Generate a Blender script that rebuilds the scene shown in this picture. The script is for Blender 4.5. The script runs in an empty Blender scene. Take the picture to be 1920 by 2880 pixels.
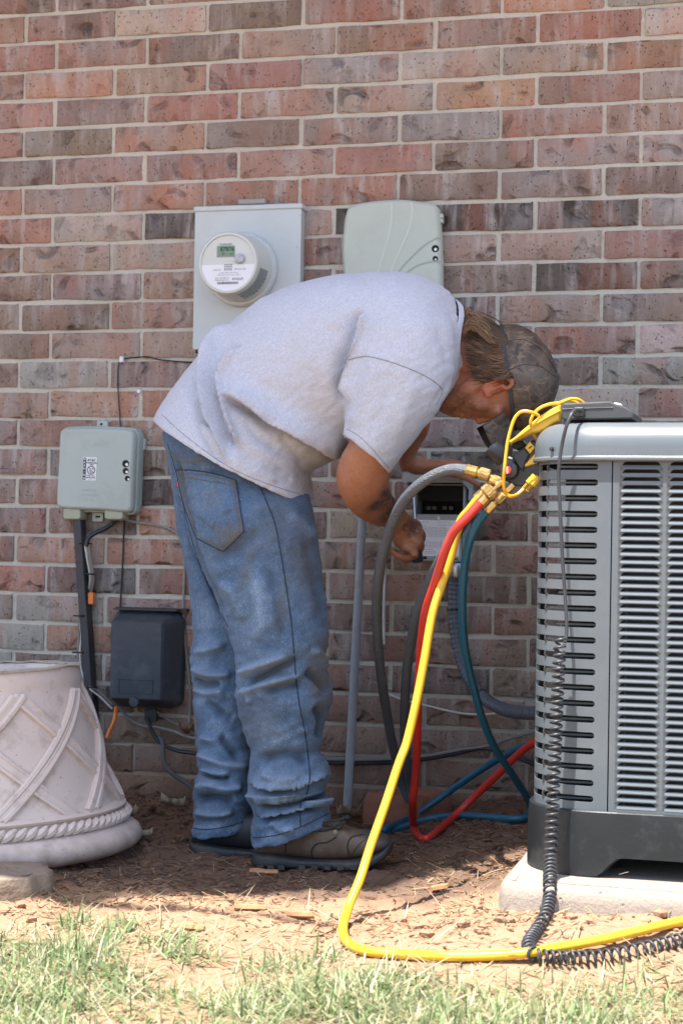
import bpy, bmesh, math, random
import numpy as np
from mathutils import Vector, Matrix
from mathutils.bvhtree import BVHTree

random.seed(7)
RNG = np.random.default_rng(7)
SC = bpy.context.scene
COL = SC.collection
PI = math.pi

# ------------------------------------------------------------------ camera
CAM_POS = np.array([2.0321, -4.2960, 0.6961])
YAW, PITCH, ROLL = 0.26103, 0.014025, 0.017041
_F = np.array([-math.sin(YAW) * math.cos(PITCH), math.cos(YAW) * math.cos(PITCH), math.sin(PITCH)])
_R = np.array([math.cos(YAW), math.sin(YAW), 0.0])
_U = np.cross(_R, _F)
CR_ = math.cos(ROLL) * _R + math.sin(ROLL) * _U
CU_ = -math.sin(ROLL) * _R + math.cos(ROLL) * _U
CF_ = _F
FOC = 5000.0 * 1568 / 1920          # focal length in the units of a 1568 x 2352 picture
cam_data = bpy.data.cameras.new('camera')
cam = bpy.data.objects.new('camera', cam_data)
COL.objects.link(cam)
cam.matrix_world = Matrix(((CR_[0], CU_[0], -CF_[0], CAM_POS[0]), (CR_[1], CU_[1], -CF_[1], CAM_POS[1]),
                           (CR_[2], CU_[2], -CF_[2], CAM_POS[2]), (0, 0, 0, 1)))
cam_data.sensor_fit = 'VERTICAL'
cam_data.sensor_height = 36.0
cam_data.sensor_width = 24.0
cam_data.lens = 36.0 * 5000 / 2880
cam_data.clip_start = 0.05
cam_data.clip_end = 3000
cam_data.dof.use_dof = True
cam_data.dof.focus_distance = 3.65
cam_data.dof.aperture_fstop = 7.1
SC.camera = cam

# ------------------------------------------------------------------ sky, sun, exposure
SUN_TO = Vector((-0.13, -0.28, 1.0)).normalized()
world = bpy.data.worlds.new('World')
SC.world = world
world.use_nodes = True
_nt = world.node_tree
_bg = _nt.nodes['Background']
_sky = _nt.nodes.new('ShaderNodeTexSky')
_sky.sky_type = 'NISHITA'
_sky.sun_disc = False
_sky.sun_elevation = math.asin(SUN_TO.z)
_sky.sun_rotation = math.atan2(SUN_TO.x, SUN_TO.y)
_sky.altitude = 300
_sky.air_density = 1.0
_sky.dust_density = 2.2
_sky.ozone_density = 1.0
_nt.links.new(_sky.outputs[0], _bg.inputs[0])
_bg.inputs[1].default_value = 0.125
sun_d = bpy.data.lights.new('sun', 'SUN')
sun_d.energy = 4.2
sun_d.angle = math.radians(0.53)
sun_d.color = (1.0, 0.965, 0.905)
sun = bpy.data.objects.new('sun', sun_d)
COL.objects.link(sun)
sun.rotation_euler = SUN_TO.to_track_quat('Z', 'Y').to_euler()
sun.location = (0, -6, 12)
SC.view_settings.view_transform = 'Standard'
SC.view_settings.look = 'None'
SC.view_settings.gamma = 1
SC.view_settings.use_curve_mapping = False
SC.view_settings.exposure = 1.66

# ------------------------------------------------------------------ geometry helpers
def V3(a): return np.array(a, float)
def ray(px, py):
    return CF_ + CR_ * ((px - 784) / FOC) - CU_ * ((py - 1176) / FOC)
def at(px, py, Y):
    d = ray(px, py)
    return CAM_POS + d * ((Y - CAM_POS[1]) / d[1])
def atz(px, py, Z):
    d = ray(px, py)
    return CAM_POS + d * ((Z - CAM_POS[2]) / d[2])
def wx(px, py, Y): return at(px, py, Y)[0]
def wz(px, py, Y): return at(px, py, Y)[2]
def proj(P):
    d = np.asarray(P, float) - CAM_POS
    w = d @ CF_
    return np.stack([784 + FOC * (d @ CR_) / w, 1176 - FOC * (d @ CU_) / w], -1)
def pxm(Y): return np.linalg.norm(at(801, 1200, Y) - at(800, 1200, Y)) * math.cos(YAW)   # metres per unit at that distance
def unit(a):
    a = np.asarray(a, float)
    return a / max(1e-12, np.linalg.norm(a))
def cr(P, k=6, closed=False):
    """Catmull-Rom through P (n,d), k steps per span"""
    P = np.asarray(P, float); n = len(P); out = []
    for i in range(n if closed else n - 1):
        if closed:
            a, b, c, d = P[(i - 1) % n], P[i], P[(i + 1) % n], P[(i + 2) % n]
        else:
            b, c = P[i], P[i + 1]
            a = P[i - 1] if i else 2 * b - c
            d = P[i + 2] if i + 2 < n else 2 * c - b
        for t in np.arange(k) / k:
            out.append(0.5 * (2 * b + (c - a) * t + (2 * a - 5 * b + 4 * c - d) * t * t + (3 * b - a - 3 * c + d) * t ** 3))
    if not closed: out.append(P[-1])
    return np.array(out)

class MB:
    def __init__(s): s.v = []; s.f = []; s.n = 0
    def add(s, verts, faces):
        verts = np.asarray(verts, float).reshape(-1, 3)
        o = s.n
        s.v.append(verts); s.n += len(verts)
        s.f.extend([tuple(int(i) + o for i in f) for f in faces])
        return o
    def verts(s): return np.concatenate(s.v) if s.v else np.zeros((0, 3))
    def grid(s, G, cu=False, cv=False, flip=False):
        G = np.asarray(G, float); a, b = G.shape[:2]
        F = []
        for i in range(a if cu else a - 1):
            for j in range(b if cv else b - 1):
                q = (i * b + j, i * b + (j + 1) % b, ((i + 1) % a) * b + (j + 1) % b, ((i + 1) % a) * b + j)
                F.append(q[::-1] if flip else q)
        return s.add(G.reshape(-1, 3), F)
    def tube(s, P, r, n=10, caps=True, up=(0, 0, 1)):
        P = np.asarray(P, float); m = len(P)
        r = np.full(m, r) if np.isscalar(r) else np.asarray(r, float)
        T = np.gradient(P, axis=0); T /= np.maximum(1e-12, np.linalg.norm(T, axis=1))[:, None]
        u = np.cross(T[0], up)
        if np.linalg.norm(u) < 1e-3: u = np.cross(T[0], (1, 0.1, 0))
        u = unit(u); G = []
        a = np.linspace(0, 2 * PI, n, endpoint=False)
        for i in range(m):
            u = unit(u - T[i] * (u @ T[i])); w = np.cross(T[i], u)
            G.append(P[i] + r[i] * (np.cos(a)[:, None] * u + np.sin(a)[:, None] * w))
        o = s.grid(G, cv=True)
        if caps:
            s.f.append(tuple(o + i for i in range(n))[::-1]); s.f.append(tuple(o + (m - 1) * n + i for i in range(n)))
    def box(s, c, size, M=None):
        x, y, z = (V3(size) / 2)
        P = np.array([[-x, -y, -z], [x, -y, -z], [x, y, -z], [-x, y, -z], [-x, -y, z], [x, -y, z], [x, y, z], [-x, y, z]])
        if M is not None: P = P @ np.asarray(M, float)
        s.add(P + V3(c), [(3, 2, 1, 0), (4, 5, 6, 7), (0, 1, 5, 4), (1, 2, 6, 5), (2, 3, 7, 6), (3, 0, 4, 7)])
    def lathe(s, prof, c, ax=(0, 0, 1), n=24, caps=(True, True)):
        """prof [(r, h)] about axis ax from point c"""
        ax = unit(ax); u = np.cross(ax, (0, 0, 1))
        if np.linalg.norm(u) < 1e-3: u = np.cross(ax, (1, 0, 0))
        u = unit(u); w = np.cross(ax, u); a = np.linspace(0, 2 * PI, n, endpoint=False)
        G = [V3(c) + ax * h + r * (np.cos(a)[:, None] * u + np.sin(a)[:, None] * w) for r, h in prof]
        o = s.grid(G, cv=True)
        if caps[0]: s.f.append(tuple(o + i for i in range(n))[::-1])
        if caps[1]: s.f.append(tuple(o + (len(prof) - 1) * n + i for i in range(n)))
    def outline(s, pts, loops, org, ux, uz, un, cap=True, back=False):
        """closed 2-D outline pts lofted through loops [(inset, depth)], depth along un"""
        pts = np.asarray(pts, float); n = len(pts)
        area = 0.5 * np.sum(pts[:, 0] * np.roll(pts[:, 1], -1) - np.roll(pts[:, 0], -1) * pts[:, 1])
        e1 = pts - np.roll(pts, 1, 0); e2 = np.roll(pts, -1, 0) - pts
        e1 /= np.maximum(1e-9, np.linalg.norm(e1, axis=1))[:, None]; e2 /= np.maximum(1e-9, np.linalg.norm(e2, axis=1))[:, None]
        n1 = np.stack([-e1[:, 1], e1[:, 0]], 1); n2 = np.stack([-e2[:, 1], e2[:, 0]], 1)
        nn = n1 + n2; nn /= np.maximum(1e-9, np.linalg.norm(nn, axis=1))[:, None]
        k = 1 / np.maximum(0.5, np.sum(nn * n1, 1)); nn *= k[:, None] * (1 if area > 0 else -1)
        G = []
        for ins, d in loops:
            q = pts + nn * ins
            G.append(V3(org) + q[:, :1] * V3(ux) + q[:, 1:] * V3(uz) + d * V3(un))
        flip = np.dot(np.cross(ux, uz), un) * area < 0
        o = s.grid(G, cv=True, flip=flip)
        last = tuple(o + (len(loops) - 1) * n + i for i in range(n))
        if cap:
            k = s.add(G[-1], []); last = tuple(k + i for i in range(n)); s.f.append(last[::-1] if flip else last)
        if back:
            f = tuple(o + i for i in range(n)); s.f.append(f if flip else f[::-1])

def rrect(w, h, r, n=5, x0=None, z0=None):
    x0 = -w / 2 if x0 is None else x0; z0 = -h / 2 if z0 is None else z0
    P = []
    for cx, cz, a0 in ((x0 + w - r, z0 + r, -90), (x0 + w - r, z0 + h - r, 0), (x0 + r, z0 + h - r, 90), (x0 + r, z0 + r, 180)):
        for k in range(n + 1):
            a = math.radians(a0 + 90 * k / n); P.append((cx + r * math.cos(a), cz + r * math.sin(a)))
    return P

OFF = {}
def _props(o, label, cat, group, kind):
    if label: o['label'] = label
    if cat: o['category'] = cat
    if group: o['group'] = group
    if kind: o['kind'] = kind
def thing(name, label, cat, loc, group=None):
    o = bpy.data.objects.new(name, None); COL.objects.link(o)
    o.empty_display_size = 0.05
    o.location = Vector([float(c) for c in loc]); OFF[o.name] = V3(loc)
    _props(o, label, cat, group, None)
    return o
def mesh_data(name, v, f, smooth=True, mat=None, off=(0, 0, 0)):
    me = bpy.data.meshes.new(name)
    v = np.asarray(v, float) - V3(off)
    me.from_pydata([tuple(p) for p in v.tolist()], [], f)
    if smooth is True: me.polygons.foreach_set('use_smooth', [True] * len(me.polygons))
    if mat is not None: me.materials.append(mat)
    me.update()
    return me
def part(name, mb, mat, parent=None, smooth=True, label=None, cat=None, group=None, kind=None, sharp=35, loc=None):
    """link one mesh object; vertices are given in world coordinates"""
    off = OFF[parent.name] if parent is not None else (V3(loc) if loc is not None else V3((0, 0, 0)))
    v = mb.verts() if isinstance(mb, MB) else mb[0]
    f = mb.f if isinstance(mb, MB) else mb[1]
    me = mesh_data(name, v, f, bool(smooth), mat, off)
    o = bpy.data.objects.new(name, me); COL.objects.link(o)
    if parent is not None:
        o.parent = parent
    else:
        o.location = Vector(off.tolist())
    OFF[o.name] = off
    if smooth and sharp: me.set_sharp_from_angle(angle=math.radians(sharp))
    _props(o, label, cat, group, kind)
    return o
def single(name, mb, mat, label, cat, group=None, **kw):
    v = mb.verts() if isinstance(mb, MB) else mb[0]
    c = (v.min(0) + v.max(0)) / 2; c[2] = v[:, 2].min()
    return part(name, mb, mat, None, label=label, cat=cat, group=group, loc=c, **kw)
def attr(o, name, val):
    a = o.data.color_attributes.new(name, 'FLOAT_COLOR', 'POINT')
    val = np.asarray(val, float)
    if val.ndim == 1: val = np.stack([val] * 3, 1)
    c = np.ones((len(val), 4)); c[:, :3] = val
    a.data.foreach_set('color', c.ravel())
_tid = [0]
def text_geo(mb, s, org, ux, uz, size, lift=0.0004, align='CENTER', extrude=0.0, bold=0.0):
    """flat lettering laid on a plane at org, ux right, uz up; appended to mb"""
    cu = bpy.data.curves.new('lettering', 'FONT'); cu.body = s; cu.size = size; cu.align_x = align; cu.align_y = 'CENTER'
    cu.resolution_u = 2; cu.extrude = extrude; cu.offset = bold
    ob = bpy.data.objects.new('lettering', cu); COL.objects.link(ob)
    bpy.context.view_layer.update()
    me = ob.to_mesh()
    un = np.cross(ux, uz)
    v = np.array([p.co[:] for p in me.vertices]).reshape(-1, 3)
    f = [tuple(p.vertices) for p in me.polygons]
    if len(v):
        mb.add(V3(org) + v[:, :1] * V3(ux) + v[:, 1:2] * V3(uz) + (v[:, 2:3] + lift + extrude) * un, f)
    ob.to_mesh_clear(); bpy.data.objects.remove(ob); bpy.data.curves.remove(cu)

# ------------------------------------------------------------------ materials
def newmat(name):
    m = bpy.data.materials.new(name); m.use_nodes = True
    nt = m.node_tree
    return m, nt, nt.nodes['Principled BSDF']
def N(nt, t, **kw):
    n = nt.nodes.new(t)
    for k, v in kw.items():
        if k in ('op',): n.operation = v
        elif k.startswith('i_'): n.inputs[int(k[2:]) if k[2:].isdigit() else k[2:].replace('_', ' ')].default_value = v
        else: setattr(n, k, v)
    return n
def L(nt, a, b): nt.links.new(a, b)
def mathn(nt, op, a, b=None, c=None, clamp=False):
    n = nt.nodes.new('ShaderNodeMath'); n.operation = op; n.use_clamp = clamp
    for i, x in enumerate((a, b, c)):
        if x is None: continue
        if isinstance(x, (int, float)): n.inputs[i].default_value = x
        else: L(nt, x, n.inputs[i])
    return n.outputs[0]
def mixc(nt, fac, a, b, mode='MIX'):
    n = nt.nodes.new('ShaderNodeMix'); n.data_type = 'RGBA'; n.blend_type = mode
    for i, x in ((0, fac), (6, a), (7, b)):
        if isinstance(x, (int, float)): n.inputs[i].default_value = x
        elif isinstance(x, tuple): n.inputs[i].default_value = (*x[:3], 1)
        else: L(nt, x, n.inputs[i])
    return n.outputs[2]
def noise(nt, vec, scale, detail=3, rough=0.55, dist=0.0, out=0):
    n = nt.nodes.new('ShaderNodeTexNoise')
    n.inputs['Scale'].default_value = scale; n.inputs['Detail'].default_value = detail
    n.inputs['Roughness'].default_value = rough; n.inputs['Distortion'].default_value = dist
    if vec is not None: L(nt, vec, n.inputs['Vector'])
    return n.outputs[out]
def ramp(nt, fac, stops, interp='LINEAR'):
    n = nt.nodes.new('ShaderNodeValToRGB'); n.color_ramp.interpolation = interp
    e = n.color_ramp.elements
    while len(e) < len(stops): e.new(0.5)
    for i, (p, c) in enumerate(stops):
        e[i].position = p; e[i].color = (c, c, c, 1) if isinstance(c, (int, float)) else (*c[:3], 1)
    L(nt, fac, n.inputs[0])
    return n.outputs[0]
def objco(nt): return nt.nodes.new('ShaderNodeTexCoord').outputs['Object']
def scalevec(nt, vec, s):
    n = nt.nodes.new('ShaderNodeMapping'); n.inputs['Scale'].default_value = s; L(nt, vec, n.inputs[0]); return n.outputs[0]
def bump(nt, bsdf, h, strength=0.3, dist=0.01):
    n = nt.nodes.new('ShaderNodeBump'); n.inputs['Strength'].default_value = strength; n.inputs['Distance'].default_value = dist
    L(nt, h, n.inputs['Height']); L(nt, n.outputs[0], bsdf.inputs['Normal'])
    return n
def simple(name, col, rough=0.5, metal=0.0, var=0.12, vs=14.0, bs=0.0, bscale=120.0, bd=0.002, dirt=None, spec=0.5, dirt_amt=0.5, dscale=9.0):
    """painted / plastic / metal surface with mottling, fine relief and optional dirt"""
    m, nt, b = newmat(name)
    oc = objco(nt)
    n1 = noise(nt, oc, vs, 4, 0.6)
    lo = tuple(c * (1 - var) for c in col); hi = tuple(min(1, c * (1 + var)) for c in col)
    c = mixc(nt, n1, lo, hi)
    r = noise(nt, oc, vs * 2.3, 3)
    if dirt is not None:
        d = ramp(nt, noise(nt, oc, dscale, 6, 0.7), [(0.5, 0.0), (0.72, dirt_amt)])
        c = mixc(nt, d, c, dirt)
    L(nt, c, b.inputs['Base Color'])
    L(nt, mathn(nt, 'MULTIPLY_ADD', r, 0.25, rough - 0.12, clamp=True), b.inputs['Roughness'])
    b.inputs['Metallic'].default_value = metal
    b.inputs['Specular IOR Level'].default_value = spec
    if bs: bump(nt, b, noise(nt, oc, bscale, 3), bs, bd)
    return m
# ------------------------------------------------------------------ value noise for shaping surfaces
_tab = np.random.default_rng(11).random((256, 256))
def vn(x, y, s=1.0, seed=0):
    x = np.asarray(x, float) * s + seed * 17.3; y = np.asarray(y, float) * s + seed * 9.1
    xi = np.floor(x).astype(int); yi = np.floor(y).astype(int); fx = x - xi; fy = y - yi
    fx = fx * fx * (3 - 2 * fx); fy = fy * fy * (3 - 2 * fy)
    t = lambda a, b: _tab[a % 256, b % 256]
    return (t(xi, yi) * (1 - fx) + t(xi + 1, yi) * fx) * (1 - fy) + (t(xi, yi + 1) * (1 - fx) + t(xi + 1, yi + 1) * fx) * fy
def sst(a, b, x):
    t = np.clip((np.asarray(x, float) - a) / (b - a), 0, 1); return t * t * (3 - 2 * t)
def ground_z(x, y):
    x = np.asarray(x, float); y = np.asarray(y, float)
    z = 0.062 * sst(1.02, 1.42, x) * sst(-1.0, -0.25, y) * (1 - sst(2.2, 3.0, x))
    z += 0.052 * sst(1.28, 1.53, x) * sst(-1.62, -1.2, y) * (1 - sst(-0.9, -0.5, y))
    z += 0.03 * np.exp(-((x - 0.42) ** 2 / 0.05 + (y + 0.28) ** 2 / 0.03))
    z += 0.02 * sst(-0.35, 0.0, y)
    z += 0.016 * (vn(x, y, 5.0, 1) - 0.5) + 0.010 * (vn(x, y, 14.0, 2) - 0.5)
    z -= 0.012 * sst(-1.2, -2.0, y)
    return z
def ground_fine(x, y):
    bare = 1 - 0.6 * sst(-1.25, -1.5, y)
    return bare * (0.010 * (vn(x, y, 38.0, 3) - 0.5) + 0.006 * (vn(x, y, 85.0, 4) - 0.5) + 0.004 * (vn(x, y, 170.0, 5) - 0.5))

# ------------------------------------------------------------------ ground sheet
def axis(lo, hi, step, far):
    a = list(np.arange(lo, hi, step)); s = step; p = hi; r = []
    while p < far: r.append(p); s *= 1.45; p += s
    s = step; p = lo; l = []
    while p > -far: s *= 1.45; p -= s; l.append(p)
    return np.array(l[::-1] + a + r)
gx = axis(-0.25, 2.35, 0.0085, 600); gy = axis(-2.35, 0.02, 0.0085, 600)
GX, GY = np.meshgrid(gx, gy, indexing='ij')
near = np.exp(-np.maximum(0, np.hypot(GX - 1, GY + 1) - 2.5) * 0.6)
GZ = (ground_z(GX, GY) + ground_fine(GX, GY) * (np.hypot(GX - 1, GY + 1) < 2.4)) * near
mb = MB(); mb.grid(np.stack([GX, GY, GZ], -1))
m, nt, b = newmat('soil')
geo = nt.nodes.new('ShaderNodeNewGeometry'); pos = geo.outputs['Position']
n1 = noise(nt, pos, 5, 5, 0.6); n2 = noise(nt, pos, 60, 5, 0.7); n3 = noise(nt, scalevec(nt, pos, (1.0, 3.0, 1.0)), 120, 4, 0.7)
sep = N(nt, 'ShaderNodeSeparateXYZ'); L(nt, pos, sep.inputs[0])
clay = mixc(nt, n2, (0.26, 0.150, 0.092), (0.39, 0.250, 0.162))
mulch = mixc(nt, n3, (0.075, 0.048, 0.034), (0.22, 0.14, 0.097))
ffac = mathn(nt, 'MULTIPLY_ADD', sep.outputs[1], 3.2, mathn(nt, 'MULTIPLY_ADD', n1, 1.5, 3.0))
c = mixc(nt, ramp(nt, ffac, [(0.25, 0.0), (0.7, 1.0)]), clay, mulch)  # mulch, darkened up to the shade edge: some shade is in the colour
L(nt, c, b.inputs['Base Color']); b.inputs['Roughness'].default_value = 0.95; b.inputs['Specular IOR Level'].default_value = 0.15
bump(nt, b, mathn(nt, 'ADD', n2, n3), 0.5, 0.006)
MAT_SOIL = m
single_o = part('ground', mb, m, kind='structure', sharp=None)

# ------------------------------------------------------------------ brick wall
BL, BH, BOFF, WTOP = 0.254, 0.076225, 0.348, 2.06
JOINT = 0.0105
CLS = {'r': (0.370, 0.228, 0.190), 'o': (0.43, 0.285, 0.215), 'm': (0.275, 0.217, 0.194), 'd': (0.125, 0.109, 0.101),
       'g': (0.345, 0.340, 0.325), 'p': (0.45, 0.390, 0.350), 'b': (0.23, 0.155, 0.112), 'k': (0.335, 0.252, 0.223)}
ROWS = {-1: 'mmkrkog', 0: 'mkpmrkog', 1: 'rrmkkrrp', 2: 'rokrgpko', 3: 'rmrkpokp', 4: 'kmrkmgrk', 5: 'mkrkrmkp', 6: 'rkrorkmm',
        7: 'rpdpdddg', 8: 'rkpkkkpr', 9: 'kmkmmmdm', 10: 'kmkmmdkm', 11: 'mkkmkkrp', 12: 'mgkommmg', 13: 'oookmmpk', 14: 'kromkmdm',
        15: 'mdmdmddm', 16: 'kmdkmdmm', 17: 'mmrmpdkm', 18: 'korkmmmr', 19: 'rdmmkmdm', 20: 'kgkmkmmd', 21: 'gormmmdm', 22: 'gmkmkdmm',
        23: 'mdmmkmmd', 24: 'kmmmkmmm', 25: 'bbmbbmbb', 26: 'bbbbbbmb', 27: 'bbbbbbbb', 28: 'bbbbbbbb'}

def brick_material(name, from_attr):
    m, nt, b = newmat(name)
    oi = nt.nodes.new('ShaderNodeObjectInfo')
    tc = nt.nodes.new('ShaderNodeTexCoord')
    if from_attr:
        at_ = nt.nodes.new('ShaderNodeVertexColor'); at_.layer_name = 'brick_colour'; base = at_.outputs[0]; rnd = None
        co = tc.outputs['Object']
        wn = nt.nodes.new('ShaderNodeTexWhiteNoise'); L(nt, base, wn.inputs['Vector']); rnd = wn.outputs[0]
    else:
        base = oi.outputs['Color']; rnd = oi.outputs['Random']
        add = N(nt, 'ShaderNodeVectorMath'); add.operation = 'ADD'; L(nt, tc.outputs['Object'], add.inputs[0])
        sc_ = mathn(nt, 'MULTIPLY', rnd, 61.7)
        cmb = N(nt, 'ShaderNodeCombineXYZ'); L(nt, sc_, cmb.inputs[0]); L(nt, mathn(nt, 'MULTIPLY', rnd, 23.1), cmb.inputs[2])
        L(nt, cmb.outputs[0], add.inputs[1]); co = add.outputs[0]
    geo = nt.nodes.new('ShaderNodeNewGeometry')
    sp = N(nt, 'ShaderNodeSeparateXYZ'); L(nt, geo.outputs['Position'], sp.inputs[0])
    big = noise(nt, co, 9, 3, 0.5)
    fine = noise(nt, co, 95, 5, 0.7)
    streak = noise(nt, scalevec(nt, co, (34, 1, 5)), 1.0, 4, 0.6, 0.4)
    kiss = noise(nt, scalevec(nt, co, (8.5, 1, 1.2)), 1.0, 1, 0.3)
    c = mixc(nt, ramp(nt, big, [(0.35, 0.0), (0.68, 0.5)]), base, mixc(nt, 1.0, base, (0.55, 0.52, 0.52), 'MULTIPLY'))
    kf = ramp(nt, kiss, [(0.555, 0.0), (0.595, 0.55)])
    c = mixc(nt, kf, c, mixc(nt, 0.5, (0.44, 0.17, 0.115), base))
    wf = mathn(nt, 'MULTIPLY', ramp(nt, streak, [(0.47, 0.0), (0.66, 0.8)]), ramp(nt, noise(nt, co, 6, 2), [(0.36, 0.0), (0.6, 1.0)]))
    c = mixc(nt, wf, c, (0.50, 0.455, 0.425))
    gw = ramp(nt, noise(nt, co, 4.5, 3, 0.5, 0.6), [(0.5, 0.0), (0.68, 0.5)])
    c = mixc(nt, gw, c, (0.33, 0.315, 0.305))
    c = mixc(nt, ramp(nt, fine, [(0.35, 0.28), (0.62, 0.0)]), c, mixc(nt, 1.0, c, (0.5, 0.5, 0.5), 'MULTIPLY'))
    # pits and small dark specks
    vo = nt.nodes.new('ShaderNodeTexVoronoi'); vo.inputs['Scale'].default_value = 120; L(nt, scalevec(nt, co, (1.25, 1, 0.8)), vo.inputs['Vector'])
    pit = mathn(nt, 'MULTIPLY', ramp(nt, vo.outputs['Distance'], [(0.10, 1.0), (0.24, 0.0)]), ramp(nt, noise(nt, co, 38, 2), [(0.47, 0.0), (0.55, 1.0)]))
    c = mixc(nt, mathn(nt, 'MULTIPLY', pit, 0.75), c, (0.05, 0.04, 0.038))
    # finger-nail crescents and dents pressed in the clay
    v2 = nt.nodes.new('ShaderNodeTexVoronoi'); v2.inputs['Scale'].default_value = 10.5; v2.inputs['Randomness'].default_value = 1.0
    L(nt, scalevec(nt, co, (0.9, 1, 1.3)), v2.inputs['Vector'])
    d = mathn(nt, 'MULTIPLY_ADD', noise(nt, co, 22, 2), 0.10, v2.outputs['Distance'])
    ring = ramp(nt, d, [(0.28, 0.0), (0.36, 1.0), (0.42, 0.8), (0.50, 0.0)])
    msk = ramp(nt, noise(nt, co, 13, 2, 0.5), [(0.53, 0.0), (0.63, 1.0)])
    cres = mathn(nt, 'MULTIPLY', ring, msk)
    gouge = ramp(nt, noise(nt, co, 15, 3, 0.5, 0.35), [(0.58, 0.0), (0.72, 1.0)])
    gn = noise(nt, co, 15, 3, 0.5, 0.35)
    c = mixc(nt, mathn(nt, 'MULTIPLY', cres, 0.62), c, mixc(nt, 1.0, c, (0.40, 0.40, 0.44), 'MULTIPLY'))  # crescents and gouges darkened, their shade put into the colour
    c = mixc(nt, ramp(nt, gn, [(0.60, 0.0), (0.68, 0.5)]), c, mixc(nt, 1.0, c, (0.45, 0.44, 0.46), 'MULTIPLY'))

    # soil splashed up the lowest courses
    mud = mathn(nt, 'MULTIPLY_ADD', noise(nt, geo.outputs['Position'], 4, 4), 0.3, mathn(nt, 'SUBTRACT', 0.22, sp.outputs[2]))
    mud = ramp(nt, mud, [(0.02, 0.0), (0.36, 0.85)])
    c = mixc(nt, mud, c, mixc(nt, fine, (0.19, 0.115, 0.075), (0.30, 0.19, 0.13)))
    L(nt, c, b.inputs['Base Color'])
    b.inputs['Roughness'].default_value = 0.9; b.inputs['Specular IOR Level'].default_value = 0.25
    h = mathn(nt, 'MULTIPLY_ADD', cres, -0.8, mathn(nt, 'MULTIPLY_ADD', pit, -0.35, mathn(nt, 'MULTIPLY', fine, 0.32)))
    h = mathn(nt, 'MULTIPLY_ADD', gouge, -0.65, mathn(nt, 'MULTIPLY_ADD', big, 0.5, h))
    bump(nt, b, h, 1.0, 0.014)
    return m
MAT_BRICK = brick_material('fired_clay', False)
MAT_BRICK2 = brick_material('fired_clay_far', True)

def brick_mesh(seed):
    r = np.random.default_rng(seed)
    w, h = BL - JOINT, BH - JOINT
    xs = np.array([-w / 2, -w / 2 + 0.006, -w / 6, w / 6, w / 2 - 0.006, w / 2]); zs = np.array([-h / 2, -h / 2 + 0.005, h / 2 - 0.005, h / 2])
    G = np.zeros((6, 4, 3))
    for i, x in enumerate(xs):
        for j, z in enumerate(zs):
            edge = i in (0, 5) or j in (0, 3)
            G[i, j] = (x + r.normal(0, 0.0007), (0.0028 if edge else 0.0) + r.normal(0, 0.0007), z + r.normal(0, 0.0011 if edge else 0.0006))
    mb = MB(); mb.grid(G)
    loop = [(i, 0) for i in range(6)] + [(5, j) for j in range(1, 4)] + [(i, 3) for i in range(4, -1, -1)] + [(0, j) for j in range(2, 0, -1)]
    A = np.array([G[i, j] for i, j in loop]); B = A.copy(); B[:, 1] = 0.03
    mb.grid(np.stack([B, A]), cv=True)
    return mb
BM = [brick_mesh(100 + k) for k in range(10)]
BMD = [mesh_data('brick', b_.verts(), b_.f, True, MAT_BRICK) for b_ in BM]
for d_ in BMD: d_.set_sharp_from_angle(angle=math.radians(50))
wall = thing('brick_wall', 'weathered red and grey brick wall of a house behind the bent man', 'wall', (0, 0, 0))
mbm = MB(); mbm.box((1.1, 0.06, 1.6), (5.2, 0.10, 4.0))
m, nt, b = newmat('mortar'); geo = nt.nodes.new('ShaderNodeNewGeometry'); pos = geo.outputs['Position']
sp = N(nt, 'ShaderNodeSeparateXYZ'); L(nt, pos, sp.inputs[0])
fine = noise(nt, pos, 160, 4, 0.7)
c = mixc(nt, fine, (0.43, 0.41, 0.345), (0.64, 0.615, 0.53))
c = mixc(nt, ramp(nt, noise(nt, pos, 9, 4), [(0.45, 0.0), (0.75, 0.4)]), c, (0.40, 0.355, 0.29))
mud = ramp(nt, mathn(nt, 'MULTIPLY_ADD', noise(nt, pos, 4, 4), 0.3, mathn(nt, 'SUBTRACT', 0.20, sp.outputs[2])), [(0.0, 0.0), (0.34, 0.8)])
c = mixc(nt, mud, c, (0.26, 0.165, 0.11))
L(nt, c, b.inputs['Base Color']); b.inputs['Roughness'].default_value = 0.95; b.inputs['Specular IOR Level'].default_value = 0.2
bump(nt, b, mathn(nt, 'ADD', fine, noise(nt, pos, 60, 3)), 0.7, 0.004)
MAT_MORTAR = m
# tooled mortar just behind the brick faces
mbm = MB()
xs = np.arange(-1.6, 3.8, 0.02); zs = np.arange(-0.25, 3.62, 0.0095)
X, Z = np.meshgrid(xs, zs, indexing='ij')
Yv = 0.0045 + 0.0035 * (vn(X, Z, 55.0, 7) - 0.5) + 0.0022 * (vn(X, Z, 140.0, 8) - 0.5)
mbm.grid(np.stack([X, Yv, Z], -1))
part('mortar', mbm, MAT_MORTAR, wall, sharp=None)
rest_v, rest_f, rest_c, nrest = [], [], [], 0
cand = []
for row in range(-20, 30):
    for n_ in range(-6, 15):
        x = (n_ + 0.5 + (BOFF if row % 2 else 0)) * BL; z = WTOP - (row + 0.5) * BH
        p = proj([[x - BL / 2, 0, z], [x + BL / 2, 0, z], [x, 0, z + BH / 2], [x, 0, z - BH / 2]])
        vis = p[1, 0] > -6 and p[0, 0] < 1574 and p[3, 1] > -6 and p[2, 1] < 2358 and z > -0.02
        s_ = ROWS.get(row, '')
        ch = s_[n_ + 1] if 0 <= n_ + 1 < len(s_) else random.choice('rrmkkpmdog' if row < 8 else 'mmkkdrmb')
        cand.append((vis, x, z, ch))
nvis = 0
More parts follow.
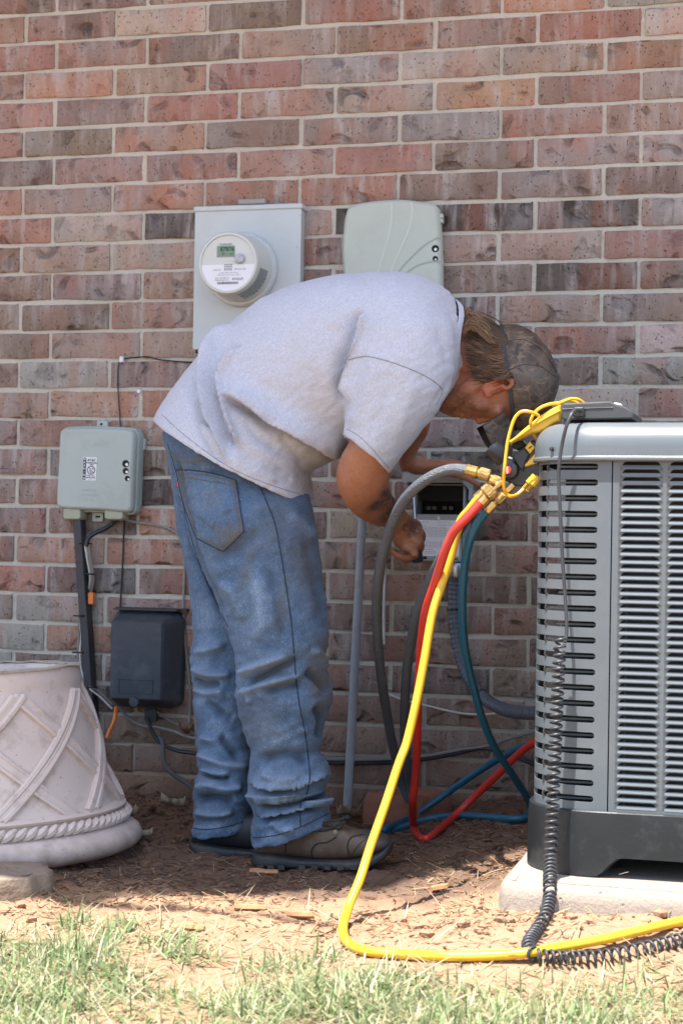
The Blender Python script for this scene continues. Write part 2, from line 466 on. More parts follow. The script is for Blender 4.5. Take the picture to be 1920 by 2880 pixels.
for vis, x, z, ch in cand:
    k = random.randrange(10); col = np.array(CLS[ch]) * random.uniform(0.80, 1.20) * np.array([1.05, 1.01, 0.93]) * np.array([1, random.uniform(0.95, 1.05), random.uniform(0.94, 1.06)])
    py = random.uniform(-0.0032, 0.0); ry = random.gauss(0, 0.0025)
    if vis and nvis < 300:
        nvis += 1
        o = bpy.data.objects.new('brick', BMD[k]); COL.objects.link(o); o.parent = wall
        o.location = (x + random.gauss(0, 0.001), py, z + random.gauss(0, 0.0008)); o.rotation_euler = (random.gauss(0, 0.004), ry, random.gauss(0, 0.004))
        o.color = (*col.tolist(), 1)
    else:
        v = BM[k].verts() + np.array([x, py, z]); rest_v.append(v); rest_f += [tuple(i + nrest for i in f) for f in BM[k].f]
        rest_c.append(np.repeat(col[None], len(v), 0)); nrest += len(v)
o = part('brick', (np.concatenate(rest_v), rest_f), MAT_BRICK2, wall, kind='stuff', sharp=50)
attr(o, 'brick_colour', np.concatenate(rest_c))

# ------------------------------------------------------------------ eave of the house and the tree whose shade lies over the man
roof = thing('roof_eave', 'deep roof eave with white boards above the brick wall', 'roof', (0.8, -0.6, 3.62))
mw = simple('eave_paint', (0.72, 0.70, 0.66), 0.6)
mb = MB(); mb.box((0.8, -0.66, 3.63), (7.0, 1.5, 0.02)); part('soffit', mb, mw, roof, smooth=False)
mb = MB(); mb.box((0.8, -1.43, 3.72), (7.0, 0.03, 0.2)); part('fascia', mb, mw, roof, smooth=False)
mb = MB()
S = [(-1.55, 3.84), (1.5, 5.1), (4.0, 6.1)]
mb.grid([[(-2.8, y, z), (4.4, y, z)] for y, z in S]); mb.grid([[(-2.8, y, z - 0.04), (4.4, y, z - 0.04)] for y, z in S], flip=True)
part('shingles', mb, simple('roof_shingles', (0.10, 0.09, 0.085), 0.9, bs=0.5, bscale=60), roof, smooth=False)

tree = thing('shade_tree', 'unseen leafy tree left of the man, its crown shaped to shade him', 'tree', (-2.7, -3.0, 0))
mbk = simple('bark', (0.14, 0.10, 0.075), 0.9, bs=0.8, bscale=40, bd=0.02)
mb = MB(); tr = cr([(-2.7, -3.0, -0.1), (-2.66, -2.98, 1.2), (-2.55, -2.9, 2.4), (-2.35, -2.8, 3.4), (-2.2, -2.6, 4.6), (-2.1, -2.6, 5.6)], 5)
mb.tube(tr, np.linspace(0.17, 0.05, len(tr)), 12); part('trunk', mb, mbk, tree)
for a in ([(-2.55, -2.9, 2.6), (-1.8, -2.6, 3.5), (-0.8, -2.35, 3.95), (0.1, -2.3, 4.05), (0.7, -2.35, 4.0)], [(-2.4, -2.8, 3.2), (-1.6, -2.4, 4.0), (-0.7, -2.0, 4.3), (0.1, -1.9, 4.35)],
          [(-2.5, -2.85, 2.9), (-2.9, -2.3, 3.9), (-3.1, -1.9, 4.5)], [(-2.4, -2.8, 3.4), (-2.9, -3.4, 4.3), (-3.2, -4.0, 5.0)]):
    mb = MB(); p = cr(a, 5); mb.tube(p, np.linspace(0.06, 0.012, len(p)), 8); part('limb', mb, mbk, tree)
# leaves: unseen crown, shaped so that its sun shade falls on the planter, the man and the soil round him
def shade_ok(P):
    """where the sun ray through P meets the ground"""
    g = P - np.array(SUN_TO) * (P[:, 2:3] / SUN_TO.z)
    x, y = g[:, 0], g[:, 1]
    edge = np.interp(x, [-3, 0.45, 0.75, 0.93, 1.06, 1.22, 1.28, 1.36, 1.45, 1.6], [-1.35, -1.20, -1.06, -1.02, -0.95, -0.84, -0.68, -0.58, -0.52, -0.45])
    edge = edge + 0.03 * (vn(x, y, 9, 21) - 0.5) * 2
    return (y > edge) & (x < 1.62)
def leaf_cloud(n, lo, hi, test=None):
    P = RNG.random((n, 3)) * (V3(hi) - V3(lo)) + V3(lo)
    if test is not None: P = P[test(P)]
    return P
LP = leaf_cloud(24000, (-3.2, -2.7, 3.75), (1.25, -1.45, 4.5), shade_ok)
HOLES = [(at(560, 850, -0.78), 0.034, 0), (at(590, 900, -0.81), 0.030, 0), (at(640, 955, -0.81), 0.020, 0), (at(500, 1000, -0.82), 0.022, 0), ]  # gaps cut in the crown to let sun spots onto the shirt
keep = np.ones(len(LP), bool); st = np.array(SUN_TO)
for T, ra, rb in HOLES:
    d = LP - T; d = d - (d @ st)[:, None] * st; keep &= np.linalg.norm(d, axis=1) > ra
LP = LP[keep]
LP = np.concatenate([LP, leaf_cloud(2600, (-4.6, -4.6, 4.2), (-1.4, -1.7, 6.3), lambda P: np.sum(((P - V3((-2.9, -3.1, 5.2))) / V3((1.6, 1.5, 1.1))) ** 2, 1) < 1)])
n = len(LP); a = RNG.normal(0, 1, (n, 3)); a[:, 2] *= 0.35; a /= np.linalg.norm(a, axis=1)[:, None]
bq = np.cross(a, RNG.normal(0, 0.45, (n, 3)) + V3((0, 0, 1))); bq /= np.linalg.norm(bq, axis=1)[:, None]
s = RNG.uniform(0.045, 0.075, (n, 1))
Vx = np.stack([LP - a * s, LP - bq * s * 0.55, LP + a * s * 1.1, LP + bq * s * 0.55], 1).reshape(-1, 3)
m, nt, b = newmat('leaf'); oc = objco(nt)
L(nt, mixc(nt, noise(nt, oc, 6, 2), (0.045, 0.085, 0.022), (0.10, 0.15, 0.04)), b.inputs['Base Color']); b.inputs['Roughness'].default_value = 0.6
part('crown', (Vx, [(4 * i, 4 * i + 1, 4 * i + 2, 4 * i + 3) for i in range(n)]), m, tree, smooth=False)
EX, EZ, EN = V3((1, 0, 0)), V3((0, 0, 1)), V3((0, -1, 0))
def ring_pts(n, r, cx=0, cz=0): return [(cx + r * math.cos(2 * PI * k / n), cz + r * math.sin(2 * PI * k / n)) for k in range(n)]
M_METER = simple('meter_enamel', (0.50, 0.555, 0.56), 0.42, var=0.05, vs=5, dirt=(0.36, 0.36, 0.33), dirt_amt=0.25)
M_SAGE = simple('sage_plastic', (0.46, 0.52, 0.455), 0.5, var=0.05, vs=5, dirt=(0.33, 0.34, 0.28), dirt_amt=0.3, bs=0.08, bscale=300)
M_SAGE2 = simple('grey_green_plastic', (0.41, 0.475, 0.44), 0.5, var=0.05, vs=6, dirt=(0.28, 0.29, 0.24), dirt_amt=0.4, bs=0.08, bscale=300)
M_DARK = simple('dark_void', (0.012, 0.012, 0.013), 0.8)
M_BLACKP = simple('black_plastic', (0.018, 0.019, 0.021), 0.4)
M_SLATE = simple('weathered_black_plastic', (0.040, 0.050, 0.064), 0.5, var=0.25, vs=20, dirt=(0.12, 0.13, 0.14), dirt_amt=0.55, dscale=16, bs=0.15, bscale=150)
M_STEEL = simple('zinc_steel', (0.55, 0.56, 0.56), 0.35, metal=0.9)
M_WHITE = simple('white_label', (0.78, 0.80, 0.83), 0.5, var=0.03)
M_INK = simple('black_ink', (0.015, 0.015, 0.016), 0.6)
M_GREYINK = simple('grey_ink', (0.16, 0.16, 0.17), 0.6)

# ------------------------------------------------------------------ electric meter and its box
Yb = -0.038
x0, x1 = wx(446, 640, Yb), wx(691, 560, Yb); z1, z0 = wz(565, 481, Yb), wz(443, 803, Yb)
mbx = thing('electric_meter', 'pale blue grey meter box with round digital electric meter on the brick wall', 'electric meter', ((x0 + x1) / 2, 0, z0))
mb = MB(); O = V3(((x0 + x1) / 2, 0, (z0 + z1) / 2))
mb.outline(rrect(x1 - x0, z1 - z0, 0.004), [(0.002, 0.0), (0.002, -Yb - 0.002), (0.0, -Yb - 0.001), (0.0, -Yb + 0.001), (0.0015, -Yb + 0.002)], O, EX, EZ, EN)
part('box', mb, M_METER, mbx)
mb = MB(); mb.outline(rrect(x1 - x0 + 0.006, 0.013, 0.002), [(0, 0), (0, -Yb + 0.004), (0.002, -Yb + 0.006)], O + V3((0, 0, (z1 - z0) / 2 + 0.004)), EX, EZ, EN)
part('lid_flange', mb, M_METER, mbx)
mb = MB(); mb.outline(rrect(0.072, 0.013, 0.003), [(0, 0), (0, 0.018), (0.002, 0.02)], V3((wx(583, 466, 0), 0, wz(583, 466, 0))), EX, EZ, EN)
part('hub_plate', mb, simple('dull_zinc', (0.33, 0.33, 0.31), 0.6, dirt=(0.2, 0.18, 0.15)), mbx)
mb = MB(); mb.box(O + V3((0, -0.016, -(z1 - z0) / 2 - 0.004)), (x1 - x0 - 0.01, 0.03, 0.008)); part('bottom_shade_strip', mb, M_DARK, mbx, smooth=False)  # black strip painting the shade under the box
for px, py in ((600, 498), (684, 567), (688, 494)):
    mb = MB(); mb.lathe([(0.0028, 0), (0.0028, 0.002), (0.0015, 0.003)], at(px, py, Yb), EN, 8); part('rivet', mb, M_STEEL, mbx)
Cm = at(557, 620, Yb)            # meter axis on the box face
Rr = 88 * pxm(-0.06)
mb = MB(); mb.lathe([(Rr, 0.0), (Rr, 0.016), (Rr - 0.004, 0.021), (Rr - 0.010, 0.022), (Rr - 0.013, 0.018), (Rr - 0.016, 0.020), (Rr - 0.019, 0.028)], Cm, EN, 56)
M_MW = simple('meter_white', (0.60, 0.63, 0.58), 0.35, var=0.03)
part('sealing_ring', mb, M_METER, mbx)
Rf = 74 * pxm(-0.15); Df = 0.118
gl, nt, b = newmat('clear_cover'); b.inputs['Base Color'].default_value = (0.62, 0.66, 0.63, 1); b.inputs['Roughness'].default_value = 0.12; b.inputs['Specular IOR Level'].default_value = 0.6
mb = MB(); mb.lathe([(Rf + 0.007, 0.02), (Rf + 0.005, 0.05), (Rf + 0.001, Df - 0.014), (Rf, Df - 0.006), (Rf - 0.003, Df - 0.001), (Rf - 0.008, Df), (Rf - 0.0095, Df - 0.004), (0.001, Df - 0.004)], Cm, EN, 56)
drum = part('meter_drum', mb, M_MW, mbx)
Fc = Cm + EN * (Df - 0.0035)
mb = MB()
p = [(Rf * 0.93 * math.cos(a), Rf * 0.93 * math.sin(a)) for a in np.radians(np.linspace(183, 357, 30))]
mb.outline(p, [(0, 0), (0.0003, 0.0008)], Fc, EX, EZ, EN); part('name_plate', mb, M_WHITE, mbx)
# grey sheet painting the shade of the lower drum's gap past the cover
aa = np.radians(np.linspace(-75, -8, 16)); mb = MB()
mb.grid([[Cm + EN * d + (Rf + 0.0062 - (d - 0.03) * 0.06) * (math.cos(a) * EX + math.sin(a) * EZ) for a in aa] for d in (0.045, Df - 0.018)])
part('drum_gap_shade', mb, simple('gap_shade_grey', (0.22, 0.25, 0.24), 0.3), mbx)
mb = MB()
p = [(-0.0335, 0.004), (0.034, 0.004), (0.034, 0.030)] + [(0.036 * math.cos(a) - 0.0005, 0.020 + 0.030 * math.sin(a)) for a in np.radians(np.linspace(40, 140, 9))] + [(-0.0335, 0.030)]
k = 0.70; ox = -0.006
p = [(q[0] * k + ox, q[1] * k + 0.012) for q in p]
mb.outline(p, [(0, 0.0), (0.0005, 0.0012)], Fc, EX, EZ, EN); part('display_window', mb, simple('window_grey', (0.36, 0.40, 0.38), 0.35), mbx)
lcd, nt, b = newmat('lcd_green'); b.inputs['Base Color'].default_value = (0.17, 0.27, 0.17, 1); b.inputs['Roughness'].default_value = 0.25
Lc = Fc + V3((ox, 0, 0.0295))
mb = MB(); mb.outline(rrect(0.045, 0.026, 0.001), [(0, 0.001), (0.0003, 0.0022)], Lc, EX, EZ, EN); lc_ = part('lcd', mb, lcd, mbx)
mb = MB(); text_geo(mb, '87876', Lc + EN * 0.0025 + V3((0.004, 0, 0.004)), EX, EZ, 0.0145, bold=0.0002); text_geo(mb, '01', Lc + EN * 0.0025 + V3((-0.005, 0, -0.0075)), EX, EZ, 0.009)
text_geo(mb, 'kWh', Lc + EN * 0.0025 + V3((0.015, 0, -0.008)), EX, EZ, 0.005)
part('digits', mb, simple('lcd_ink', (0.02, 0.045, 0.02), 0.5), mbx, smooth=False)
mb = MB(); text_geo(mb, 'ELECTRIC  METER', Fc + EN * 0.0014 + V3((ox, 0, 0.0465)), EX, EZ, 0.0042); part('window_print', mb, M_INK, mbx, smooth=False)
mb = MB(); tp = lambda s, x, z, sz, **k: text_geo(mb, s, Fc + EN * 0.001 + V3((x, 0, z)), EX, EZ, sz, **k)
tp('I-210+C', -0.028, -0.017, 0.0062); tp('87 012 728', 0.032, -0.016, 0.0062); tp('CL 200  240V  3W  FM 2S', 0.002, -0.0245, 0.0046); tp('TYPE I-210+C  30 TA  Kh 7.2  60Hz', 0.002, -0.0300, 0.0040)
tp('CITY UTILITIES OF', -0.015, -0.0375, 0.0046); tp('SPRINGFIELD MO', -0.015, -0.0425, 0.0046); tp('404269', 0.026, -0.040, 0.0098)
part('plate_print', mb, M_GREYINK, mbx, smooth=False)
mb = MB(); x = -0.026
while x < 0.027:
    w = random.choice((0.0006, 0.0009, 0.0014)); mb.box(Fc + EN * 0.0011 + V3((x, 0, -0.0495)), (w, 0.0004, 0.006)); x += w + random.choice((0.0005, 0.0009))
for i in range(4):
    for j in range(4): mb.box(Fc + EN * 0.0011 + V3((-0.007 + i * 0.0055, 0, -0.0045 - j * 0.0042)), (0.0042, 0.0003, 0.0022))
part('bar_code', mb, M_GREYINK, mbx, smooth=False, kind='stuff')
mb = MB(); s_ = Fc + V3((0.031, 0, 0.010)); mb.lathe([(0.0125, 0), (0.0125, 0.006), (0.010, 0.0085)], s_, EN, 18)
for q in ((0.003, 0.008), (-0.008, -0.006), (0.007, -0.006)): mb.lathe([(0.0042, 0.006), (0.004, 0.0105), (0.002, 0.011)], s_ + V3((q[0], 0, q[1])), EN, 10)
part('seal', mb, simple('clear_seal', (0.42, 0.46, 0.47), 0.2), mbx)
# ------------------------------------------------------------------ upper telecom enclosure
Yt = -0.042
T = [(788, 650), (783, 580), (787, 520), (793, 486), (803, 472), (830, 464), (880, 458), (925, 457), (960, 461), (990, 466), (1002, 473), (1007, 490), (1011, 560), (1013, 640), (1011, 740), (795, 740)]
O = at(900, 560, Yt); O[1] = 0
P2 = [(at(px, py, Yt)[0] - O[0], at(px, py, Yt)[2] - O[2]) for px, py in T]
top = cr(P2[:14], 3); P2 = np.concatenate([top, P2[14:]])
tb = thing('telecom_enclosure', 'tall sage green plastic utility cover with arched top and curved lines on the wall', 'utility box', (O[0], 0, P2[:, 1].min() + O[2]))
mb = MB(); mb.outline(P2, [(0.004, 0), (0.004, 0.012), (0.0, 0.012), (0.0, 0.030), (0.0035, 0.038), (0.009, 0.042)], O, EX, EZ, EN); part('cover', mb, M_SAGE, tb)
def strip(pts, w, h, Y, name, mat, parent, n=6):
    q = cr([at(x, y, Y) for x, y in pts], 6); mb = MB(); mb.tube(q, w, n); v = mb.v[0]; v[:, 1] = Y - (Y - v[:, 1]) * h / w
    return part(name, mb, mat, parent)
for pts in ([(899, 466), (899, 500), (893, 540), (882, 580), (866, 628)], [(945, 464), (946, 490), (938, 530), (920, 570), (894, 632)]):
    strip(pts, 0.0035, 0.0016, Yt, 'raised_line', simple('sage_lit', (0.52, 0.57, 0.50), 0.45, var=0.03), tb)  # lighter copy of the sage plastic, light on the ridges painted in
for pts in ([(1009, 544), (985, 556), (960, 576), (930, 606), (915, 625)], [(1010, 600), (985, 602), (960, 609), (935, 624)]):
    strip(pts, 0.0026, 0.0012, Yt, 'groove_line', simple('sage_shaded', (0.33, 0.38, 0.33), 0.5, var=0.03), tb)  # darker copy of the sage plastic, groove shade painted in
for (px, py, r_) in ((999, 571, 0.0075), (999, 594, 0.0052)):
    mb = MB(); mb.lathe([(r_ + 0.0018, -0.0005), (r_ + 0.001, 0.0012), (r_, 0.001), (r_ * 0.98, 0.0004)], at(px, py, Yt), EN, 18); sk = part('screw_hole', mb, M_DARK, tb)
    mb = MB(); mb.lathe([(r_ * 0.5, 0.0006), (r_ * 0.5, 0.0016), (r_ * 0.3, 0.0018)], at(px + 1, py + 2, Yt), EN, 8); part('screw', mb, M_STEEL, sk)
for py in (497, 508, 605):
    mb = MB(); mb.box(V3((wx(1013, py, -0.02) + 0.001, -0.02, wz(1013, py, -0.02))), (0.008, 0.018, 0.010)); part('latch_tab', mb, M_SAGE, tb, smooth=False)
mb = MB(); mb.tube(cr([at(1060 - 10, 460, -0.005) * 0 + V3((wx(1012, 503, -0.01), -0.01, wz(1012, 503, -0.01))), V3((wx(1015, 515, -0.01), -0.012, wz(1015, 515, -0.01)))], 3), 0.002, 6); part('hinge_pin', mb, M_SAGE, tb)

# ------------------------------------------------------------------ small telephone interface box
Ya = -0.058
T = [(136, 1002), (134, 1050), (131, 1100), (129, 1150), (131, 1162), (142, 1168), (190, 1171), (240, 1173), (285, 1177), (298, 1175), (303, 1164), (305, 1110), (307, 1050), (309, 1006), (305, 992), (293, 986), (230, 983), (165, 983), (146, 985), (138, 991)]
O = at(218, 1080, Ya); O[1] = 0
P2 = np.array([(at(px, py, Ya)[0] - O[0], at(px, py, Ya)[2] - O[2]) for px, py in T]); P2 = cr(np.concatenate([P2, P2[:1]]), 3)[:-1]
pb = thing('telephone_box', 'grey green telephone box with a black and white warning sticker on the left wall', 'utility box', (O[0], 0, P2[:, 1].min() + O[2]))
mb = MB(); mb.outline(P2, [(-0.006, 0.004), (-0.006, 0.030), (-0.004, 0.036)], O, EX, EZ, EN); part('back_case', mb, M_SAGE2, pb)
mb = MB(); mb.outline(P2, [(-0.001, 0.030), (-0.001, 0.046), (0.0015, 0.053), (0.004, 0.056), (0.007, 0.0578), (0.008, 0.058)], O, EX, EZ, EN); part('cover', mb, M_SAGE2, pb)
def tab(px, py, w, h, d, hole=None, holed=(0.003, 0.006)):
    mb = MB(); c = at(px, py, 0); mb.outline(rrect(w, h, min(w, h) * 0.15), [(0, 0), (0, d), (0.001, d + 0.001)], c, EX, EZ, EN); part('mounting_tab', mb, M_SAGE2, pb)
tab(239, 980, 0.030, 0.030, 0.010); tab(326, 1021, 0.026, 0.030, 0.010); tab(228, 1185, 0.030, 0.030, 0.010)
for px, py, w, h in ((237, 975, 0.007, 0.006), (326, 1019, 0.005, 0.012), (229, 1187, 0.014, 0.005)):
    mb = MB(); mb.outline(rrect(w, h, 0.002), [(0, 0.0112), (0.0002, 0.0118)], at(px, py, 0), EX, EZ, EN); part('slot', mb, M_DARK, pb, smooth=False)
for px0, px1 in ((148, 197), (243, 294)):
    mb = MB(); c = at((px0 + px1) / 2, 1180, -0.03); w = (px1 - px0) * pxm(-0.03)
    mb.outline(rrect(w, 0.034, 0.010), [(0, -0.02), (0, 0.014), (0.004, 0.020)], c, EX, EZ, EN); part('cable_gland', mb, simple('olive_plastic', (0.36, 0.38, 0.28), 0.5), pb)
for px, py, r_ in ((289, 1065, 0.0088), (289, 1082, 0.0076), (293, 1099, 0.0064)):
    mb = MB(); mb.lathe([(r_ + 0.001, -0.0005), (r_, 0.001), (r_ * 0.9, 0.0004)], at(px, py, Ya), EN, 18); sk = part('screw_hole', mb, M_DARK, pb)
    mb = MB(); mb.lathe([(r_ * 0.5, 0.0006), (r_ * 0.45, 0.0018)], at(px + 3, py + 2, Ya), EN, 10); part('screw', mb, M_STEEL, sk)
# embossed globe and letters
mb = MB(); g = at(198, 1018, Ya)
for k in range(6):
    zz = 0.013 - k * 0.0052; hw = math.sqrt(max(0.0001, 0.0155 ** 2 - zz ** 2))
    mb.tube(cr([g + V3((-hw, 0.0003, zz)), g + V3((0, 0.0001, zz - 0.0022)), g + V3((hw, 0.0003, zz))], 4), 0.0006, 5)
part('embossed_globe', mb, M_SAGE2, pb)
mb = MB(); text_geo(mb, 'at&t', at(232, 1018, Ya), EX, EZ, 0.026, extrude=0.00015); text_geo(mb, 'DANGER', at(204, 1126, Ya), EX, EZ, 0.010, extrude=0.0001); text_geo(mb, 'TELEPHONE', at(204, 1137, Ya), EX, EZ, 0.009, extrude=0.0001); text_geo(mb, 'SERVICE', at(204, 1148, Ya), EX, EZ, 0.009, extrude=0.0001)
part('embossed_letters', mb, M_SAGE2, pb, smooth=False, kind='stuff')
lw, lh = 36 * pxm(Ya), 56 * pxm(Ya); lc0 = at(206.5, 1077, Ya) + EN * 0.0006
tl = math.radians(-1.6); lx = V3((math.cos(tl), 0, math.sin(tl))); lz = V3((-math.sin(tl), 0, math.cos(tl)))
mb = MB(); mb.outline(rrect(lw, lh, 0.001), [(0, 0), (0.0002, 0.0006)], lc0, lx, lz, EN); lab = part('warning_label', mb, M_WHITE, pb)
mb = MB(); mb.outline(rrect(lw * 0.22, lh * 0.95, 0.0004), [(0, 0.0008), (0.0001, 0.0011)], lc0 - lx * lw * 0.36, lx, lz, EN)
lp = lambda s, x, z, sz, **k: text_geo(mb, s, lc0 + EN * 0.0008 + lx * x * lw + lz * z * lh, lx, lz, sz * lh, **k)
lp('AT&T', 0.14, 0.37, 0.155, bold=0.0002); lp('UNDERGROUND', 0.13, 0.255, 0.062, bold=0.0002); lp('CABLE', 0.13, 0.185, 0.062, bold=0.0002); lp('CALL 811', 0.12, -0.285, 0.095, bold=0.0001); lp('BEFORE YOU DIG', 0.12, -0.375, 0.052, bold=0.0002); lp('1-800-DIG', 0.12, -0.445, 0.042)
cc = lc0 + EN * 0.0009 + lx * lw * 0.12 - lz * lh * 0.05
aa = np.linspace(0, 2 * PI, 33)
mb.grid([[cc + r_ * lw * (math.cos(a) * lx + math.sin(a) * lz) for a in aa] for r_ in (0.29, 0.235)], flip=True)
q = unit(lx - lz); w_ = unit(lx + lz); mb.add([cc - q * lw * 0.26 - w_ * lw * 0.025, cc + q * lw * 0.26 - w_ * lw * 0.025, cc + q * lw * 0.26 + w_ * lw * 0.025, cc - q * lw * 0.26 + w_ * lw * 0.025], [(0, 1, 2, 3)])
hd = cr([cc + lx * lw * 0.0 + lz * lw * 0.12, cc + lx * lw * 0.10 + lz * lw * 0.14, cc + lx * lw * 0.17 + lz * lw * 0.03], 4); mb.tube(hd, 0.0007, 4)
for dx, dz in ((-0.1, -0.06), (0.0, -0.15)): mb.lathe([(0.0018, 0.0), (0.0018, 0.0004)], cc + lx * lw * dx + lz * lw * dz, EN, 10)
part('label_print', mb, M_INK, lab, smooth=False)
mb = MB()
for i, ch in enumerate('WARNING'): text_geo(mb, ch, lc0 - lx * lw * 0.36 + lz * lh * (0.405 - i * 0.135) + EN * 0.0012, lx, lz, lh * 0.125, bold=0.0002)
part('label_letters', mb, M_WHITE, lab, smooth=False)

# ------------------------------------------------------------------ dark cable box low on the wall
Yk = -0.105
kx0, kx1 = wx(253, 1530, Yk), wx(374, 1530, Yk); kz1, kz0 = wz(315, 1426, Yk), wz(310, 1610, Yk)
kb = thing('cable_box', 'dark slate plastic cable box with a sloped cover low on the brick wall', 'utility box', ((kx0 + kx1) / 2, 0, kz0 - 0.02))
O = V3(((kx0 + kx1) / 2, 0, (kz0 + kz1) / 2)); w, h = kx1 - kx0, kz1 - kz0
sk_ = [(-w / 2 + 0.008, h / 2), (w / 2, h / 2), (w / 2 - 0.004, -h / 2), (-w / 2 - 0.004, -h / 2)]
mb = MB(); lo = np.array([(-0.022, 0.002), (-0.022, 0.035), (-0.016, 0.045), (-0.002, 0.096), (0.002, 0.102), (0.006, 0.105)])
mb.outline(rrect(w, h, 0.008), [tuple(l) for l in lo], O, EX, EZ, EN); cv_ = part('cover', mb, M_SLATE, kb, sharp=28)
mb = MB(); mb.box(O + V3((0.004, -0.012, h / 2 + 0.026)), (w + 0.052, 0.024, 0.008)); mb.box(O + V3((0.0, -0.03, h / 2 + 0.0265)), (w + 0.03, 0.05, 0.004)); part('back_plate', mb, M_BLACKP, kb, smooth=False)
mb = MB(); c = V3((wx(308, 1612, Yk), Yk + 0.004, wz(308, 1612, Yk))); mb.lathe([(0.0135, -0.02), (0.0135, 0.004), (0.012, 0.007), (0.004, 0.008)], c, EN, 18); part('lock_knob', mb, M_SLATE, cv_)
mb = MB(); c = O + V3((0.0, -0.1056, -h * 0.32)); a_, b_ = w * 0.32, h * 0.085
mb.tube([c + V3((-a_, 0, b_)), c + V3((a_, 0, b_)), c + V3((a_, 0, -b_)), c + V3((-a_, 0, -b_)), c + V3((-a_, 0, b_))], 0.0009, 5); part('label_frame', mb, M_SLATE, cv_)
mb = MB(); mb.box((wx(345, 1642, -0.02), -0.012, wz(345, 1642, -0.02)), (0.032, 0.012, 0.03)); part('lower_bracket', mb, simple('bracket_grey', (0.05, 0.06, 0.06), 0.6), kb, smooth=False)

# ------------------------------------------------------------------ conduits, cables, clips
def path(pts, k=6):
    """pts of (px, py, Y) -> smoothed world points"""
    return cr([at(*p) for p in pts], k)
def cable(name, label, pts, r, mat, cat='cable', n=8, group=None, k=6):
    mb = MB(); mb.tube(path(pts, k), r, n); return single(name, mb, mat, label, cat, group)
M_GREYPIPE = simple('grey_pvc', (0.30, 0.33, 0.36), 0.45, var=0.06, dirt=(0.16, 0.15, 0.14), dirt_amt=0.4, dscale=30)
M_NAVY = simple('black_pvc', (0.016, 0.021, 0.032), 0.38, var=0.3, vs=25, dirt=(0.10, 0.10, 0.10), dirt_amt=0.3)
M_WIREG = simple('grey_cable', (0.24, 0.23, 0.21), 0.5, dirt=(0.14, 0.11, 0.08))
M_WIREW = simple('white_cable', (0.60, 0.60, 0.56), 0.45, dirt=(0.3, 0.25, 0.2))
M_WIREB = simple('black_cable', (0.016, 0.017, 0.018), 0.42, dirt=(0.10, 0.07, 0.05))
M_ORANGE = simple('orange_plastic', (0.75, 0.20, 0.03), 0.45, dirt=(0.3, 0.15, 0.06))
mb = MB(); mb.tube(path([(833, 1100, -0.035), (831, 1200, -0.035), (815, 1520, -0.06), (796, 1880, -0.115)], 4), 0.0108, 16)
single('conduit_pipe', mb, M_GREYPIPE, 'straight grey plastic conduit pipe leaning up the wall behind the man', 'pipe')
# square black riser
p = path([(180, 1180, -0.03), (183, 1230, -0.03), (190, 1340, -0.03), (198, 1450, -0.03), (205, 1560, -0.03), (211, 1640, -0.03), (216, 1760, -0.03)], 5)
mb = MB(); G = []
for q in p:
    hw = 0.0115; G.append([q + V3((-hw + 0.002, -0.011, 0)), q + V3((hw - 0.002, -0.011, 0)), q + V3((hw, -0.009, 0)), q + V3((hw, 0.02, 0)), q + V3((-hw, 0.02, 0)), q + V3((-hw, -0.009, 0))])
mb.grid(G, cv=True, flip=True); single('square_riser', mb, M_NAVY, 'square black plastic riser running down the wall from the telephone box', 'conduit', sharp=30)
cable('ground_wire', 'thin black wire running from the white clip down to the telephone box', [(282, 826, -0.008), (273, 836, -0.006), (271, 870, -0.004), (273, 920, -0.006), (276, 960, -0.004), (277, 990, -0.006)], 0.0017, M_WIREB, 'wire', 6)
cable('meter_wire', 'thin black wire running level from the white clip behind the shirt to the meter', [(286, 824, -0.006), (310, 821, -0.008), (340, 820, -0.006), (365, 826, -0.004), (395, 829, -0.007), (420, 831, -0.004), (450, 832, -0.005)], 0.0019, M_WIREB, 'wire', 6)
mb = MB(); c = at(281, 826, -0.006); mb.outline(rrect(0.011, 0.015, 0.002), [(0, -0.006), (0, 0.006), (0.002, 0.008)], c, EX, EZ, EN); single('wire_clip', mb, M_WHITE, 'small white clip holding black wire under the meter', 'clip')
for k_, (px, py, tx) in enumerate(((320, 899, 'small white wall plug in the mortar left of the shirt hem'), (315, 1179, 'small white wall plug below the telephone box'))):
    mb = MB(); mb.lathe([(0.0052, 0), (0.0052, 0.004), (0.0042, 0.005), (0.002, 0.0045)], at(px, py, 0), EN, 14); t_ = single('wall_plug', mb, M_WHITE, tx, 'wall plug', 'white wall plugs')
cable('drop_wire', 'thin dark wire dropping from telephone box to dark cable box', [(287, 1190, -0.03), (285, 1220, -0.012), (282, 1300, -0.008), (278, 1370, -0.008), (275, 1425, -0.01)], 0.0024, M_WIREB, 'wire', 6)
cable('grey_service_cable', 'grey cable arching from telephone box to the jeans then down the wall', [(285, 1192, -0.03), (308, 1199, -0.012), (345, 1204, -0.006), (380, 1212, -0.006), (405, 1224, -0.006), (422, 1250, -0.006), (424, 1300, -0.006), (421, 1400, -0.006), (424, 1460, -0.008), (432, 1540, -0.006), (437, 1600, -0.008), (433, 1700, -0.006)], 0.0032, M_WIREG)
cable('black_feed_cable', 'thick black cable bending from the telephone box to the square riser', [(270, 1190, -0.03), (258, 1203, -0.02), (240, 1215, -0.03), (220, 1224, -0.04), (204, 1236, -0.045), (198, 1255, -0.048)], 0.006, M_WIREB)
